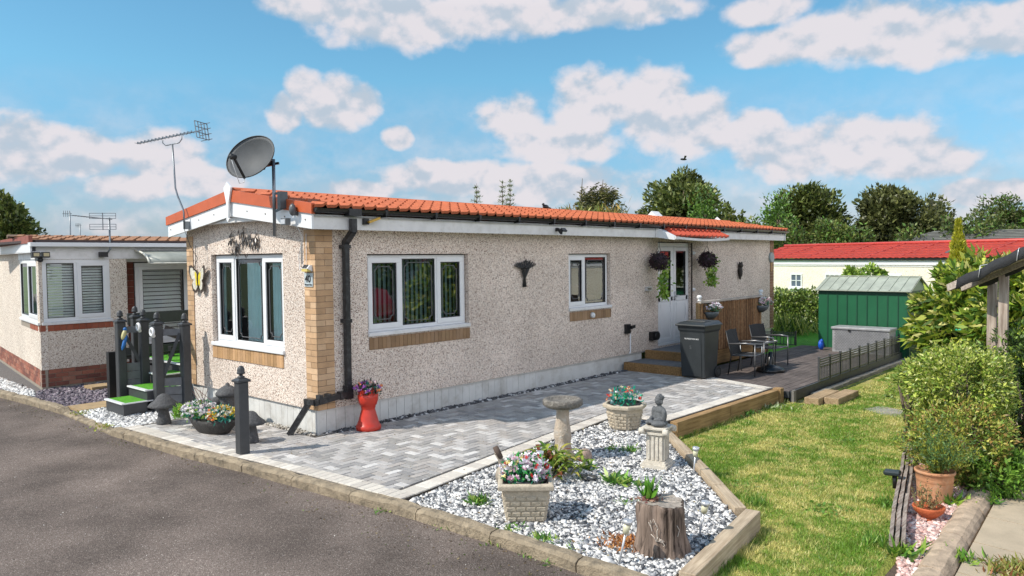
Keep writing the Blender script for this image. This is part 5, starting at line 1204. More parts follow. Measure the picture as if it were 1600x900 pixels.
def stump():
    x, y, z = -.50, -5.46, -.04
    t = thing('tree_stump', 'sawn grey brown tree stump with peeling bark on the white gravel', 'tree stump', (x,y,z))
    n = 48; V = []; zs = [0,.03,.08,.15,.22,.29,.35,.385,.40]
    ph = [random.uniform(0,6) for _ in range(6)]
    for i, h in enumerate(zs):
        for k in range(n):
            a = 2*math.pi*k/n; fl = .178*(1+.25*math.exp(-h/.08))
            rr = fl*(1+.07*math.sin(3*a+ph[0]+h*3)+.055*math.sin(7*a+ph[1]+h*6)+.05*math.sin(12*a+ph[2]-h*7)+.03*math.sin(19*a+ph[3]+h*11)+random.uniform(-.035,.035))
            if i == len(zs)-1: rr *= .94
            V.append((x+rr*math.cos(a), y+rr*math.sin(a), z+h+(.012*math.sin(2*a+1) if i > 5 else 0)))
    m = MB(); m.add(V, [(i*n+k,i*n+(k+1)%n,(i+1)*n+(k+1)%n,(i+1)*n+k) for i in range(len(zs)-1) for k in range(n)], True)
    SB = wood('stump_bark', (.035,.024,.018), (.30,.225,.18), 'Z', .9, 1.6, 17); m.build('bark', SB, t)
    m = MB(); e = (len(zs)-1)*n; ring = [Vector(p)+Vector((0,0,.002)) for p in V[e:e+n]]; c = Vector((x,y,z+.392)); 
    V2 = [c]+ring; m.add(V2, [(0,1+k,1+(k+1)%n) for k in range(n)], False); m.build('cut_face', M('weathered_cut_wood', (.36,.31,.26), .9, .35, 26, bump=.8, bs=30, dark=(.12,.09,.07), dfac=.7), t)
    m = MB()                                         # dead ivy roots clinging on the bark
    for k in range(9):
        a = -2.5+random.uniform(-.6,.6); p = Vector((x+.19*math.cos(a), y+.19*math.sin(a), z+random.uniform(.12,.25))); pts = [p]
        for j in range(4): a += random.uniform(-.18,.18); pts.append(Vector((x+.187*math.cos(a), y+.187*math.sin(a), pts[-1].z+random.uniform(-.05,.05))))
        m.tube(pts, .0035, 4)
    m.build('dead_roots', M('bleached_root', (.5,.44,.38), .9), t)
    p = thing('primrose', 'small bright green leafy plant with reddish base on the tree stump', 'plant', (x-.02,y+.14,z+.38))
    P = np.tile(np.array([x-.00,y+.12,z+.40]), (34,1))+RNG.normal(0,.018,(34,3)); d = RNG.normal(0,.42,(34,3)); d[:,2] = 1
    leaves('leaves', P, d, .15, .035, LEAF, p, pick([(.13,.32,.03),(.20,.42,.05),(.08,.22,.03)], 34))
    P = np.tile(np.array([x-.0,y+.12,z+.40]), (60,1))+RNG.normal(0,.04,(60,3))*np.array([1,1,.2]); d = RNG.normal(0,1,(60,3)); d[:,2] = .2
    leaves('withered_leaves', P, d, .05, .025, LEAF, p, pick([(.25,.10,.08),(.35,.2,.15),(.15,.07,.06)], 60))
stump()
def driftwood():
    x, y, z = .0, -3.30, -.03
    t = thing('squirrel_ornament', 'pale weathered bulbous ornament with a dark upright tip behind the flower planter', 'ornament', (x,y,z))
    m = MB(); m.ell((x,y,z+.09),(.09,.08,.11)); m.ell((x+.03,y+.01,z+.16),(.065,.055,.10)); m.ell((x+.06,y-.04,z+.11),(.06,.06,.09)); m.tube([(x,y,z+.15),(x-.02,y+.02,z+.26),(x-.05,y+.05,z+.34)], [.04,.028,.03], 10)
    o = m.build('body', M('pale_driftwood', (.34,.29,.23), .9, .3, 12, bump=.8, bs=40), t); remesh(o,.008,3)
    m = MB(); m.tube([(x-.018,y+.018,z+.27),(x-.04,y+.035,z+.33),(x-.055,y+.06,z+.39)], [.030,.034,.028], 10); m.build('tip', M('dark_knot', (.10,.07,.055), .9), t)
driftwood()
# solar stake lights
def stake(loc, h, lean, label, grp='solar stake lights'):
    t = thing('solar_stake_light', label, 'solar light', loc, group=grp); p = Vector(loc); q = p+Vector((lean[0],lean[1],h))
    m = MB(); m.cyl(p, q-(q-p)*.28, .009, n=8); m.build('stake', SILV, t)
    m = MB(); a = q-(q-p)*.28; m.cyl(a, q-(q-p)*.05, .024, .028, 14); m.build('lantern', M('frosted_lens', (.62,.60,.42), .25, .05), t)
    m = MB(); d = (q-p).normalized(); m.cyl(q-d*.018, q+d*.012, .036, n=14); m.build('cap', SILV, t)
stake((-.96,-5.36,-.03), .33, (.05,-.05), 'silver solar stake light leaning beside the tree stump, nearest the kerb')
stake((-.08,-5.56,-.03), .30, (.02,-.05), 'silver solar stake light by the right hand corner of the gravel bed')
stake((1.50,-4.66,-.03), .30, (-.0,-.03), 'silver solar stake light beside the pillar at the lawn side sleepers')
stake((.16,-3.66,-.03), .36, (-.02,-.02), 'solar stake light standing among the leaves behind the flower planter')
stake((3.1,-2.62,-.0), .42, (.0,.0), 'short solar stake light behind the octagonal planter')
t = thing('dish_light', 'small round black bowl light sunk in the gravel', 'light', (.68,-3.90,-.03))
m = MB(); m.lathe([(.05,-.03),(.06,.015),(.085,.02),(.085,.035),(.065,.037),(.06,.012),(.01,.008)], (.68,-3.90,-.03), 20); m.build('bowl', M('grey_black_plastic', (.05,.05,.05), .4), t)
# plants in the gravel
def tuft(name, label, loc, n, ln, w, pal, spread=.5, up=1.0, rad=.05, cat='plant', group=None, fold=0):
    t = thing(name, label, cat, loc, group=group)
    P = np.array(loc)+RNG.normal(0,1,(n,3))*np.array([rad,rad,.01]); P[:,2] = np.maximum(P[:,2], loc[2]-.005); d = RNG.normal(0,spread,(n,3)); d[:,2] = np.abs(RNG.normal(up,.3,n))
    leaves('leaves', P, d, ln, w, LEAF, t, pick(pal, n)*RNG.uniform(.7,1.3,(n,1)), fold=fold); return t
def euonymus():
    x, y, z = .62, -3.44, -.03
    t = thing('lily_plant', 'spreading plant of long arching green and yellow edged leaves between bird bath and planter', 'plant', (x,y,z))
    V = []; Fc = []; C_ = []
    for i in range(170):
        cx, cy = x+random.gauss(0,.16), y+random.gauss(0,.12); a = random.uniform(0,6.283); L_ = random.uniform(.18,.30); rise = random.uniform(.5,1.5); p = Vector((cx,cy,z+random.uniform(.0,.17)))
        base = random.choice([(.16,.24,.03),(.30,.36,.05),(.08,.15,.02),(.42,.40,.08),(.20,.07,.03)]); k = 5; side = Vector((-math.sin(a),math.cos(a),0)); b = len(V); pts = []
        for j in range(k+1):
            f = j/k; q = p+Vector((math.cos(a),math.sin(a),0))*L_*f*.9+Z_*(rise*L_*(f-.75*f*f)); w = .022*math.sin(math.pi*min(1,f*.92+.06)); pts += [q+side*w+Z_*w*.4, q, q-side*w+Z_*w*.4]
        V += pts
        for j in range(k):
            for s in (0,1): Fc.append((b+j*3+s,b+j*3+s+1,b+j*3+s+4,b+j*3+s+3)); C_.append(tuple(c*random.uniform(.85,1.15) for c in base))
    m = MB(); m.v = [tuple(v) for v in V]; m.f = Fc; m.sm = [True]*len(Fc); m.c = C_; m.build('leaves', LEAF, t)
euonymus()
GP = [(.10,.26,.03),(.18,.36,.05),(.07,.18,.03),(.30,.40,.08)]
for (px, py), n, ln, lab in (((748,786),90,.09,'low bright green weed near the kerb left of the flower planter'),((960,755),70,.13,'taller loose green weed in the middle of the gravel'),((915,733),45,.09,'thin weed just behind the black bowl light'),((985,758),40,.10,'thin upright weed left of the pillar shadow'),((955,704),40,.06,'small dark green clump right of the bird bath'),((986,706),60,.07,'dark green clump in front of the octagonal planter'),((984,672),50,.05,'small bright moss clump by the octagonal planter'),((800,828),60,.05,'flat weed growing along the back of the kerb'),((848,845),80,.06,'flat weed patch in the gravel at the kerb'),((910,748),40,.04,'flat green moss clump by the bowl light'),((975,786),35,.05,'small weed in front of the primrose stump'),((895,857),30,.04,'tiny yellow green weed close to the kerb')):
    q = G(px, py, -.03); tuft('gravel_weed', lab, tuple(q), n, ln, ln*.28, GP, .9, .8, .05, group='weeds in the gravel')
for (px, py), lab in (((600,798),'weed in the kerb joint below the pale block border'),((833,868),'weed at the foot of the kerb below the flower planter'),((775,850),'small weed at the foot of the kerb, second from the left'),((690,822),'tiny weed at the kerb foot below the paving corner'),((865,880),'small weed against the kerb near the bottom edge')):
    q = G(px, py, -.1); tuft('kerb_weed', lab, tuple(q), 40, .045, .014, GP, .9, .8, .05, group='weeds at the kerb')
q = G(155,652,-.04)
for (px,py),lab in (((130,646),'yellowish weed among the white chippings nearest the slab path'),((160,668),'weed at the sunken kerb below the green steps')): q = G(px,py,-.04); tuft('chipping_weed', lab, tuple(q), 60, .05, .018, [(.35,.40,.05),(.25,.35,.05),(.45,.38,.12)], .9,.8,.09)
q = G(975,850,-.03); tuft('dried_plant', 'low orange brown withered plant left of the tree stump', tuple(q), 420, .05, .016, [(.52,.20,.05),(.62,.30,.10),(.38,.14,.05),(.45,.25,.12)], .8, .7, .085)
q = G(1340,735,-.22)
t = tuft('edge_weed', 'bright green leafy weed at the foot of the long sleeper by the decking', tuple(G(1160,648,-.25)), 120, .09, .035, [(.12,.30,.04),(.22,.40,.08)], .8, .9, .10)
t = tuft('edge_weed', 'grey green leafy weed beside the patio corner post', tuple(G(1200,636,-.25)), 140, .08, .035, [(.30,.36,.18),(.20,.30,.10),(.40,.42,.28)], .8, .9, .14)
# ------------------------------------------------------------------ wheelie bin
def bin_():
    c = Vector((7.10,-1.86,0)); ang = 0
    # local: front (towards the camera) is -x, back with wheels +x
    t = thing('wheelie_bin', 'dark grey wheelie bin with closed lid at the patio edge before the reed screen', 'bin', (7.40,-1.62,0), R(-2))
    BM = M('bin_plastic', (.028,.033,.036), .42, .2, 5, bump=.08, bs=90)
    m = MB(); V = []
    for z, hx0, hx1, hy in ((0.02,-.25,.20,.245),(.88,-.29,.27,.265),(.90,-.31,.29,.285),(.99,-.32,.30,.295)):
        V += [(hx0,-hy,z),(hx1,-hy,z),(hx1,hy,z),(hx0,hy,z)]
    m.add(V, [(0,3,2,1)]+[(i*4+k,i*4+(k+1)%4,(i+1)*4+(k+1)%4,(i+1)*4+k) for i in range(3) for k in range(4)]+[(12,13,14,15)]); o = m.build('body', BM, t, local=True); b = o.modifiers.new('bevel','BEVEL'); b.width = .02; b.segments = 3
    m = MB(); m.slab([(-.255,-.19,.05),(-.255,.19,.05),(-.290,.19,.84),(-.290,-.19,.84)], (-.007,0,0)); o = m.build('front_panel', BM, t, local=True, recalc=True)
    m = MB(); m.box((-.36,-.32,.985),(.30,.32,1.02)); m.slab([(-.35,-.30,1.02),(.30,-.30,1.02),(.30,-.27,1.06),(-.28,-.27,1.055)], (0,0,0.001)) if False else None
    m.add([(-.35,-.31,1.02),(.30,-.31,1.02),(.30,.31,1.02),(-.35,.31,1.02),(-.29,-.25,1.058),(.28,-.25,1.075),(.28,.25,1.075),(-.29,.25,1.058)], [(0,1,5,4),(1,2,6,5),(2,3,7,6),(3,0,4,7),(4,5,6,7)])
    m.box((-.15,-.20,1.06),(.20,.20,1.082)); o = m.build('lid', BM, t, local=True); b = o.modifiers.new('bevel','BEVEL'); b.width = .012; b.segments = 2
    m = MB(); m.cyl((.36,-.27,1.0),(.36,.27,1.0),.018); m.bar((.28,-.24,.97),(.36,-.24,1.0),.03,.03); m.bar((.28,.24,.97),(.36,.24,1.0),.03,.03); m.build('handle', BM, t, local=True)
    for s in (-1,1):
        m = MB(); m.cyl((.20,s*.235,.10),(.20,s*.285,.10),.10,n=22); w = m.build('wheel', M('tyre_rubber', (.015,.015,.016), .7), t, local=True)
        m = MB(); m.cyl((.20,s*.284,.10),(.20,s*.29,.10),.055,n=16); m.build('hub', BM, w, local=True)
    for txt, y, z, s, mt in (('NUNEATON & B',.15,.735,.040,PVC),('S',.05,.56,.09,M('faded_logo',(.10,.11,.115),.5))):
        cu = bpy.data.curves.new('text','FONT'); cu.body = txt; cu.size = s; cu.extrude = .0015
        o = bpy.data.objects.new('lettering', cu); col.objects.link(o); dg = bpy.context.evaluated_depsgraph_get(); me = bpy.data.meshes.new_from_object(o.evaluated_get(dg)); bpy.data.objects.remove(o)
        me.transform(Matrix.Translation((-.299+(.84-z)*.045,y,z)) @ Matrix(((0,-.06,-1,0),(-1,0,0,0),(0,1,0,0),(0,0,0,1)))); me.materials.clear(); me.materials.append(mt); link(bpy.data.objects.new('lettering', me), t)
bin_()
# ------------------------------------------------------------------ reed screen, baskets, chairs
def screen():
    t = thing('reed_screen', 'brown reed screen fence with white topped posts along the platform', 'screen', (8.4,-1.10,.3))
    x0, x1, y = 8.42, 11.35, -1.09; n = 900; V = []; Fc = []; C_ = []
    for i in range(n):
        x = x0+(x1-x0)*i/n+random.uniform(-.002,.002); w = random.uniform(.0022,.0042); z0 = .30+random.uniform(0,.02); z1 = 1.33+random.uniform(-.03,.02); yy = y-random.uniform(0,.012); dx = random.uniform(-.012,.012); b = len(V)
        V += [(x-w,yy,z0),(x,yy-w,z0),(x+w,yy,z0),(x-w+dx,yy,z1),(x+dx,yy-w,z1),(x+w+dx,yy,z1)]; Fc += [(b,b+1,b+4,b+3),(b+1,b+2,b+5,b+4)]; c = random.choice([(.30,.16,.075),(.17,.08,.035),(.46,.29,.15),(.08,.038,.018),(.35,.18,.08)]); C_ += [c,c]
    m = MB(); m.v, m.f, m.sm, m.c = V, Fc, [False]*len(Fc), C_; m.col = (.08,.04,.02); m.box((x0,y+.002,.30),(x1,y+.012,1.31)); m.build('reed_panel', M('reed', (.3,.15,.07), .8, .45, 14, attr=True), t)
    m = MB(); m.box((x0-.06,y-.05,1.335),(x1+.06,y+.04,1.375)); m.build('top_rail', wood('bleached_rail', (.32,.28,.24), (.52,.47,.42)), t)
    for x in (x0-.03, x1+.03):
        m = MB(); m.box((x-.035,y-.0,.30),(x+.035,y+.06,1.34)); p = m.build('post', SLEEPX, t); m = MB(); m.lathe([(.04,0),(.04,.02),(.022,.035),(.05,.065),(.055,.09),(.04,.12),(.005,.13)], (x,y+.0,1.375), 14); m.build('ball_finial', PVC, p)
    for cx, lab, pal in ((8.78,'wall basket of white and pale lilac flowers on the left end of the reed screen',[(.85,.84,.86),(.8,.74,.82),(.75,.6,.7)]),(11.30,'grey wall basket of white and pink flowers on the right end of the reed screen',[(.85,.84,.83),(.8,.5,.6),(.8,.7,.72)])):
        b = thing('wall_basket', lab, 'planter', (cx,-1.16,1.1)); m = MB(); n = 16; V = []
        for z, s in ((.0,.3),(.05,.7),(.10,.9),(.16,1.0)):
            for k in range(n): a = math.pi+math.pi*k/(n-1); V.append((cx+.20*s*math.cos(a), -1.115+.20*s*math.sin(a), .98+z))
        m.add(V, [(i*n+k,i*n+k+1,(i+1)*n+k+1,(i+1)*n+k) for i in range(3) for k in range(n-1)], True); o = m.build('basket', M('grey_basket_plastic', (.10,.115,.125), .5, .2, 20), b); s = o.modifiers.new('solid','SOLIDIFY'); s.thickness = .012
        if cx < 9: m = MB(); m.tube([Vector((cx-.12+.16*math.cos(a), -1.13, 1.20+.13*math.sin(a))) for a in np.linspace(.6,3.9,10)], .008, 6); m.build('scroll', BLK, b)
        bouquet(b, (cx+.03,-1.22,1.20), .22, .13, .13, 46, pal, ((.03,.10,.05),(.06,.16,.06),(.02,.25,.15)), .036, 90)
screen()
def chair(loc, rz, label):
    t = thing('garden_chair', label, 'chair', loc, rz, 'armchairs on the decking')
    TX = M('black_textilene', (.018,.018,.02), .75, .2, 60, bump=.4, bs=250); FM = M('grey_metal_tube', (.16,.16,.165), .35, .1, 9, metal=.6)
    m = MB(); m.slab([(-.25,-.27,.40),(.25,-.27,.40),(.25,.2,.37),(-.25,.2,.37)], (0,0,.012)); m.build('seat', TX, t, local=True)
    m = MB(); m.slab([(-.25,.19,.38),(.25,.19,.38),(.25,.30,.86),(0,.315,.875),(-.25,.30,.86)], (0,.012,0)); m.build('backrest', TX, t, local=True, recalc=True)
    for s in (-1,1):
        m = MB(); m.tube([(s*.28,-.27,0),(s*.28,-.27,.62)], .013, 8); m.build('leg', FM, t, local=True)
        m = MB(); m.tube([(s*.28,.26,0),(s*.27,.20,.38),(s*.27,.31,.87)], .013, 8); m.build('leg', BLK, t, local=True)
        m = MB(); m.tube([(s*.28,-.28,.62),(s*.285,-.1,.635),(s*.28,.25,.61)], [.016,.02,.014], 8); m.build('armrest', FM, t, local=True)
    m = MB(); m.tube([(-.27,-.27,.40),(.27,-.27,.40)], .013, 8); m.tube([(-.27,.2,.38),(.27,.2,.38)], .013, 8); m.tube([(-.265,-.27,.40),(-.265,.2,.38)], .012, 8); m.tube([(.265,-.27,.40),(.265,.2,.38)], .012, 8); m.build('seat_frame', FM, t, local=True)
    return t
chair((8.55,-2.02,-.045), R(6), 'black metal armchair on the decking nearest the wheelie bin')
chair((9.95,-1.90,-.045), R(-8), 'black metal armchair on the decking on the far side of the glass table')
def table():
    t = thing('garden_table', 'small glass topped dark metal table between the two black chairs', 'table', (9.25,-1.95,-.045)); c = Vector((9.22,-1.98,-.045))
    m = MB(); m.box((c.x-.36,c.y-.24,.535),(c.x+.36,c.y+.24,.545)); o = m.build('table_top', glass_mat('smoked_glass',(.25,.27,.28),.12,2.0), t)
    m = MB(); 
    for a, b in (((-.37,-.25),(.37,-.25)),((.37,-.25),(.37,.25)),((.37,.25),(-.37,.25)),((-.37,.25),(-.37,-.25))): m.bar((c.x+a[0],c.y+a[1],.53),(c.x+b[0],c.y+b[1],.53),.022,.022)
    m.build('table_rim', GALV, t)
    for sx in (-1,1):
        for sy in (-1,1): m = MB(); m.tube([(c.x+sx*.33,c.y+sy*.21,-.045),(c.x+sx*.34,c.y+sy*.23,.53)], .011, 8); m.build('leg', GALV if sx < 0 else BLK, t)
    b = thing('parasol_base', 'heavy round black parasol base under the glass table', 'parasol base', (9.1,-2.28,-.045))
    m = MB(); m.lathe([(.27,0),(.28,.03),(.26,.07),(.16,.11),(.08,.13),(.07,.17),(.06,.30),(.045,.31),(.04,.40)], (9.12,-2.28,-.045), 26); m.build('base_weight', PLAS, b)
table()
# ------------------------------------------------------------------ deck edge fencing, storage, shed
def lattice(p, h, name, label, parent_group, n=1, slats='picket'):
    a = Vector((*p[0],p[2])); b = Vector((*p[1],p[2])); d = b-a; L_ = d.length; d.normalize(); Fr = (Vector((a.x,a.y,0)), d, Vector((-d.y,d.x,0)))
    t = thing(name, label, 'fence panel', (a.x,a.y,p[2]), group=parent_group); z = p[2]
    FMt = M('pewter_plastic', (.07,.072,.075), .4, .2, 20, metal=.3) if 'pewter_plastic' not in bpy.data.materials else bpy.data.materials['pewter_plastic']
    m = MB(); m.fbox(Fr, 0, .035, z-.05, z+h+.03, -.018, .018); m.fbox(Fr, -.005, .04, z+h+.028, z+h+.045, -.022, .022); m.build('post', FMt, t)
    m = MB()
    for k in range(4): zz = z+h*(.62+.11*k); m.fbox(Fr, .035, L_, zz, zz+h*.055, -.009, .009)
    m.fbox(Fr, .035, L_, z+h*.02, z+h*.08, -.009, .009); m.build('top_slats', FMt, t)
    m = MB(); k = 7
    for i in range(k): u = .055+(L_-.075)*i/(k-1)-.01; m.fbox(Fr, u, u+.016, z+h*.08, z+h*.62, -.007, .007)
    m.build('pickets', FMt, t)
N_ = 9; wd = ['first panel from the near corner of the decking','second panel from the near end of the decking','third panel from the near end','fourth panel from the near end','middle panel of the row','sixth panel from the near end','seventh panel from the near end','second last panel towards the shed','last panel before the green shed']
for i in range(N_):
    x0 = 8.5+ (13.7-8.5)*i/N_; x1 = 8.5+(13.7-8.5)*(i+1)/N_
    lattice(((x0,-3.46),(x1,-3.46),-.04), .40, 'picket_edging', 'low pewter plastic picket edging, '+wd[i], 'low picket edging along the decking')
m = MB(); m.box((13.70,-3.478,-.09),(13.735,-3.442,.405)); t = tag(m.build('end_post', bpy.data.materials['pewter_plastic']), 'slim end post closing the picket edging beside the shed', 'post')
for i, (ya, yb) in enumerate(((-.20,.45),(-.86,-.21))): lattice(((14.15,ya),(14.15,yb),-.085), .34, 'lattice_edging', ('low dark lattice edging on the green turf behind the far wall corner','low dark lattice edging on the green turf nearest the decking')[i], 'dark lattice edging on the turf')
def storage_box():
    t = thing('storage_box', 'grey rattan effect storage box standing in front of the green shed', 'storage box', (13.75,-2.5,-.045)); x0,x1,y0,y1 = 13.15,13.68,-3.40,-2.12
    RT = M('grey_rattan_plastic', (.30,.30,.31), .45, .25, 8, bump=.2, bs=60)
    m = MB(); m.box((x0,y0,-.045),(x1,y1,.50)); m.build('body', RT, t)
    m = MB(); r = 0; z = .0
    while z < .48:
        y = y0+.02+(.03 if r % 2 else 0)
        while y < y1-.06: m.box((x0-.006,y,z),(x0,y+.045,z+.026)); y += .06
        z += .035; r += 1
    m.build('weave', M('rattan_weave', (.20,.20,.21), .4), t)
    m = MB(); m.box((x0-.03,y0-.03,.50),(x1+.02,y1+.03,.56)); o = m.build('lid', RT, t); b = o.modifiers.new('bevel','BEVEL'); b.width = .015; b.segments = 2
    m = MB(); m.box((x0-.036,-2.54,.46),(x0-.03,-2.49,.51)); m.build('latch', BLK, t)
    t = thing('blue_bag', 'bright blue plastic bag beside the storage box', 'bag', (13.3,-1.64,-.045)); m = MB(); m.ell((13.3,-1.80,.08),(.09,.07,.13)); m.ell((13.28,-1.82,.17),(.05,.04,.06)); o = m.build('bag_body', M('blue_plastic', (.01,.09,.50), .35, .2, 20, bump=.6, bs=30), t)
storage_box()
def shed():
    x0, x1, y0, y1, zb, zf, zr = 13.95, 15.55, -3.62, -1.50, -.28, 1.40, 1.70
    t = thing('metal_shed', 'dark green metal garden shed with pale ribbed roof behind the storage box', 'shed', (x0,y1,zb))
    GM = M('green_painted_metal', (.012,.105,.045), .42, .1, 3, bump=.05, bs=30); GM2 = M('dark_green_metal', (.008,.06,.032), .5, .1, 3)
    m = MB(); m.box((x0,y0,zb),(x1,y1,zf)); m.slab([(x0,y0,zf),((x0+x1)/2,y0,zr),(x1,y0,zf)], (0,.01,0)); m.slab([(x0,y1,zf),((x0+x1)/2,y1,zr),(x1,y1,zf)], (0,-.01,0)); m.build('wall', GM, t)
    m = MB(); y = y0
    while y < y1-.02: m.box((x0-.014,y+.0,zb),(x0,y+.022,zf-.02)); m.box((x0-.006,y+.10,zb),(x0,y+.108,zf-.02)) if False else None; y += .235
    m.box((x0-.02,y0-.012,zb),(x0+.03,y0+.05,zf)); x = x0
    while x < x1: m.box((x,y0-.014,zb),(x+.045,y0,zf)); x += .10
    m.box((x0-.012,y0,zf-.09),(x0,y1,zf-.0)); m.build('ribs', GM2, t)
    RM = M('weathered_roof_sheet', (.40,.43,.35), .45, .2, 4, metal=.2, dark=(.3,.31,.26), dfac=.5)
    m = MB(); xm = (x0+x1)/2; m.slab([(x0-.09,y0-.06,zf-.005),(xm,y0-.06,zr+.02),(xm,y1+.06,zr+.02),(x0-.09,y1+.06,zf-.005)], (0,0,.02)); m.slab([(x1+.09,y0-.06,zf-.005),(xm,y0-.06,zr+.02),(xm,y1+.06,zr+.02),(x1+.09,y1+.06,zf-.005)], (0,0,.02)); m.build('roof', RM, t, recalc=True)
    m = MB(); y = y0-.04
    while y <= y1+.05: m.bar((x0-.09,y,zf+.022),(xm,y,zr+.047),.02,.02); y += .237
    m.bar((xm,y0-.07,zr+.045),(xm,y1+.07,zr+.045),.10,.02); m.build('roof_ribs', RM, t)
shed()
for i, (p, l) in enumerate((((1235,626),'short brown timber step block on the grass at the deck edge, nearer one'),((1300,612),'short brown timber step block on the grass, the one further right'))):
    q = G(*p, -.25)
W2 = wood('step_block_wood', (.26,.17,.09), (.46,.34,.21), 'X')
for i, (x, y, l) in enumerate(((7.22,-3.80,'brown timber step block on the grass touching the decking edge'),(7.42,-4.06,'brown timber step block on the grass, outer one of the pair'))):
    t = thing('timber_step', l, 'step', (x,y,-.25), group='timber step blocks'); o = MB().box((x,y-.12,-.26),(x+1.05,y+.125,-.13)).build('block', W2, t); b = o.modifiers.new('bevel','BEVEL'); b.width = .01
m = MB(); q0 = [G(1350,638,-.235),G(1378,634,-.235),G(1430,645,-.235),G(1425,652,-.235),G(1380,648,-.235)]; m.slab([(p.x,p.y,-.237) for p in q0], (0,0,-.03)); tag(m.build('stepping_stone', M('grey_paver', (.30,.28,.25), .9, .25, 6, bump=.4, bs=30), recalc=True), 'flat grey stepping stone set into the lawn near the bushes', 'stepping stone')
# ================================================================== RIGHT HAND BORDER
zl = -.22
g = MB(); g.prism([(-.9,-7.0),(.9,-7.02),(5.0,-6.92),(7,-6.9),(7,-6.0),(4.4,-6.0),(2.3,-6.42),(1.0,-6.74),(-.9,-6.9)], -.4, -.205); struct('border_soil', g, M('border_soil', (.10,.07,.05), .95, .4, 30, bump=.8, bs=50))
stones('pink_gravel', [(.2,-7.0),(5.2,-6.92),(5.2,-6.2),(4.4,-6.02),(2.3,-6.46),(1.1,-6.78)], 8000, .026, [(.72,.52,.47),(.60,.38,.34),(.80,.70,.66),(.42,.27,.24)], [3,2.5,2,1.3], -.195, label='pink and cream gravel between the log edging and the kerb')
RK = M('rough_edging_concrete', (.46,.35,.25), .93, .4, 9, bump=.6, bs=60, dark=(.28,.21,.15), dfac=.5)
k = MB(); x = -2.0
def kc(x): return -7.13+.045*(x-.7)+(.0 if x < 4 else -.0)
while x < 8:
    L_ = .92; n = 8; vs = []
    for i in range(n+1):
        xx = x+(L_-.012)*i/n; yc = kc(xx)
        for a in range(9):
            r = 1-(.05 if i in (0,n) else 0); qy, qz = ((.155,0),(.15,.03),(.125,.075),(.09,.108),(.02,.118),(-.05,.105),(-.085,.07),(-.105,.03),(-.108,0))[a]; vs.append((xx, yc+.01+qy*r+random.uniform(-.005,.005), -.235+qz*r+random.uniform(-.005,.005)))
    k.add(vs, [(i*9+a,(i+1)*9+a,(i+1)*9+a+1,i*9+a+1) for i in range(n) for a in range(8)]+[tuple(range(8,-1,-1)), tuple(n*9+a for a in range(9))]); x += L_
struct('garden_kerb', k, RK)
PV = M('buff_paving_slab', (.43,.35,.25), .88, .14, 3, bump=.25, bs=60, dark=(.30,.25,.18), dfac=.45)
p = MB(); x = -3.05; 
joints = [-2.1,-1.05,.0,.95,1.75,2.55,3.42,4.25,5.2,6.1,7.0]
for a, b in zip(joints, joints[1:]): p.slab([(a+.010,kc(a)-.115,-.19),(b-.010,kc(b)-.115,-.19),(b-.006-.18,-8.4,-.19),(a+.006-.18,-8.4,-.19)], (0,0,-.05))
g = MB(); g.box((-3,-10,-.30),(9,-7.2,-.215)); struct('path_base', g, M('path_joint', (.04,.035,.028), .95))
struct('path', p, PV)
# log roll edging
def edging():
    LM = wood('grey_split_log', (.16,.12,.10), (.42,.36,.31), 'X', .9, 2.5, 18)
    pts = [Vector((1.00,-6.74,-.2)),Vector((1.75,-6.56,-.2)),Vector((2.35,-6.43,-.2)),Vector((3.15,-6.26,-.2)),Vector((3.9,-6.09,-.2)),Vector((4.5,-6.0,-.2)),Vector((5.45,-5.80,-.2))]
    lb = ['log edging rail nearest the camera, leaning outwards','log edging rail second from the camera','log edging rail just below the black solar spotlight','log edging rail beside the big terracotta pot','log edging rail near the rosemary bush','log edging rail furthest away under the shrubs']
    for i, (a, b) in enumerate(zip(pts, pts[1:])):
        t = thing('log_edging', 'grey weathered '+lb[i], 'edging', a, group='log edging along the lawn'); s = Vector((.18,-.98,0))
        for k in range(3):
            m = MB(); o = s*(k*.045); zz = .13-.02*k+random.uniform(-.015,.015)
            n = 5; q = [a+o+(b-a)*j/n+Vector((0,random.uniform(-.002,.002),zz)) for j in range(n+1)]; [m.bar(q[j], q[j+1], .030, .085) for j in range(n)]; m.build('rail', LM, t)
        m = MB(); m.tube([a+(b-a)*.5+s*.045-Z_*.08, a+(b-a)*.5+s*.045+Z_*.12], .04, 8); m.build('stake', LM, t)
edging()
t = thing('solar_spotlight', 'black solar spotlight clipped onto the log edging', 'solar light', tuple(G(1398,745,-.02)))
c = G(1398,742,.0); m = MB(); m.bar(c+Vector((-.02,.10,.02)), c+Vector((.0,-.06,.025)), .12, .05); o = m.build('lamp_head', M('blue_black_plastic', (.02,.03,.035), .4), t); b = o.modifiers.new('bevel','BEVEL'); b.width = .015
m = MB(); m.cyl(c, c-Z_*.14, .025, .02, 10); m.build('stem', PLAS, t)
TERR = M('terracotta', (.50,.24,.12), .8, .15, 8, bump=.2, bs=60, dark=(.60,.42,.28), dfac=.5)
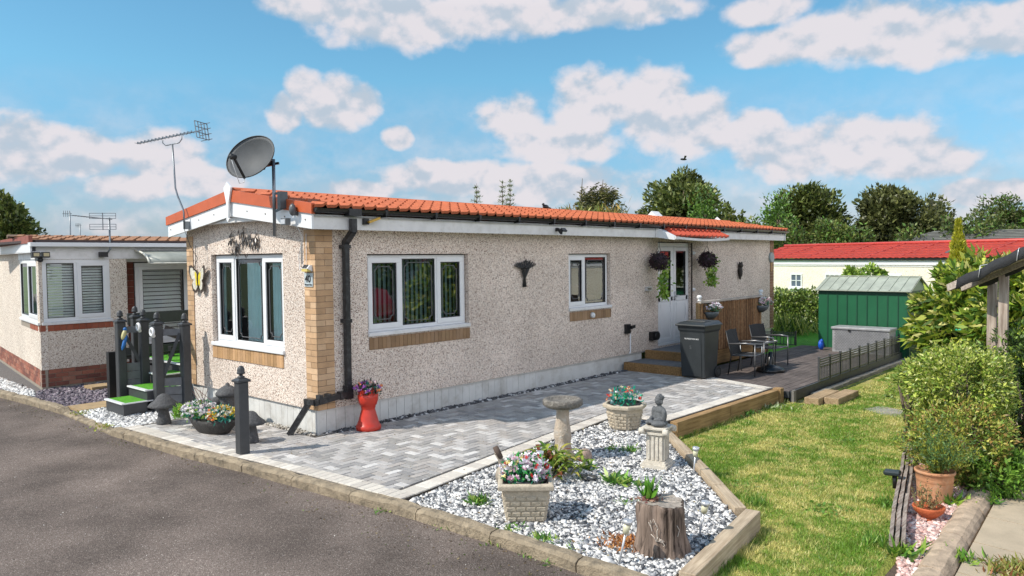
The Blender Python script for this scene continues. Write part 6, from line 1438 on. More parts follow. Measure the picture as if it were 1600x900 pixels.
def pot1():
    q = G(1460,783,-.2); x, y, z = q; t = thing('terracotta_pot', 'tall ribbed terracotta pot holding the rosemary bush', 'plant pot', (x,y,z))
    pr = [(.135,0),(.145,.02)]; h = .03
    while h < .22: pr += [(.150+h*.06,h),(.156+h*.06,h+.007)]; h += .016
    pr += [(.172,.24),(.172,.29),(.185,.295),(.188,.32),(.175,.325),(.16,.29),(.01,.28)]
    m = MB(); m.lathe(pr, (x,y,z), 30); m.build('pot', TERR, t)
    s = thing('rosemary_bush', 'feathery green rosemary bush with some yellow shoots growing in the ribbed terracotta pot', 'shrub', (x,y,z+.3))
    V = []; B = []; D_ = []; C_ = []
    n = 190
    for i in range(n):
        a = RNG.uniform(0,6.28); e = RNG.uniform(0,1)**.7; d = np.array([math.cos(a)*e*.95, math.sin(a)*e*.95-.12, 1.0]); d /= np.linalg.norm(d); L_ = RNG.uniform(.35,.68)
        yel = RNG.uniform() < .35
        for k in range(34):
            f = (k+RNG.uniform())/34; p = np.array([x,y,z+.28])+d*L_*f+np.array([0,0,-.18*e*f*f])+RNG.normal(0,.008,3)
            B.append(p); D_.append(d*.8+RNG.normal(0,.6,3)); C_.append(np.array([.30,.32,.04] if yel else random.choice([(.10,.20,.05),(.16,.27,.08),(.07,.13,.04)]))*RNG.uniform(.7,1.3))
    leaves('foliage', np.array(B), np.array(D_), .040, .010, LEAF, s, np.array(C_))
pot1()
def pot2():
    q = G(1451,812,-.2); x, y, z = q; t = thing('terracotta_bowl', 'shallow orange terracotta bowl with withered brown stems', 'plant pot', (x,y,z))
    m = MB(); m.lathe([(.07,0),(.075,.02),(.06,.03),(.09,.05),(.125,.085),(.140,.12),(.138,.135),(.125,.13),(.11,.10),(.01,.09)], (x,y,z), 28, .012); m.build('bowl', M('orange_terracotta', (.48,.11,.035), .7, .25, 10, bump=.4, bs=40), t)
    n = 520; st = RNG.normal(0,.05,(26,2)); i = RNG.integers(0,26,n); hgt = RNG.uniform(.06,.25,26); f = RNG.uniform(0,1,n)
    P = np.stack([x+st[i,0]*(1+f*.4), y+st[i,1]*(1+f*.4), z+.10+hgt[i]*f],1); d = RNG.normal(0,.6,(n,3)); d[:,2] += .8
    leaves('withered_stems', P, d, .035, .010, LEAF, t, pick([(.22,.15,.06),(.30,.24,.10),(.14,.09,.05),(.26,.28,.10)], n))
pot2()
for (px,py), lab, ln in (((1490,790),'light green leafy weed beside the ribbed pot',.14),((1542,785),'weed growing between garden kerb and path slabs',.12),((1412,870),'long grassy tuft at the near end of the log edging',.16),((1512,878),'small leafy weed on the path joint near the bottom edge',.09),((1575,740),'weed at the far bend of the garden kerb',.12),((1478,860),'low reddish green weed between kerb pieces',.07)):
    q = G(px, py, -.2); tuft('border_weed', lab, tuple(q), 60, ln, ln*.2, [(.14,.30,.03),(.25,.38,.05),(.08,.2,.03)], .7, .9, .06, group='weeds on the right border')
q = G(1612,902,-.19); tuft('corner_shrub', 'red and green stemmed bushy plant in the bottom right corner', tuple(q), 900, .10, .016, [(.30,.30,.06),(.20,.24,.04),(.30,.12,.05),(.42,.36,.12),(.12,.16,.03)], .7, .6, .13, 'shrub')
# ------------------------------------------------------------------ shrubs
def shrub(name, label, c, r, ncl, per, cr, ln, w, pal, base=None, shell=.6, group=None, stems=True, wts=None, fold=.25, dirb=0):
    t = thing(name, label, 'shrub', (c[0],c[1],base if base is not None else c[2]-r[2]), group=group)
    P, d = clumps(c, r, ncl, per, cr, shell); d[:,2] += dirb
    leaves('foliage', P, d, ln, w, LEAF, t, pick(pal, len(P), wts)*RNG.uniform(.6,1.35,(len(P),1)), fold=fold)
    if stems:
        m = MB(); b = Vector((c[0],c[1],base if base is not None else c[2]-r[2]))
        for k in range(9):
            e = Vector(c)+Vector(sph(1)[0])*.75*min(r); m.tube([b+Vector((random.uniform(-.1,.1),random.uniform(-.1,.1),0)), (b+e)/2+Vector((random.uniform(-.1,.1),random.uniform(-.1,.1),0)), e], [.03,.02,.008], 6)
        m.build('stems', BARK, t)
    return t
LAUR = [(.27,.38,.04),(.50,.54,.08),(.14,.25,.03),(.68,.64,.22),(.07,.14,.02),(.38,.48,.06),(.10,.18,.025)]
c = D(1552,480,13.2); shrub('spotted_laurel', 'large glossy yellow green shrub behind the rustic arch, beside the shed', (c.x,c.y,1.08), (1.05,1.2,1.12), 340, 44, .17, .19, .075, LAUR, -.25)
c = D(1625,500,12.0); shrub('spotted_laurel', 'large glossy yellow green shrub cut by the right edge of the picture', (c.x,c.y,1.05), (.9,1.0,1.12), 240, 40, .17, .19, .075, LAUR, -.25)
c = D(1500,585,8.9); shrub('variegated_euonymus', 'rounded cream and green variegated bush in front of the arch post', (c.x,c.y,.78), (.62,.56,.40), 210, 75, .11, .05, .022, [(.40,.48,.08),(.62,.62,.25),(.24,.36,.05),(.50,.55,.11),(.13,.21,.03)], -.22, wts=[3,2,3,3,2])
c = D(1500,665,8.3); shrub('golden_bush', 'untidy yellow green bush below the variegated bush, behind the rosemary', (c.x,c.y,.22), (.58,.5,.42), 170, 70, .11, .05, .020, [(.36,.42,.07),(.22,.32,.05),(.50,.46,.10),(.12,.19,.03),(.38,.24,.08)], -.22)
c = D(1552,700,8.0); shrub('green_ground_shrub', 'light green spreading shrub reaching over the garden kerb', (c.x,c.y,-.02), (.38,.36,.22), 70, 50, .09, .07, .028, [(.16,.32,.04),(.24,.40,.06),(.09,.18,.03)], -.22)
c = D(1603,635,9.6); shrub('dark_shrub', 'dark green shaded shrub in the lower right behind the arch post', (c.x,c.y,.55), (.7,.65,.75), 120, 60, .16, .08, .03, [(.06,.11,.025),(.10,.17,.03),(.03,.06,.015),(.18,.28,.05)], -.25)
c = D(1425,585,10.4); shrub('leafy_side_shoots', 'loose light green shoots reaching towards the shed from the variegated bush', (c.x,c.y,.45), (.30,.30,.40), 40, 40, .10, .07, .022, [(.25,.35,.05),(.36,.42,.10),(.15,.25,.04)], -.25)
def conifer(px, dep, z0, z1, r, label, pal):
    c = D(px, 400, dep); t = thing('golden_conifer', label, 'tree', (c.x,c.y,z0)); n = 9000; f = RNG.uniform(0,1,n)**.8; rr = r*(1-f)*np.sqrt(RNG.uniform(.25,1,n))*(1+.15*np.sin(f*40)); a = RNG.uniform(0,6.28,n)
    P = np.stack([c.x+rr*np.cos(a), c.y+rr*np.sin(a), z0+(z1-z0)*f],1); d = np.stack([np.cos(a)*.5,np.sin(a)*.5,np.ones(n)],1)+RNG.normal(0,.25,(n,3))
    leaves('crown', P, d, .07, .022, LEAF, t, pick(pal, n)*RNG.uniform(.7,1.25,(n,1))); m = MB(); m.cyl((c.x,c.y,-.3),(c.x,c.y,z1*.8),.05,.02); m.build('trunk', BARK, t)
conifer(1497, 14.5, .3, 2.92, .55, 'narrow bright yellow conifer tip rising above the laurel', [(.55,.52,.03),(.42,.42,.03),(.30,.34,.03),(.62,.58,.10)])
# ------------------------------------------------------------------ rustic arch
def arch():
    t = thing('rustic_arch', 'grey timber garden arch with black felt covered sloping beam', 'arch', tuple(G(1560,700,-.25)))
    AW = wood('silver_grey_timber', (.24,.18,.145), (.50,.42,.35), 'Z', .85); AH = wood('silver_grey_beam', (.30,.24,.20), (.55,.48,.41), 'X', .85)
    p1 = D(1548,640,9.9); p2 = D(1566,640,9.6); p1.z = p2.z = -.3
    m = MB(); m.box((p1.x-.05,p1.y-.05,-.3),(p1.x+.05,p1.y+.05,2.06)); m.build('post', AW, t)
    m = MB(); m.bar((p2.x,p2.y,-.3),(p2.x-.02,p2.y+.0,2.12),.10,.10,Y_); m.build('post', AW, t)
    m = MB(); m.bar((p1.x+.0,p1.y-.07,.6),(p2.x,p2.y+.02,1.75),.05,.025,X_); m.bar((p1.x,p1.y-.07,1.7),(p2.x,p2.y+.0,.7),.03,.02,X_); 
    for zz in (1.5,1.62): m.bar((p1.x,p1.y-.05,zz),(p2.x,p2.y,zz),.03,.03)
    m.build('trellis_strips', AW, t)
    a = D(1512,436,9.9); b = D(1640,380,8.6); m = MB(); PV = Vector((-(b-a).y,(b-a).x,0)).normalized(); PV = PV if PV.dot(CW) > 0 else -PV
    for o in (-.10,.10):
        m.bar(a+PV*o-Z_*.045-(b-a).normalized()*.24, b+PV*o-Z_*.045, .045,.09)
    m.build('beam', AH, t)
    m = MB(); n = 16; V = []; dr = (b-a)
    for s in range(n+1):
        f = s/n
        for w, hh in ((-.17,-.12),(-.15,.02),(0,.04),(.15,.02),(.17,-.12)): V.append(a+dr*f+PV*w+Z_*(hh+.012*math.sin(f*19+w*9)-.012*math.sin(f*7)))
    m.add(V, [(i*5+j,(i+1)*5+j,(i+1)*5+j+1,i*5+j+1) for i in range(n) for j in range(4)], True); o = m.build('felt_cover', M('black_roof_felt', (.028,.028,.03), .75, .3, 14, bump=.6, bs=60), t); s = o.modifiers.new('solid','SOLIDIFY'); s.thickness = .012
    m = MB()
    for f in (.33,.80): p = a+dr*f; m.tube([p+PV*.18-Z_*.11, p+PV*.16+Z_*.035, p+Z_*.06, p-PV*.16+Z_*.035, p-PV*.185-Z_*.11], .006, 5)
    m.build('wire_tie', SILV, t)
arch()
c = G(1434,655,-.22); t = thing('hose_hoop', 'black flexible hoop sticking out of the bush over the lawn', 'garden hoop', tuple(c))
m = MB(); c2 = D(1436,640,9.2); m.tube([D(1424,652,9.2), D(1423,635,9.2), D(1426,606,9.2), D(1424,596,9.2), D(1428,587,9.2), D(1438,584,9.2), D(1447,590,9.2)], .012, 8); m.build('hoop', PLAS, t)
c = D(1505,516,12.5); t = thing('green_ornament', 'bright turquoise green plastic object hidden among the laurel leaves', 'object', tuple(c)); m = MB(); m.ell(c, (.08,.12,.04)); m.ell(c+Vector((.05,-.06,.03)),(.05,.05,.03)); m.build('shell', M('turquoise_plastic', (.01,.35,.22), .4), t)
# dark fence / shade at the far right
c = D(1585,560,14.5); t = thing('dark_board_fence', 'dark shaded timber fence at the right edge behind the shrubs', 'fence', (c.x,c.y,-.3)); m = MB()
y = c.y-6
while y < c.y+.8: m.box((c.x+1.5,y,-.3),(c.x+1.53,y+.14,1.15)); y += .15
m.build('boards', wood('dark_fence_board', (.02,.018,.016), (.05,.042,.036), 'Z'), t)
# ================================================================== MIDDLE DISTANCE
def hedge_mass(name, label, pa, pb, w, z0, z1, n, ln, wd_, pal, group=None):
    t = thing(name, label, 'hedge', (pa.x,pa.y,z0), group=group); d = (pb-pa); L_ = d.length; d.normalize(); nn = Vector((-d.y,d.x,0))
    u = RNG.uniform(0,L_,n); v = RNG.uniform(-1,1,n); top = z1+.18*np.sin(u*2.1)+.10*np.sin(u*5.3+1); h = RNG.uniform(0,1,n)**.7; v = np.sign(v)*np.abs(v)**.4*w/2
    P = np.stack([pa.x+d.x*u+nn.x*v, pa.y+d.y*u+nn.y*v, z0+(top-z0)*h+RNG.normal(0,.06,n)],1); dr = RNG.normal(0,.8,(n,3)); dr[:,2] += .5
    leaves('foliage', P, dr, ln, wd_, LEAF, t, pick(pal,n)*RNG.uniform(.6,1.4,(n,1))); return t
HD = [(.09,.15,.03),(.13,.21,.04),(.20,.29,.05),(.30,.37,.08),(.05,.09,.02)]
pa = D(1206,400,24.6); pb = D(1310,400,23.0); hedge_mass('garden_hedge', 'leafy green hedge between the home and the green shed', pa, pb, 1.0, -.1, 1.0, 8000, .11, .055, HD)
pa = D(1236,400,22.6); P = np.tile(np.array([pa.x,pa.y,-.08]),(260,1))+RNG.normal(0,.28,(260,3))*np.array([1,1,.02])
t = thing('strappy_plant', 'clump of long arching yellow green strap leaves at the foot of the hedge', 'plant', (pa.x,pa.y,-.08)); d = RNG.normal(0,.5,(260,3)); d[:,2] = 1
leaves('leaves', P, d, .60, .045, LEAF, t, pick([(.30,.36,.06),(.16,.24,.04),(.42,.44,.12),(.07,.12,.02)],260))
def right_house():
    A = D(1195,400,27.5); B = D(1700,400,18.3); A.z = B.z = 0; d = (B-A).normalized(); n = Vector((d.y,-d.x,0)); 
    if n.dot(Vector((CAMX,CAMY,0))-A) < 0: n = -n
    L_ = (B-A).length+3; A = A-d*.6; Fr = (A, d, n)
    t = thing('neighbour_park_home', 'long cream neighbouring home with bright red tiled roof beyond the hedge', 'house', (A.x,A.y,-.4))
    m = MB(); m.fbox(Fr, 0, L_, -.4, 2.14, -3.2, 0); m.build('wall', speckle('cream_render', [(.80,.75,.62),(.72,.66,.52),(.84,.80,.70),(.60,.52,.38)], [0,.5,.7,.93], 60, .4, .01, .9, .06), t)
    m = MB(); m.fbox(Fr, -.1, L_+.1, 1.97, 2.12, .0, .03); m.fbox(Fr, -.1, L_+.1, 1.92, 1.94, .0, .02); m.build('eaves_board', PVC, t)
    m = MB(); m.fbox(Fr, -.2, L_+.2, 2.12, 2.17, .03, .10); m.build('gutter', PLAS, t)
    # red pressed roof
    RM = M('red_roof_tile', (.36,.04,.026), .65, .2, 2.5, bump=.15, bs=120, dark=(.22,.03,.02), dfac=.5, spec=.25); RD = M('dark_red_joint', (.20,.02,.02), .6)
    V = []; rows = 6; k = int((L_+.6)/.21)*4; pr = [0,.012,.02,.012]; dep = 2.05; rise = .44
    for r in range(rows+1):
        for sub in ((0,.0),(.96,.03)):
            f = min(1,(r+sub[0])/rows)
            for i in range(k+1): p = A+d*(-.3+(L_+.6)*i/k)+n*(.1-dep*(1-f)*1.0)+Z_*(2.18+rise*(1-f)+sub[1]+pr[i % 4]); V.append(p)
            if r == rows: break
    q = k+1; nr = len(V)//q
    m = MB(); m.add(V, [(r*q+i,r*q+i+1,(r+1)*q+i+1,(r+1)*q+i) for r in range(nr-1) for i in range(k)]); m.build('roof', RM, t)
    m = MB(); m.slab([A+d*-.3+n*(.1-dep)+Z_*(2.63), A+d*(L_+.3)+n*(.1-dep)+Z_*(2.63), A+d*(L_+.3)-n*3.4+Z_*2.1, A+d*-.3-n*3.4+Z_*2.1], (0,0,-.03)); m.build('rear_roof', RM, t)
    m = MB(); 
    for i in range(0, 22): u = .15+i*1.16; p = A+d*u; m.bar(p+n*.11+Z_*2.20, p+n*(.1-dep)+Z_*2.66, .03,.025)
    m.tube([A+d*-.3+n*(.1-dep)+Z_*2.66, A+d*(L_+.3)+n*(.1-dep)+Z_*2.66], .05, 8); m.build('roof_joints', M('red_ridge', (.50,.06,.045), .5), t)
    def u_at(px):
        best = None
        for i in range(int(L_*50)):
            u = i/50; p = A+d*u-Vector((CAMX,CAMY,CAMZ)); x = 800+F*p.dot(CR)/p.dot(CW)
            if best is None or abs(x-px) < best[0]: best = (abs(x-px), u)
        return best[1]
    for nm, x0, x1, z0, z1, sp in (('w',1236,1254,1.18,1.66,1),('w',1290,1319,1.38,1.68,3),('w',1378,1408,1.42,1.68,3)):
        a, b = u_at(x0), u_at(x1); f = MB(); w = .045
        f.fbox(Fr, a, b, z0, z0+w, 0, .04); f.fbox(Fr, a, b, z1-w, z1, 0, .04); f.fbox(Fr, a, a+w, z0+w, z1-w, 0, .04); f.fbox(Fr, b-w, b, z0+w, z1-w, 0, .04)
        for i in range(1, sp+1): c = a+(b-a)*i/(sp+1); f.fbox(Fr, c-.018, c+.018, z0+w, z1-w, .0, .035)
        f.fbox(Fr, a+w, b-w, (z0+z1)/2-.012, (z0+z1)/2+.012, 0, .035); f.fbox(Fr, a-.06, b+.06, z0-.05, z0, 0, .09)
        fo = f.build('window', PVC, t); p = MB(); p.fbox(Fr, a+w, b-w, z0+w, z1-w, .002, .012); p.build('pane', M('grey_blue_glass', (.10,.13,.17), .08, .1, 3), fo)
    u = u_at(1474); p = A+d*u+n*(-.7); m = MB(); m.cyl(p+Z_*2.3, p+Z_*2.83, .085, n=14); m.build('flue', GALV, t); m = MB(); m.lathe([(.12,0),(.12,.05),(.09,.06),(.10,.13),(.02,.18)], p+Z_*2.80, 14); m.build('flue_cowl', M('dark_cowl', (.08,.08,.10), .5, metal=.5), t)
    m = MB(); m.bar(p+Z_*2.32-d*.30+n*.2, p+Z_*2.50+d*.02, .35,.05); m.build('flue_flashing', GALV, t)
right_house()
def grey_roof():
    A = D(1385,400,34); B = D(1680,400,31); t = thing('far_bungalow', 'grey tiled hipped roof just showing over the red roof', 'house', (A.x,A.y,0)); A.z = B.z = 0; d = (B-A).normalized(); n = Vector((d.y,-d.x,0)); n = n if n.dot(Vector((CAMX,CAMY,0))-A) > 0 else -n
    m = MB(); L_ = (B-A).length; zE, zR = 2.75, 3.30
    P = [A+n*1.5+Z_*zE, B+n*1.5+Z_*zE, B-n*3+Z_*zE, A-n*3+Z_*zE, A+d*1.9-n*.7+Z_*zR, B-n*.7+Z_*zR]
    m.add(P, [(0,1,5,4),(2,3,4,5),(3,0,4)]); m.build('roof', M('grey_green_roof_tile', (.17,.17,.15), .8, .35, 2.5, bump=.3, bs=30), t)
    m = MB(); m.fbox((A,d,n), .3, L_, -.4, zE, -2.8, 1.2); m.build('wall', PEB, t); m = MB()
    for k in range(1,8): f = k/8; m.bar(A+n*(1.5-2.2*f)+d*1.9*f+Z_*(zE+(zR-zE)*f+.015), B+n*(1.5-2.2*f)+Z_*(zE+(zR-zE)*f+.015), .03,.03)
    m.build('tile_courses', M('dark_tile_course', (.07,.07,.065), .8), t)
grey_roof()
c = D(1352,427,20.5); t = shrub('garden_climber', 'light green leafy branches showing above the shed roof', (c.x,c.y,c.z), (.55,.4,.12), 24, 36, .12, .12, .07, [(.22,.36,.04),(.34,.46,.08),(.12,.22,.03)], 0.2)
# ================================================================== TREES
def tree(name, label, px, py_top, dep, half_w, pal, ncl=150, per=95, cr=.62, ln=.28, wd_=.15, zb=.2, shape=1.0, trunk=True, group='trees behind the homes', cat='tree', lobes=5, seed=0, zlow=None):
    base = D(px, 400, dep); ztop = D(px, py_top, dep).z; rw = half_w/F*dep; zlow = ztop*.12 if zlow is None else zlow
    t = thing(name, label, cat, (base.x,base.y,-.4), group=group); PP = []; DD = []
    cz = (ztop+zlow)/2; rz_ = (ztop-zlow)/2
    r_ = np.random.default_rng(seed+int(px)); m = MB()
    L_ = []
    for i in range(lobes):
        a = r_.uniform(-1,1); L_.append((np.array([base.x,base.y,0])+np.array(CR)*a*rw*.52+np.array([CW.x,CW.y,0])*r_.uniform(-.5,.5)*rw, r_.uniform(.42,.62)*rw, a))
    L_.append((np.array([base.x,base.y,0]), rw*.62, 0))
    for c, r, a in L_:
        zt = ztop*(1-.20*abs(a)**1.5)-r_.uniform(0,.08)*ztop; zz = (zt+zlow)/2; hz = (zt-zlow)/2
        P, d = clumps((c[0],c[1],zz), (r,r,hz), max(6,int(ncl/(lobes+1))), per, cr, .5); PP.append(P); DD.append(d)
        m.tube([(base.x,base.y,ztop*.25), (base.x*.5+c[0]*.5,base.y*.5+c[1]*.5,ztop*.45), (c[0],c[1],zt*.85)], [.16,.1,.03], 6)
    P = np.concatenate(PP); d = np.concatenate(DD); leaves('crown', P, d, ln, wd_, LEAF, t, pick(pal, len(P))*np.repeat(RNG.uniform(.6,1.3,(len(P)//per,1)),per,0)*RNG.uniform(.75,1.25,(len(P),1)), fold=.2)
    m.tube([(base.x,base.y,-.4),(base.x+.1,base.y,ztop*.3),(base.x,base.y,ztop*.7)], [.28,.2,.07], 8); m.build('trunk', BARK, t)
    return t
OAK = [(.085,.12,.028),(.12,.155,.035),(.06,.085,.02),(.16,.19,.045),(.21,.23,.06)]
OLV = [(.11,.125,.04),(.15,.165,.05),(.08,.09,.028),(.20,.21,.07)]
BRT = [(.10,.20,.035),(.14,.26,.045),(.065,.13,.022),(.19,.31,.06)]
tree('oak_tree', 'broad dark oak standing alone behind the middle of the orange roof', 1066, 262, 42, 76, OAK, 230, 130, seed=1)
tree('oak_tree', 'low dark tree just right of the lone oak behind the roof', 1135, 312, 46, 32, OAK, 60, 90, seed=2)
tree('young_tree', 'small lighter green tree in front of the lone oak', 1100, 290, 36, 26, BRT, 50, 80, .5, .18, .09, seed=3)
tree('oak_tree', 'tall dark oak above the far corner of the home', 1262, 282, 44, 62, OAK, 210, 130, seed=4)
tree('young_tree', 'brighter green tree at the left side of the tall dark oak', 1215, 305, 37, 42, BRT, 80, 90, .5, .18, .09, seed=5)
tree('maple_tree', 'wide olive green tree above the green shed', 1392, 285, 43, 68, OLV, 220, 130, seed=6)
tree('maple_tree', 'smaller grey green tree right of the wide olive tree', 1462, 312, 45, 36, OLV, 70, 100, seed=7)
tree('ash_tree', 'tall feathery green tree at the right edge above the red roof', 1565, 292, 40, 54, BRT[:1]+OLV[:2]+OAK[:2], 130, 90, .5, .2, .08, seed=8)
tree('ash_tree', 'dense green tree cut by the right edge of the picture', 1625, 330, 38, 50, BRT[:2]+OLV[:1], 100, 90, seed=9)
for i, (px, py, hw, lab) in enumerate(((1240,352,40,'low round bush behind the left end of the red roof'),(1330,345,48,'low bush under the wide olive tree'),(1425,350,45,'low bush left of the silver flue'),(1530,348,50,'low bush right of the yellow conifer'),(1175,345,34,'low bush directly behind the far roof corner'),(1290,335,44,'rounded bush between the two big dark trees'),(1490,338,46,'rounded bush above the flue of the red roof'),(1595,335,46,'rounded bush at the right edge above the red roof'))):
    tree('bush', 'dark green '+lab, px, py, 33, hw, OAK+BRT[:2], 60, 90, .5, .18, .09, group='bushes under the trees', cat='bush', lobes=3, seed=20+i)
tree('oak_tree', 'dark tree at the left edge behind the neighbouring home', 8, 303, 42, 42, OAK, 120, 100, seed=11)
def whippy():
    # two wind blown birches behind the roof
    for px, py, lab in ((905,268,'left of a pair of wind blown feathery trees behind the roof'),(937,270,'right of a pair of wind blown feathery trees behind the roof')):
        b = D(px-4, 400, 30); zt = D(px, py, 30).z; t = thing('feathery_tree', 'thin leaved olive tree, '+lab, 'tree', (b.x,b.y,-.4), group='wind blown trees behind the roof'); PP = []; DD = []; m = MB()
        for k in range(64):
            h = random.uniform(.25,1); s = random.choice([-1,1]); p0 = b+CR*(.35*h); p0.z = zt*h*.86; L_ = random.uniform(.7,1.5)*(1.35-h); dr = (CR*(.7*s+.3)+Z_*.75+CW*random.uniform(-.8,.8)).normalized(); q = p0+dr*L_
            m.tube([p0,q], [.015,.004], 4); n = int(150*L_); f = RNG.uniform(0,1,n)[:,None]; P = np.array(p0)*(1-f)+np.array(q)*f+RNG.normal(0,.10,(n,3)); PP.append(P); DD.append(RNG.normal(0,.4,(n,3))+np.array(CR)*.9+np.array([0,0,-.1]))
        m.tube([(b.x,b.y,-.4), (b.x,b.y,zt*.4), (b.x+.25*CR.x,b.y+.25*CR.y,zt*.95)], [.12,.07,.01], 6); m.build('trunk', BARK, t)
        P = np.concatenate(PP); leaves('crown', P, np.concatenate(DD), .17, .05, LEAF, t, pick([(.10,.11,.035),(.14,.13,.04),(.07,.08,.03),(.17,.15,.05)], len(P))*RNG.uniform(.7,1.3,(len(P),1)))
whippy()
for px, py, lab, pal in ((895,316,'orange brown strappy shrub at the left under the wind blown trees',[(.42,.26,.05),(.30,.20,.05),(.20,.22,.05)]),(925,318,'yellow green cordyline leaves between two orange shrubs behind the roof',[(.40,.42,.12),(.20,.26,.05),(.10,.16,.03)]),(952,316,'orange brown strappy shrub at the right under the wind blown trees',[(.42,.26,.05),(.30,.20,.05),(.24,.22,.06)])):
    b = D(px, 335, 26); t = thing('cordyline', lab, 'shrub', (b.x,b.y,-.4)); P = np.tile(np.array([b.x,b.y,b.z-.35]),(500,1))+RNG.normal(0,1,(500,3))*np.array([.28,.28,.18]); d = RNG.normal(0,.6,(500,3)); d[:,2] = 1
    leaves('leaves', P, d, .38, .035, LEAF, t, pick(pal,500)*RNG.uniform(.7,1.3,(500,1))); m = MB(); m.cyl((b.x,b.y,-.4),(b.x,b.y,b.z-.2),.08,.06); m.build('trunk', BARK, t)
tree('bush', 'small grey green bush at the far left foot of the wind blown trees', 878, 310, 30, 12, OLV, 24, 60, .25, .12, .04, group='bushes under the trees', cat='bush', lobes=2, seed=41, zlow=2.5)
tree('bush', 'small grey green bush at the far right foot of the wind blown trees', 966, 316, 30, 10, OLV, 20, 60, .25, .12, .04, group='bushes under the trees', cat='bush', lobes=2, seed=42, zlow=2.5)
def spruce(px, py, dep, lab, hw):
    b = D(px, 400, dep); zt = D(px, py, dep).z; t = thing('thin_conifer', lab, 'tree', (b.x,b.y,-.4), group='thin conifer tips behind the roof'); m = MB(); m.tube([(b.x,b.y,-.4),(b.x,b.y,zt*.6),(b.x,b.y,zt)], [.09,.04,.006], 6); PP = []; DD = []
    z = zt*.45
    while z < zt-.05:
        f = (zt-z)/(zt*.55); n = 6
        for k in range(n):
            a = random.uniform(0,6.28); L_ = hw*f**.8*random.uniform(.7,1.1); d = Vector((math.cos(a),math.sin(a),.30)); q = Vector((b.x,b.y,z)); e = q+d*L_; m.tube([q,e+Z_*.06], [.012,.004], 4)
            nn = int(22*L_)+4; g_ = RNG.uniform(0.1,1,nn)[:,None]; PP.append(np.array(q)*(1-g_)+np.array(e)*g_+RNG.normal(0,.02,(nn,3))); DD.append(RNG.normal(0,.5,(nn,3))+np.array(d)*.6+np.array([0,0,.3]))
        z += .17
    m.build('trunk', BARK, t); P = np.concatenate(PP); leaves('needles', P, np.concatenate(DD), .10, .022, LEAF, t, pick([(.22,.27,.13),(.16,.20,.10),(.30,.34,.18)],len(P)))
spruce(746,287,27,'thin sparse conifer tip, leftmost behind the roof',.55); spruce(786,284,27.5,'thin sparse conifer tip, middle one behind the roof',.5); spruce(798,282,27,'thin sparse conifer tip, rightmost of the three behind the roof',.55)
# far aerials, bird
for px, py, dep, s, lab in ((109,334,26,.35,'small distant television aerial on a pole behind the left roof'),(125,352,34,.3,'tiny distant aerial just left of the big neighbouring aerial')):
    b = D(px, py, dep); t = thing('distant_aerial', lab, 'aerial', (b.x,b.y,2.3)); m = MB(); m.tube([(b.x,b.y,2.3),(b.x,b.y,b.z+.05)], .02, 6); m.build('mast', GALV, t)
    m = MB(); 
    for k in range(4): q = b+CR*(-s*.6+k*s*.2); m.bar(q-Z_*s*.3, q+Z_*s*.3, .015,.015)
    m.bar(b-CR*s*.7, b+CR*s*.2, .02,.02); m.build('elements', GALV, t)
b = D(1068,249,30); t = thing('flying_bird', 'dark bird flying above the lone oak', 'bird', tuple(b)); m = MB(); m.ell(b, (.14,.04,.04), T=Matrix.Rotation(R(-40),3,'Z')); m.slab([b+CW*-.03, b+CR*-.04+CW*-.35+Z_*.08, b+CR*.06+CW*-.3+Z_*.08, b+CR*.06], (0,0,.008)); m.slab([b+CW*.03, b-CR*.04+CW*.35+Z_*.09, b+CR*.06+CW*.3+Z_*.09, b+CR*.06], (0,0,.008)); m.build('body', BLK, t)
b = D(850,327,22); t = thing('perched_bird', 'tiny dark bird perched on the roof ridge left of the trees', 'bird', tuple(b)); m = MB(); p = Vector((7.0,1.8,3.39)); m.ell(p, (.09,.05,.05)); m.ell(p+Vector((-.08,0,.05)),(.03,.03,.03)); m.bar(p+Vector((.06,0,.0)),p+Vector((.17,0,-.02)),.04,.012); m.build('body', BLK, t); t.location = p; 
for o in [x for x in bpy.data.objects if x.parent == t]: o.data.transform(Matrix.Translation(Vector(b)-p))
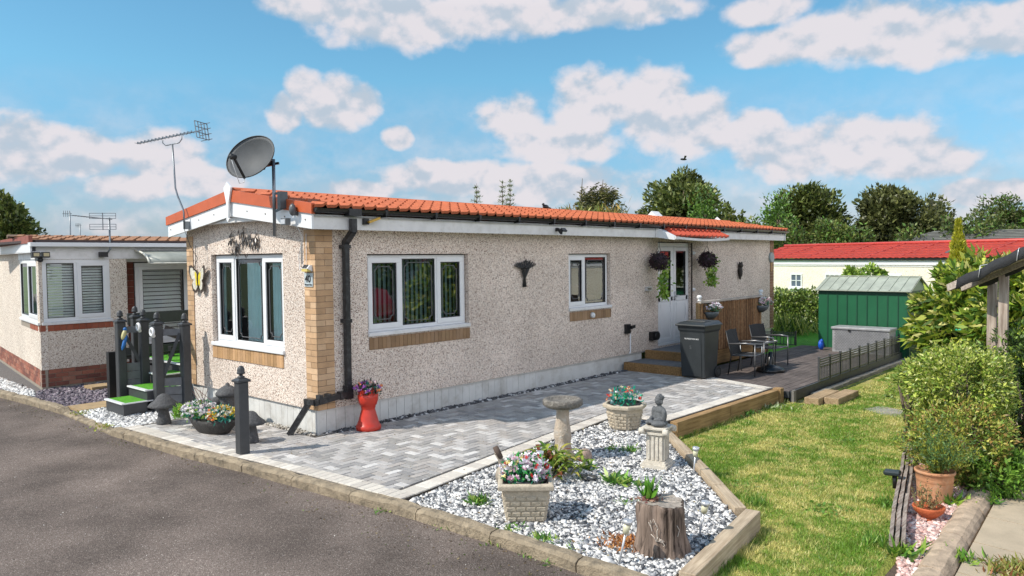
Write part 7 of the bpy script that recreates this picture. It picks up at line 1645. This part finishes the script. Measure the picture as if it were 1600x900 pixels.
# homes and trees on the camera side of the road: seen mirrored in the panes
def behind():
    t = thing('mirrored_bungalow', 'pale home with dark roof across the lawn, seen reflected in the window panes', 'house', (14,-14,-.3))
    m = MB(); m.box((14.2,-19,-.3),(34,-15,2.2)); m.build('wall', M('pale_render', (.6,.6,.57), .8), t); m = MB(); m.slab([(14,-14.7,2.2),(14,-17,3.3),(14,-19.3,2.2)], (20.2,0,0)); m.build('roof', M('dark_grey_roof', (.06,.06,.06), .8), t)
    m = MB()
    for x in (16,20,25,29): m.box((x,-14.99,.7),(x+1.4,-14.95,1.8))
    m.build('window', M('dark_pane', (.03,.035,.04), .2), t)
    t = thing('mirrored_fence', 'dark board fence across the lawn, seen reflected in the window panes', 'fence', (13,-12.6,-.3)); m = MB(); x = 13
    while x < 32: m.box((x,-12.6,-.3),(x+.14,-12.56,1.55)); x += .15
    m.build('boards', CHAR, t)
    for x, y, h, w in ((11.6,-14.2,4.8,2.0),(8.3,-14.6,4.4,1.9)):
        tr = thing('mirrored_tree', 'leafy green tree across the road seen in the window reflection, %s one' % ('wider' if x > 10 else 'narrower'), 'tree', (x,y,-.3)); P, d = clumps((x,y,h*.55), (w,w,h*.45), 110, 80, .35, .5); leaves('crown', P, d, .16, .08, LEAF, tr, pick(OAK+BRT,len(P))); m = MB(); m.cyl((x,y,-.3),(x,y,h*.6),.15,.06); m.build('trunk', BARK, tr)
    c = thing('mirrored_car', 'red car parked across the road, seen reflected in the front panes', 'car', (9.8,-12,-.1)); RP = M('red_car_paint', (.28,.01,.012), .25, .05, coat=1)
    m = MB(); m.slab([(9.0,-14.0,.25),(9.0,-10.2,.25),(9.0,-10.1,.6),(9.0,-11.1,.85),(9.0,-11.6,1.35),(9.0,-13.2,1.4),(9.0,-13.9,.95),(9.0,-14.05,.6)], (1.7,0,0)); o = m.build('body', RP, c, recalc=True); b = o.modifiers.new('bevel','BEVEL'); b.width = .08; b.segments = 3
    for yy in (-13.3,-10.9):
        for xx in (8.98,10.62): m = MB(); m.cyl((xx,yy,.2),(xx+.1,yy,.2),.31,n=20); m.build('wheel', PLAS, c)
    for xx in (8.995,10.695): m = MB(); m.slab([(xx,-11.25,.88),(xx,-11.65,1.26),(xx,-13.1,1.3),(xx,-13.5,.95)], (.01,0,0)); m.build('window', M('car_glass', (.02,.025,.03), .1), c)
behind()

def across():
    t = thing('mirrored_park_home', 'pale park home across the road, seen reflected in the end window', 'house', (-12.5,4,-.1))
    m = MB(); m.box((-17,-4,-.2),(-12.5,14,2.5)); m.build('wall', M('cream_wall', (.6,.58,.52), .8), t); m = MB(); m.slab([(-12.2,-4.3,2.5),(-14.7,-4.3,3.1),(-17.3,-4.3,2.5)], (0,18.6,0)); m.build('roof', M('brown_roof', (.12,.07,.05), .8), t, recalc=True)
    m = MB()
    for y in (-1.5,3,8): m.box((-12.5,y,1.0),(-12.46,y+1.7,2.1))
    m.build('window', M('dark_pane', (.03,.035,.04), .2), t)
across()

for (px,py),lab in (((1372,850),'ragged tuft of longer grass against the near log edging'),((1383,790),'longer grass tuft along the middle of the log edging'),((1180,790),'tuft of coarse grass at the outer corner of the gravel sleepers'),((1150,760),'small dark clover patch in the lawn below the solar stake'),((1290,800),'broad leaved weed rosette in the middle of the lawn'),((1230,700),'low clover patch in the lawn beside the pillar'),((1320,690),'broad leaved weed near the stepping stone'),((1105,885),'long grass at the foot of the front sleeper')):
    q = G(px,py,-.2); q = G(px,py,float(lawn_z(q.x))); r_ = 'clover' in lab or 'rosette' in lab or 'broad' in lab
    tuft('lawn_weed', lab, tuple(q), 220 if not r_ else 120, .09 if not r_ else .045, .008 if not r_ else .026, [(.14,.30,.04),(.22,.36,.05),(.09,.2,.03)], .5 if not r_ else 1.3, 1.2 if not r_ else .4, .10 if r_ else .07, group='weeds in the lawn')
# dry leaves and grit lying on the road edge, paving and gravel
x, y = scatter([(-1.9,-6.5),(-1.05,-6.0),(-1.2,-1),(-1.45,2.5),(-1.6,7),(-2.0,7),(-1.9,2.5),(-1.65,-1)], 900); P = np.stack([x,y,np.full(900,-.096)],1)
d = RNG.normal(0,1,(900,3)); d[:,2] = .12; tag(leaves('kerbside_debris', P, d, .022, .012, LEAF, None, pick([(.20,.14,.07),(.10,.07,.04),(.28,.22,.12),(.12,.16,.04)],900)), 'dry leaf litter and grit along the kerb', None, None, 'stuff')
x, y = scatter(BED, 500); P = np.stack([x,y,np.full(500,-.012)],1); d = RNG.normal(0,1,(500,3)); d[:,2] = .2; tag(leaves('gravel_litter', P, d, .03, .013, LEAF, None, pick([(.26,.17,.08),(.14,.09,.05),(.34,.28,.14),(.10,.05,.03)],500)), 'small dry leaves scattered over the gravel', None, None, 'stuff')
x, y = scatter([(-1.0,-2.7),(7,-3.0),(7,-.2),(-.9,-.2)], 260); P = np.stack([x,y,np.full(260,.004)],1); d = RNG.normal(0,1,(260,3)); d[:,2] = .12; tag(leaves('paving_litter', P, d, .02, .010, LEAF, None, pick([(.20,.14,.07),(.12,.16,.04),(.30,.25,.15)],260)), 'specks of dry leaf on the block paving', None, None, 'stuff')

x, y = scatter([(-7.5,-8),(-1.35,-8),(-1.4,0),(-1.7,8),(-7.5,8)], 900); P = np.stack([x,y,np.full(900,-.098)],1); d = RNG.normal(0,1,(900,3)); d[:,2] = .5; tag(leaves('road_grit', P, d, .010, .009, STONE, None, pick([(.62,.58,.53),(.45,.40,.36),(.05,.045,.04)],900)), 'pale and dark grit scattered over the road', None, None, 'stuff')
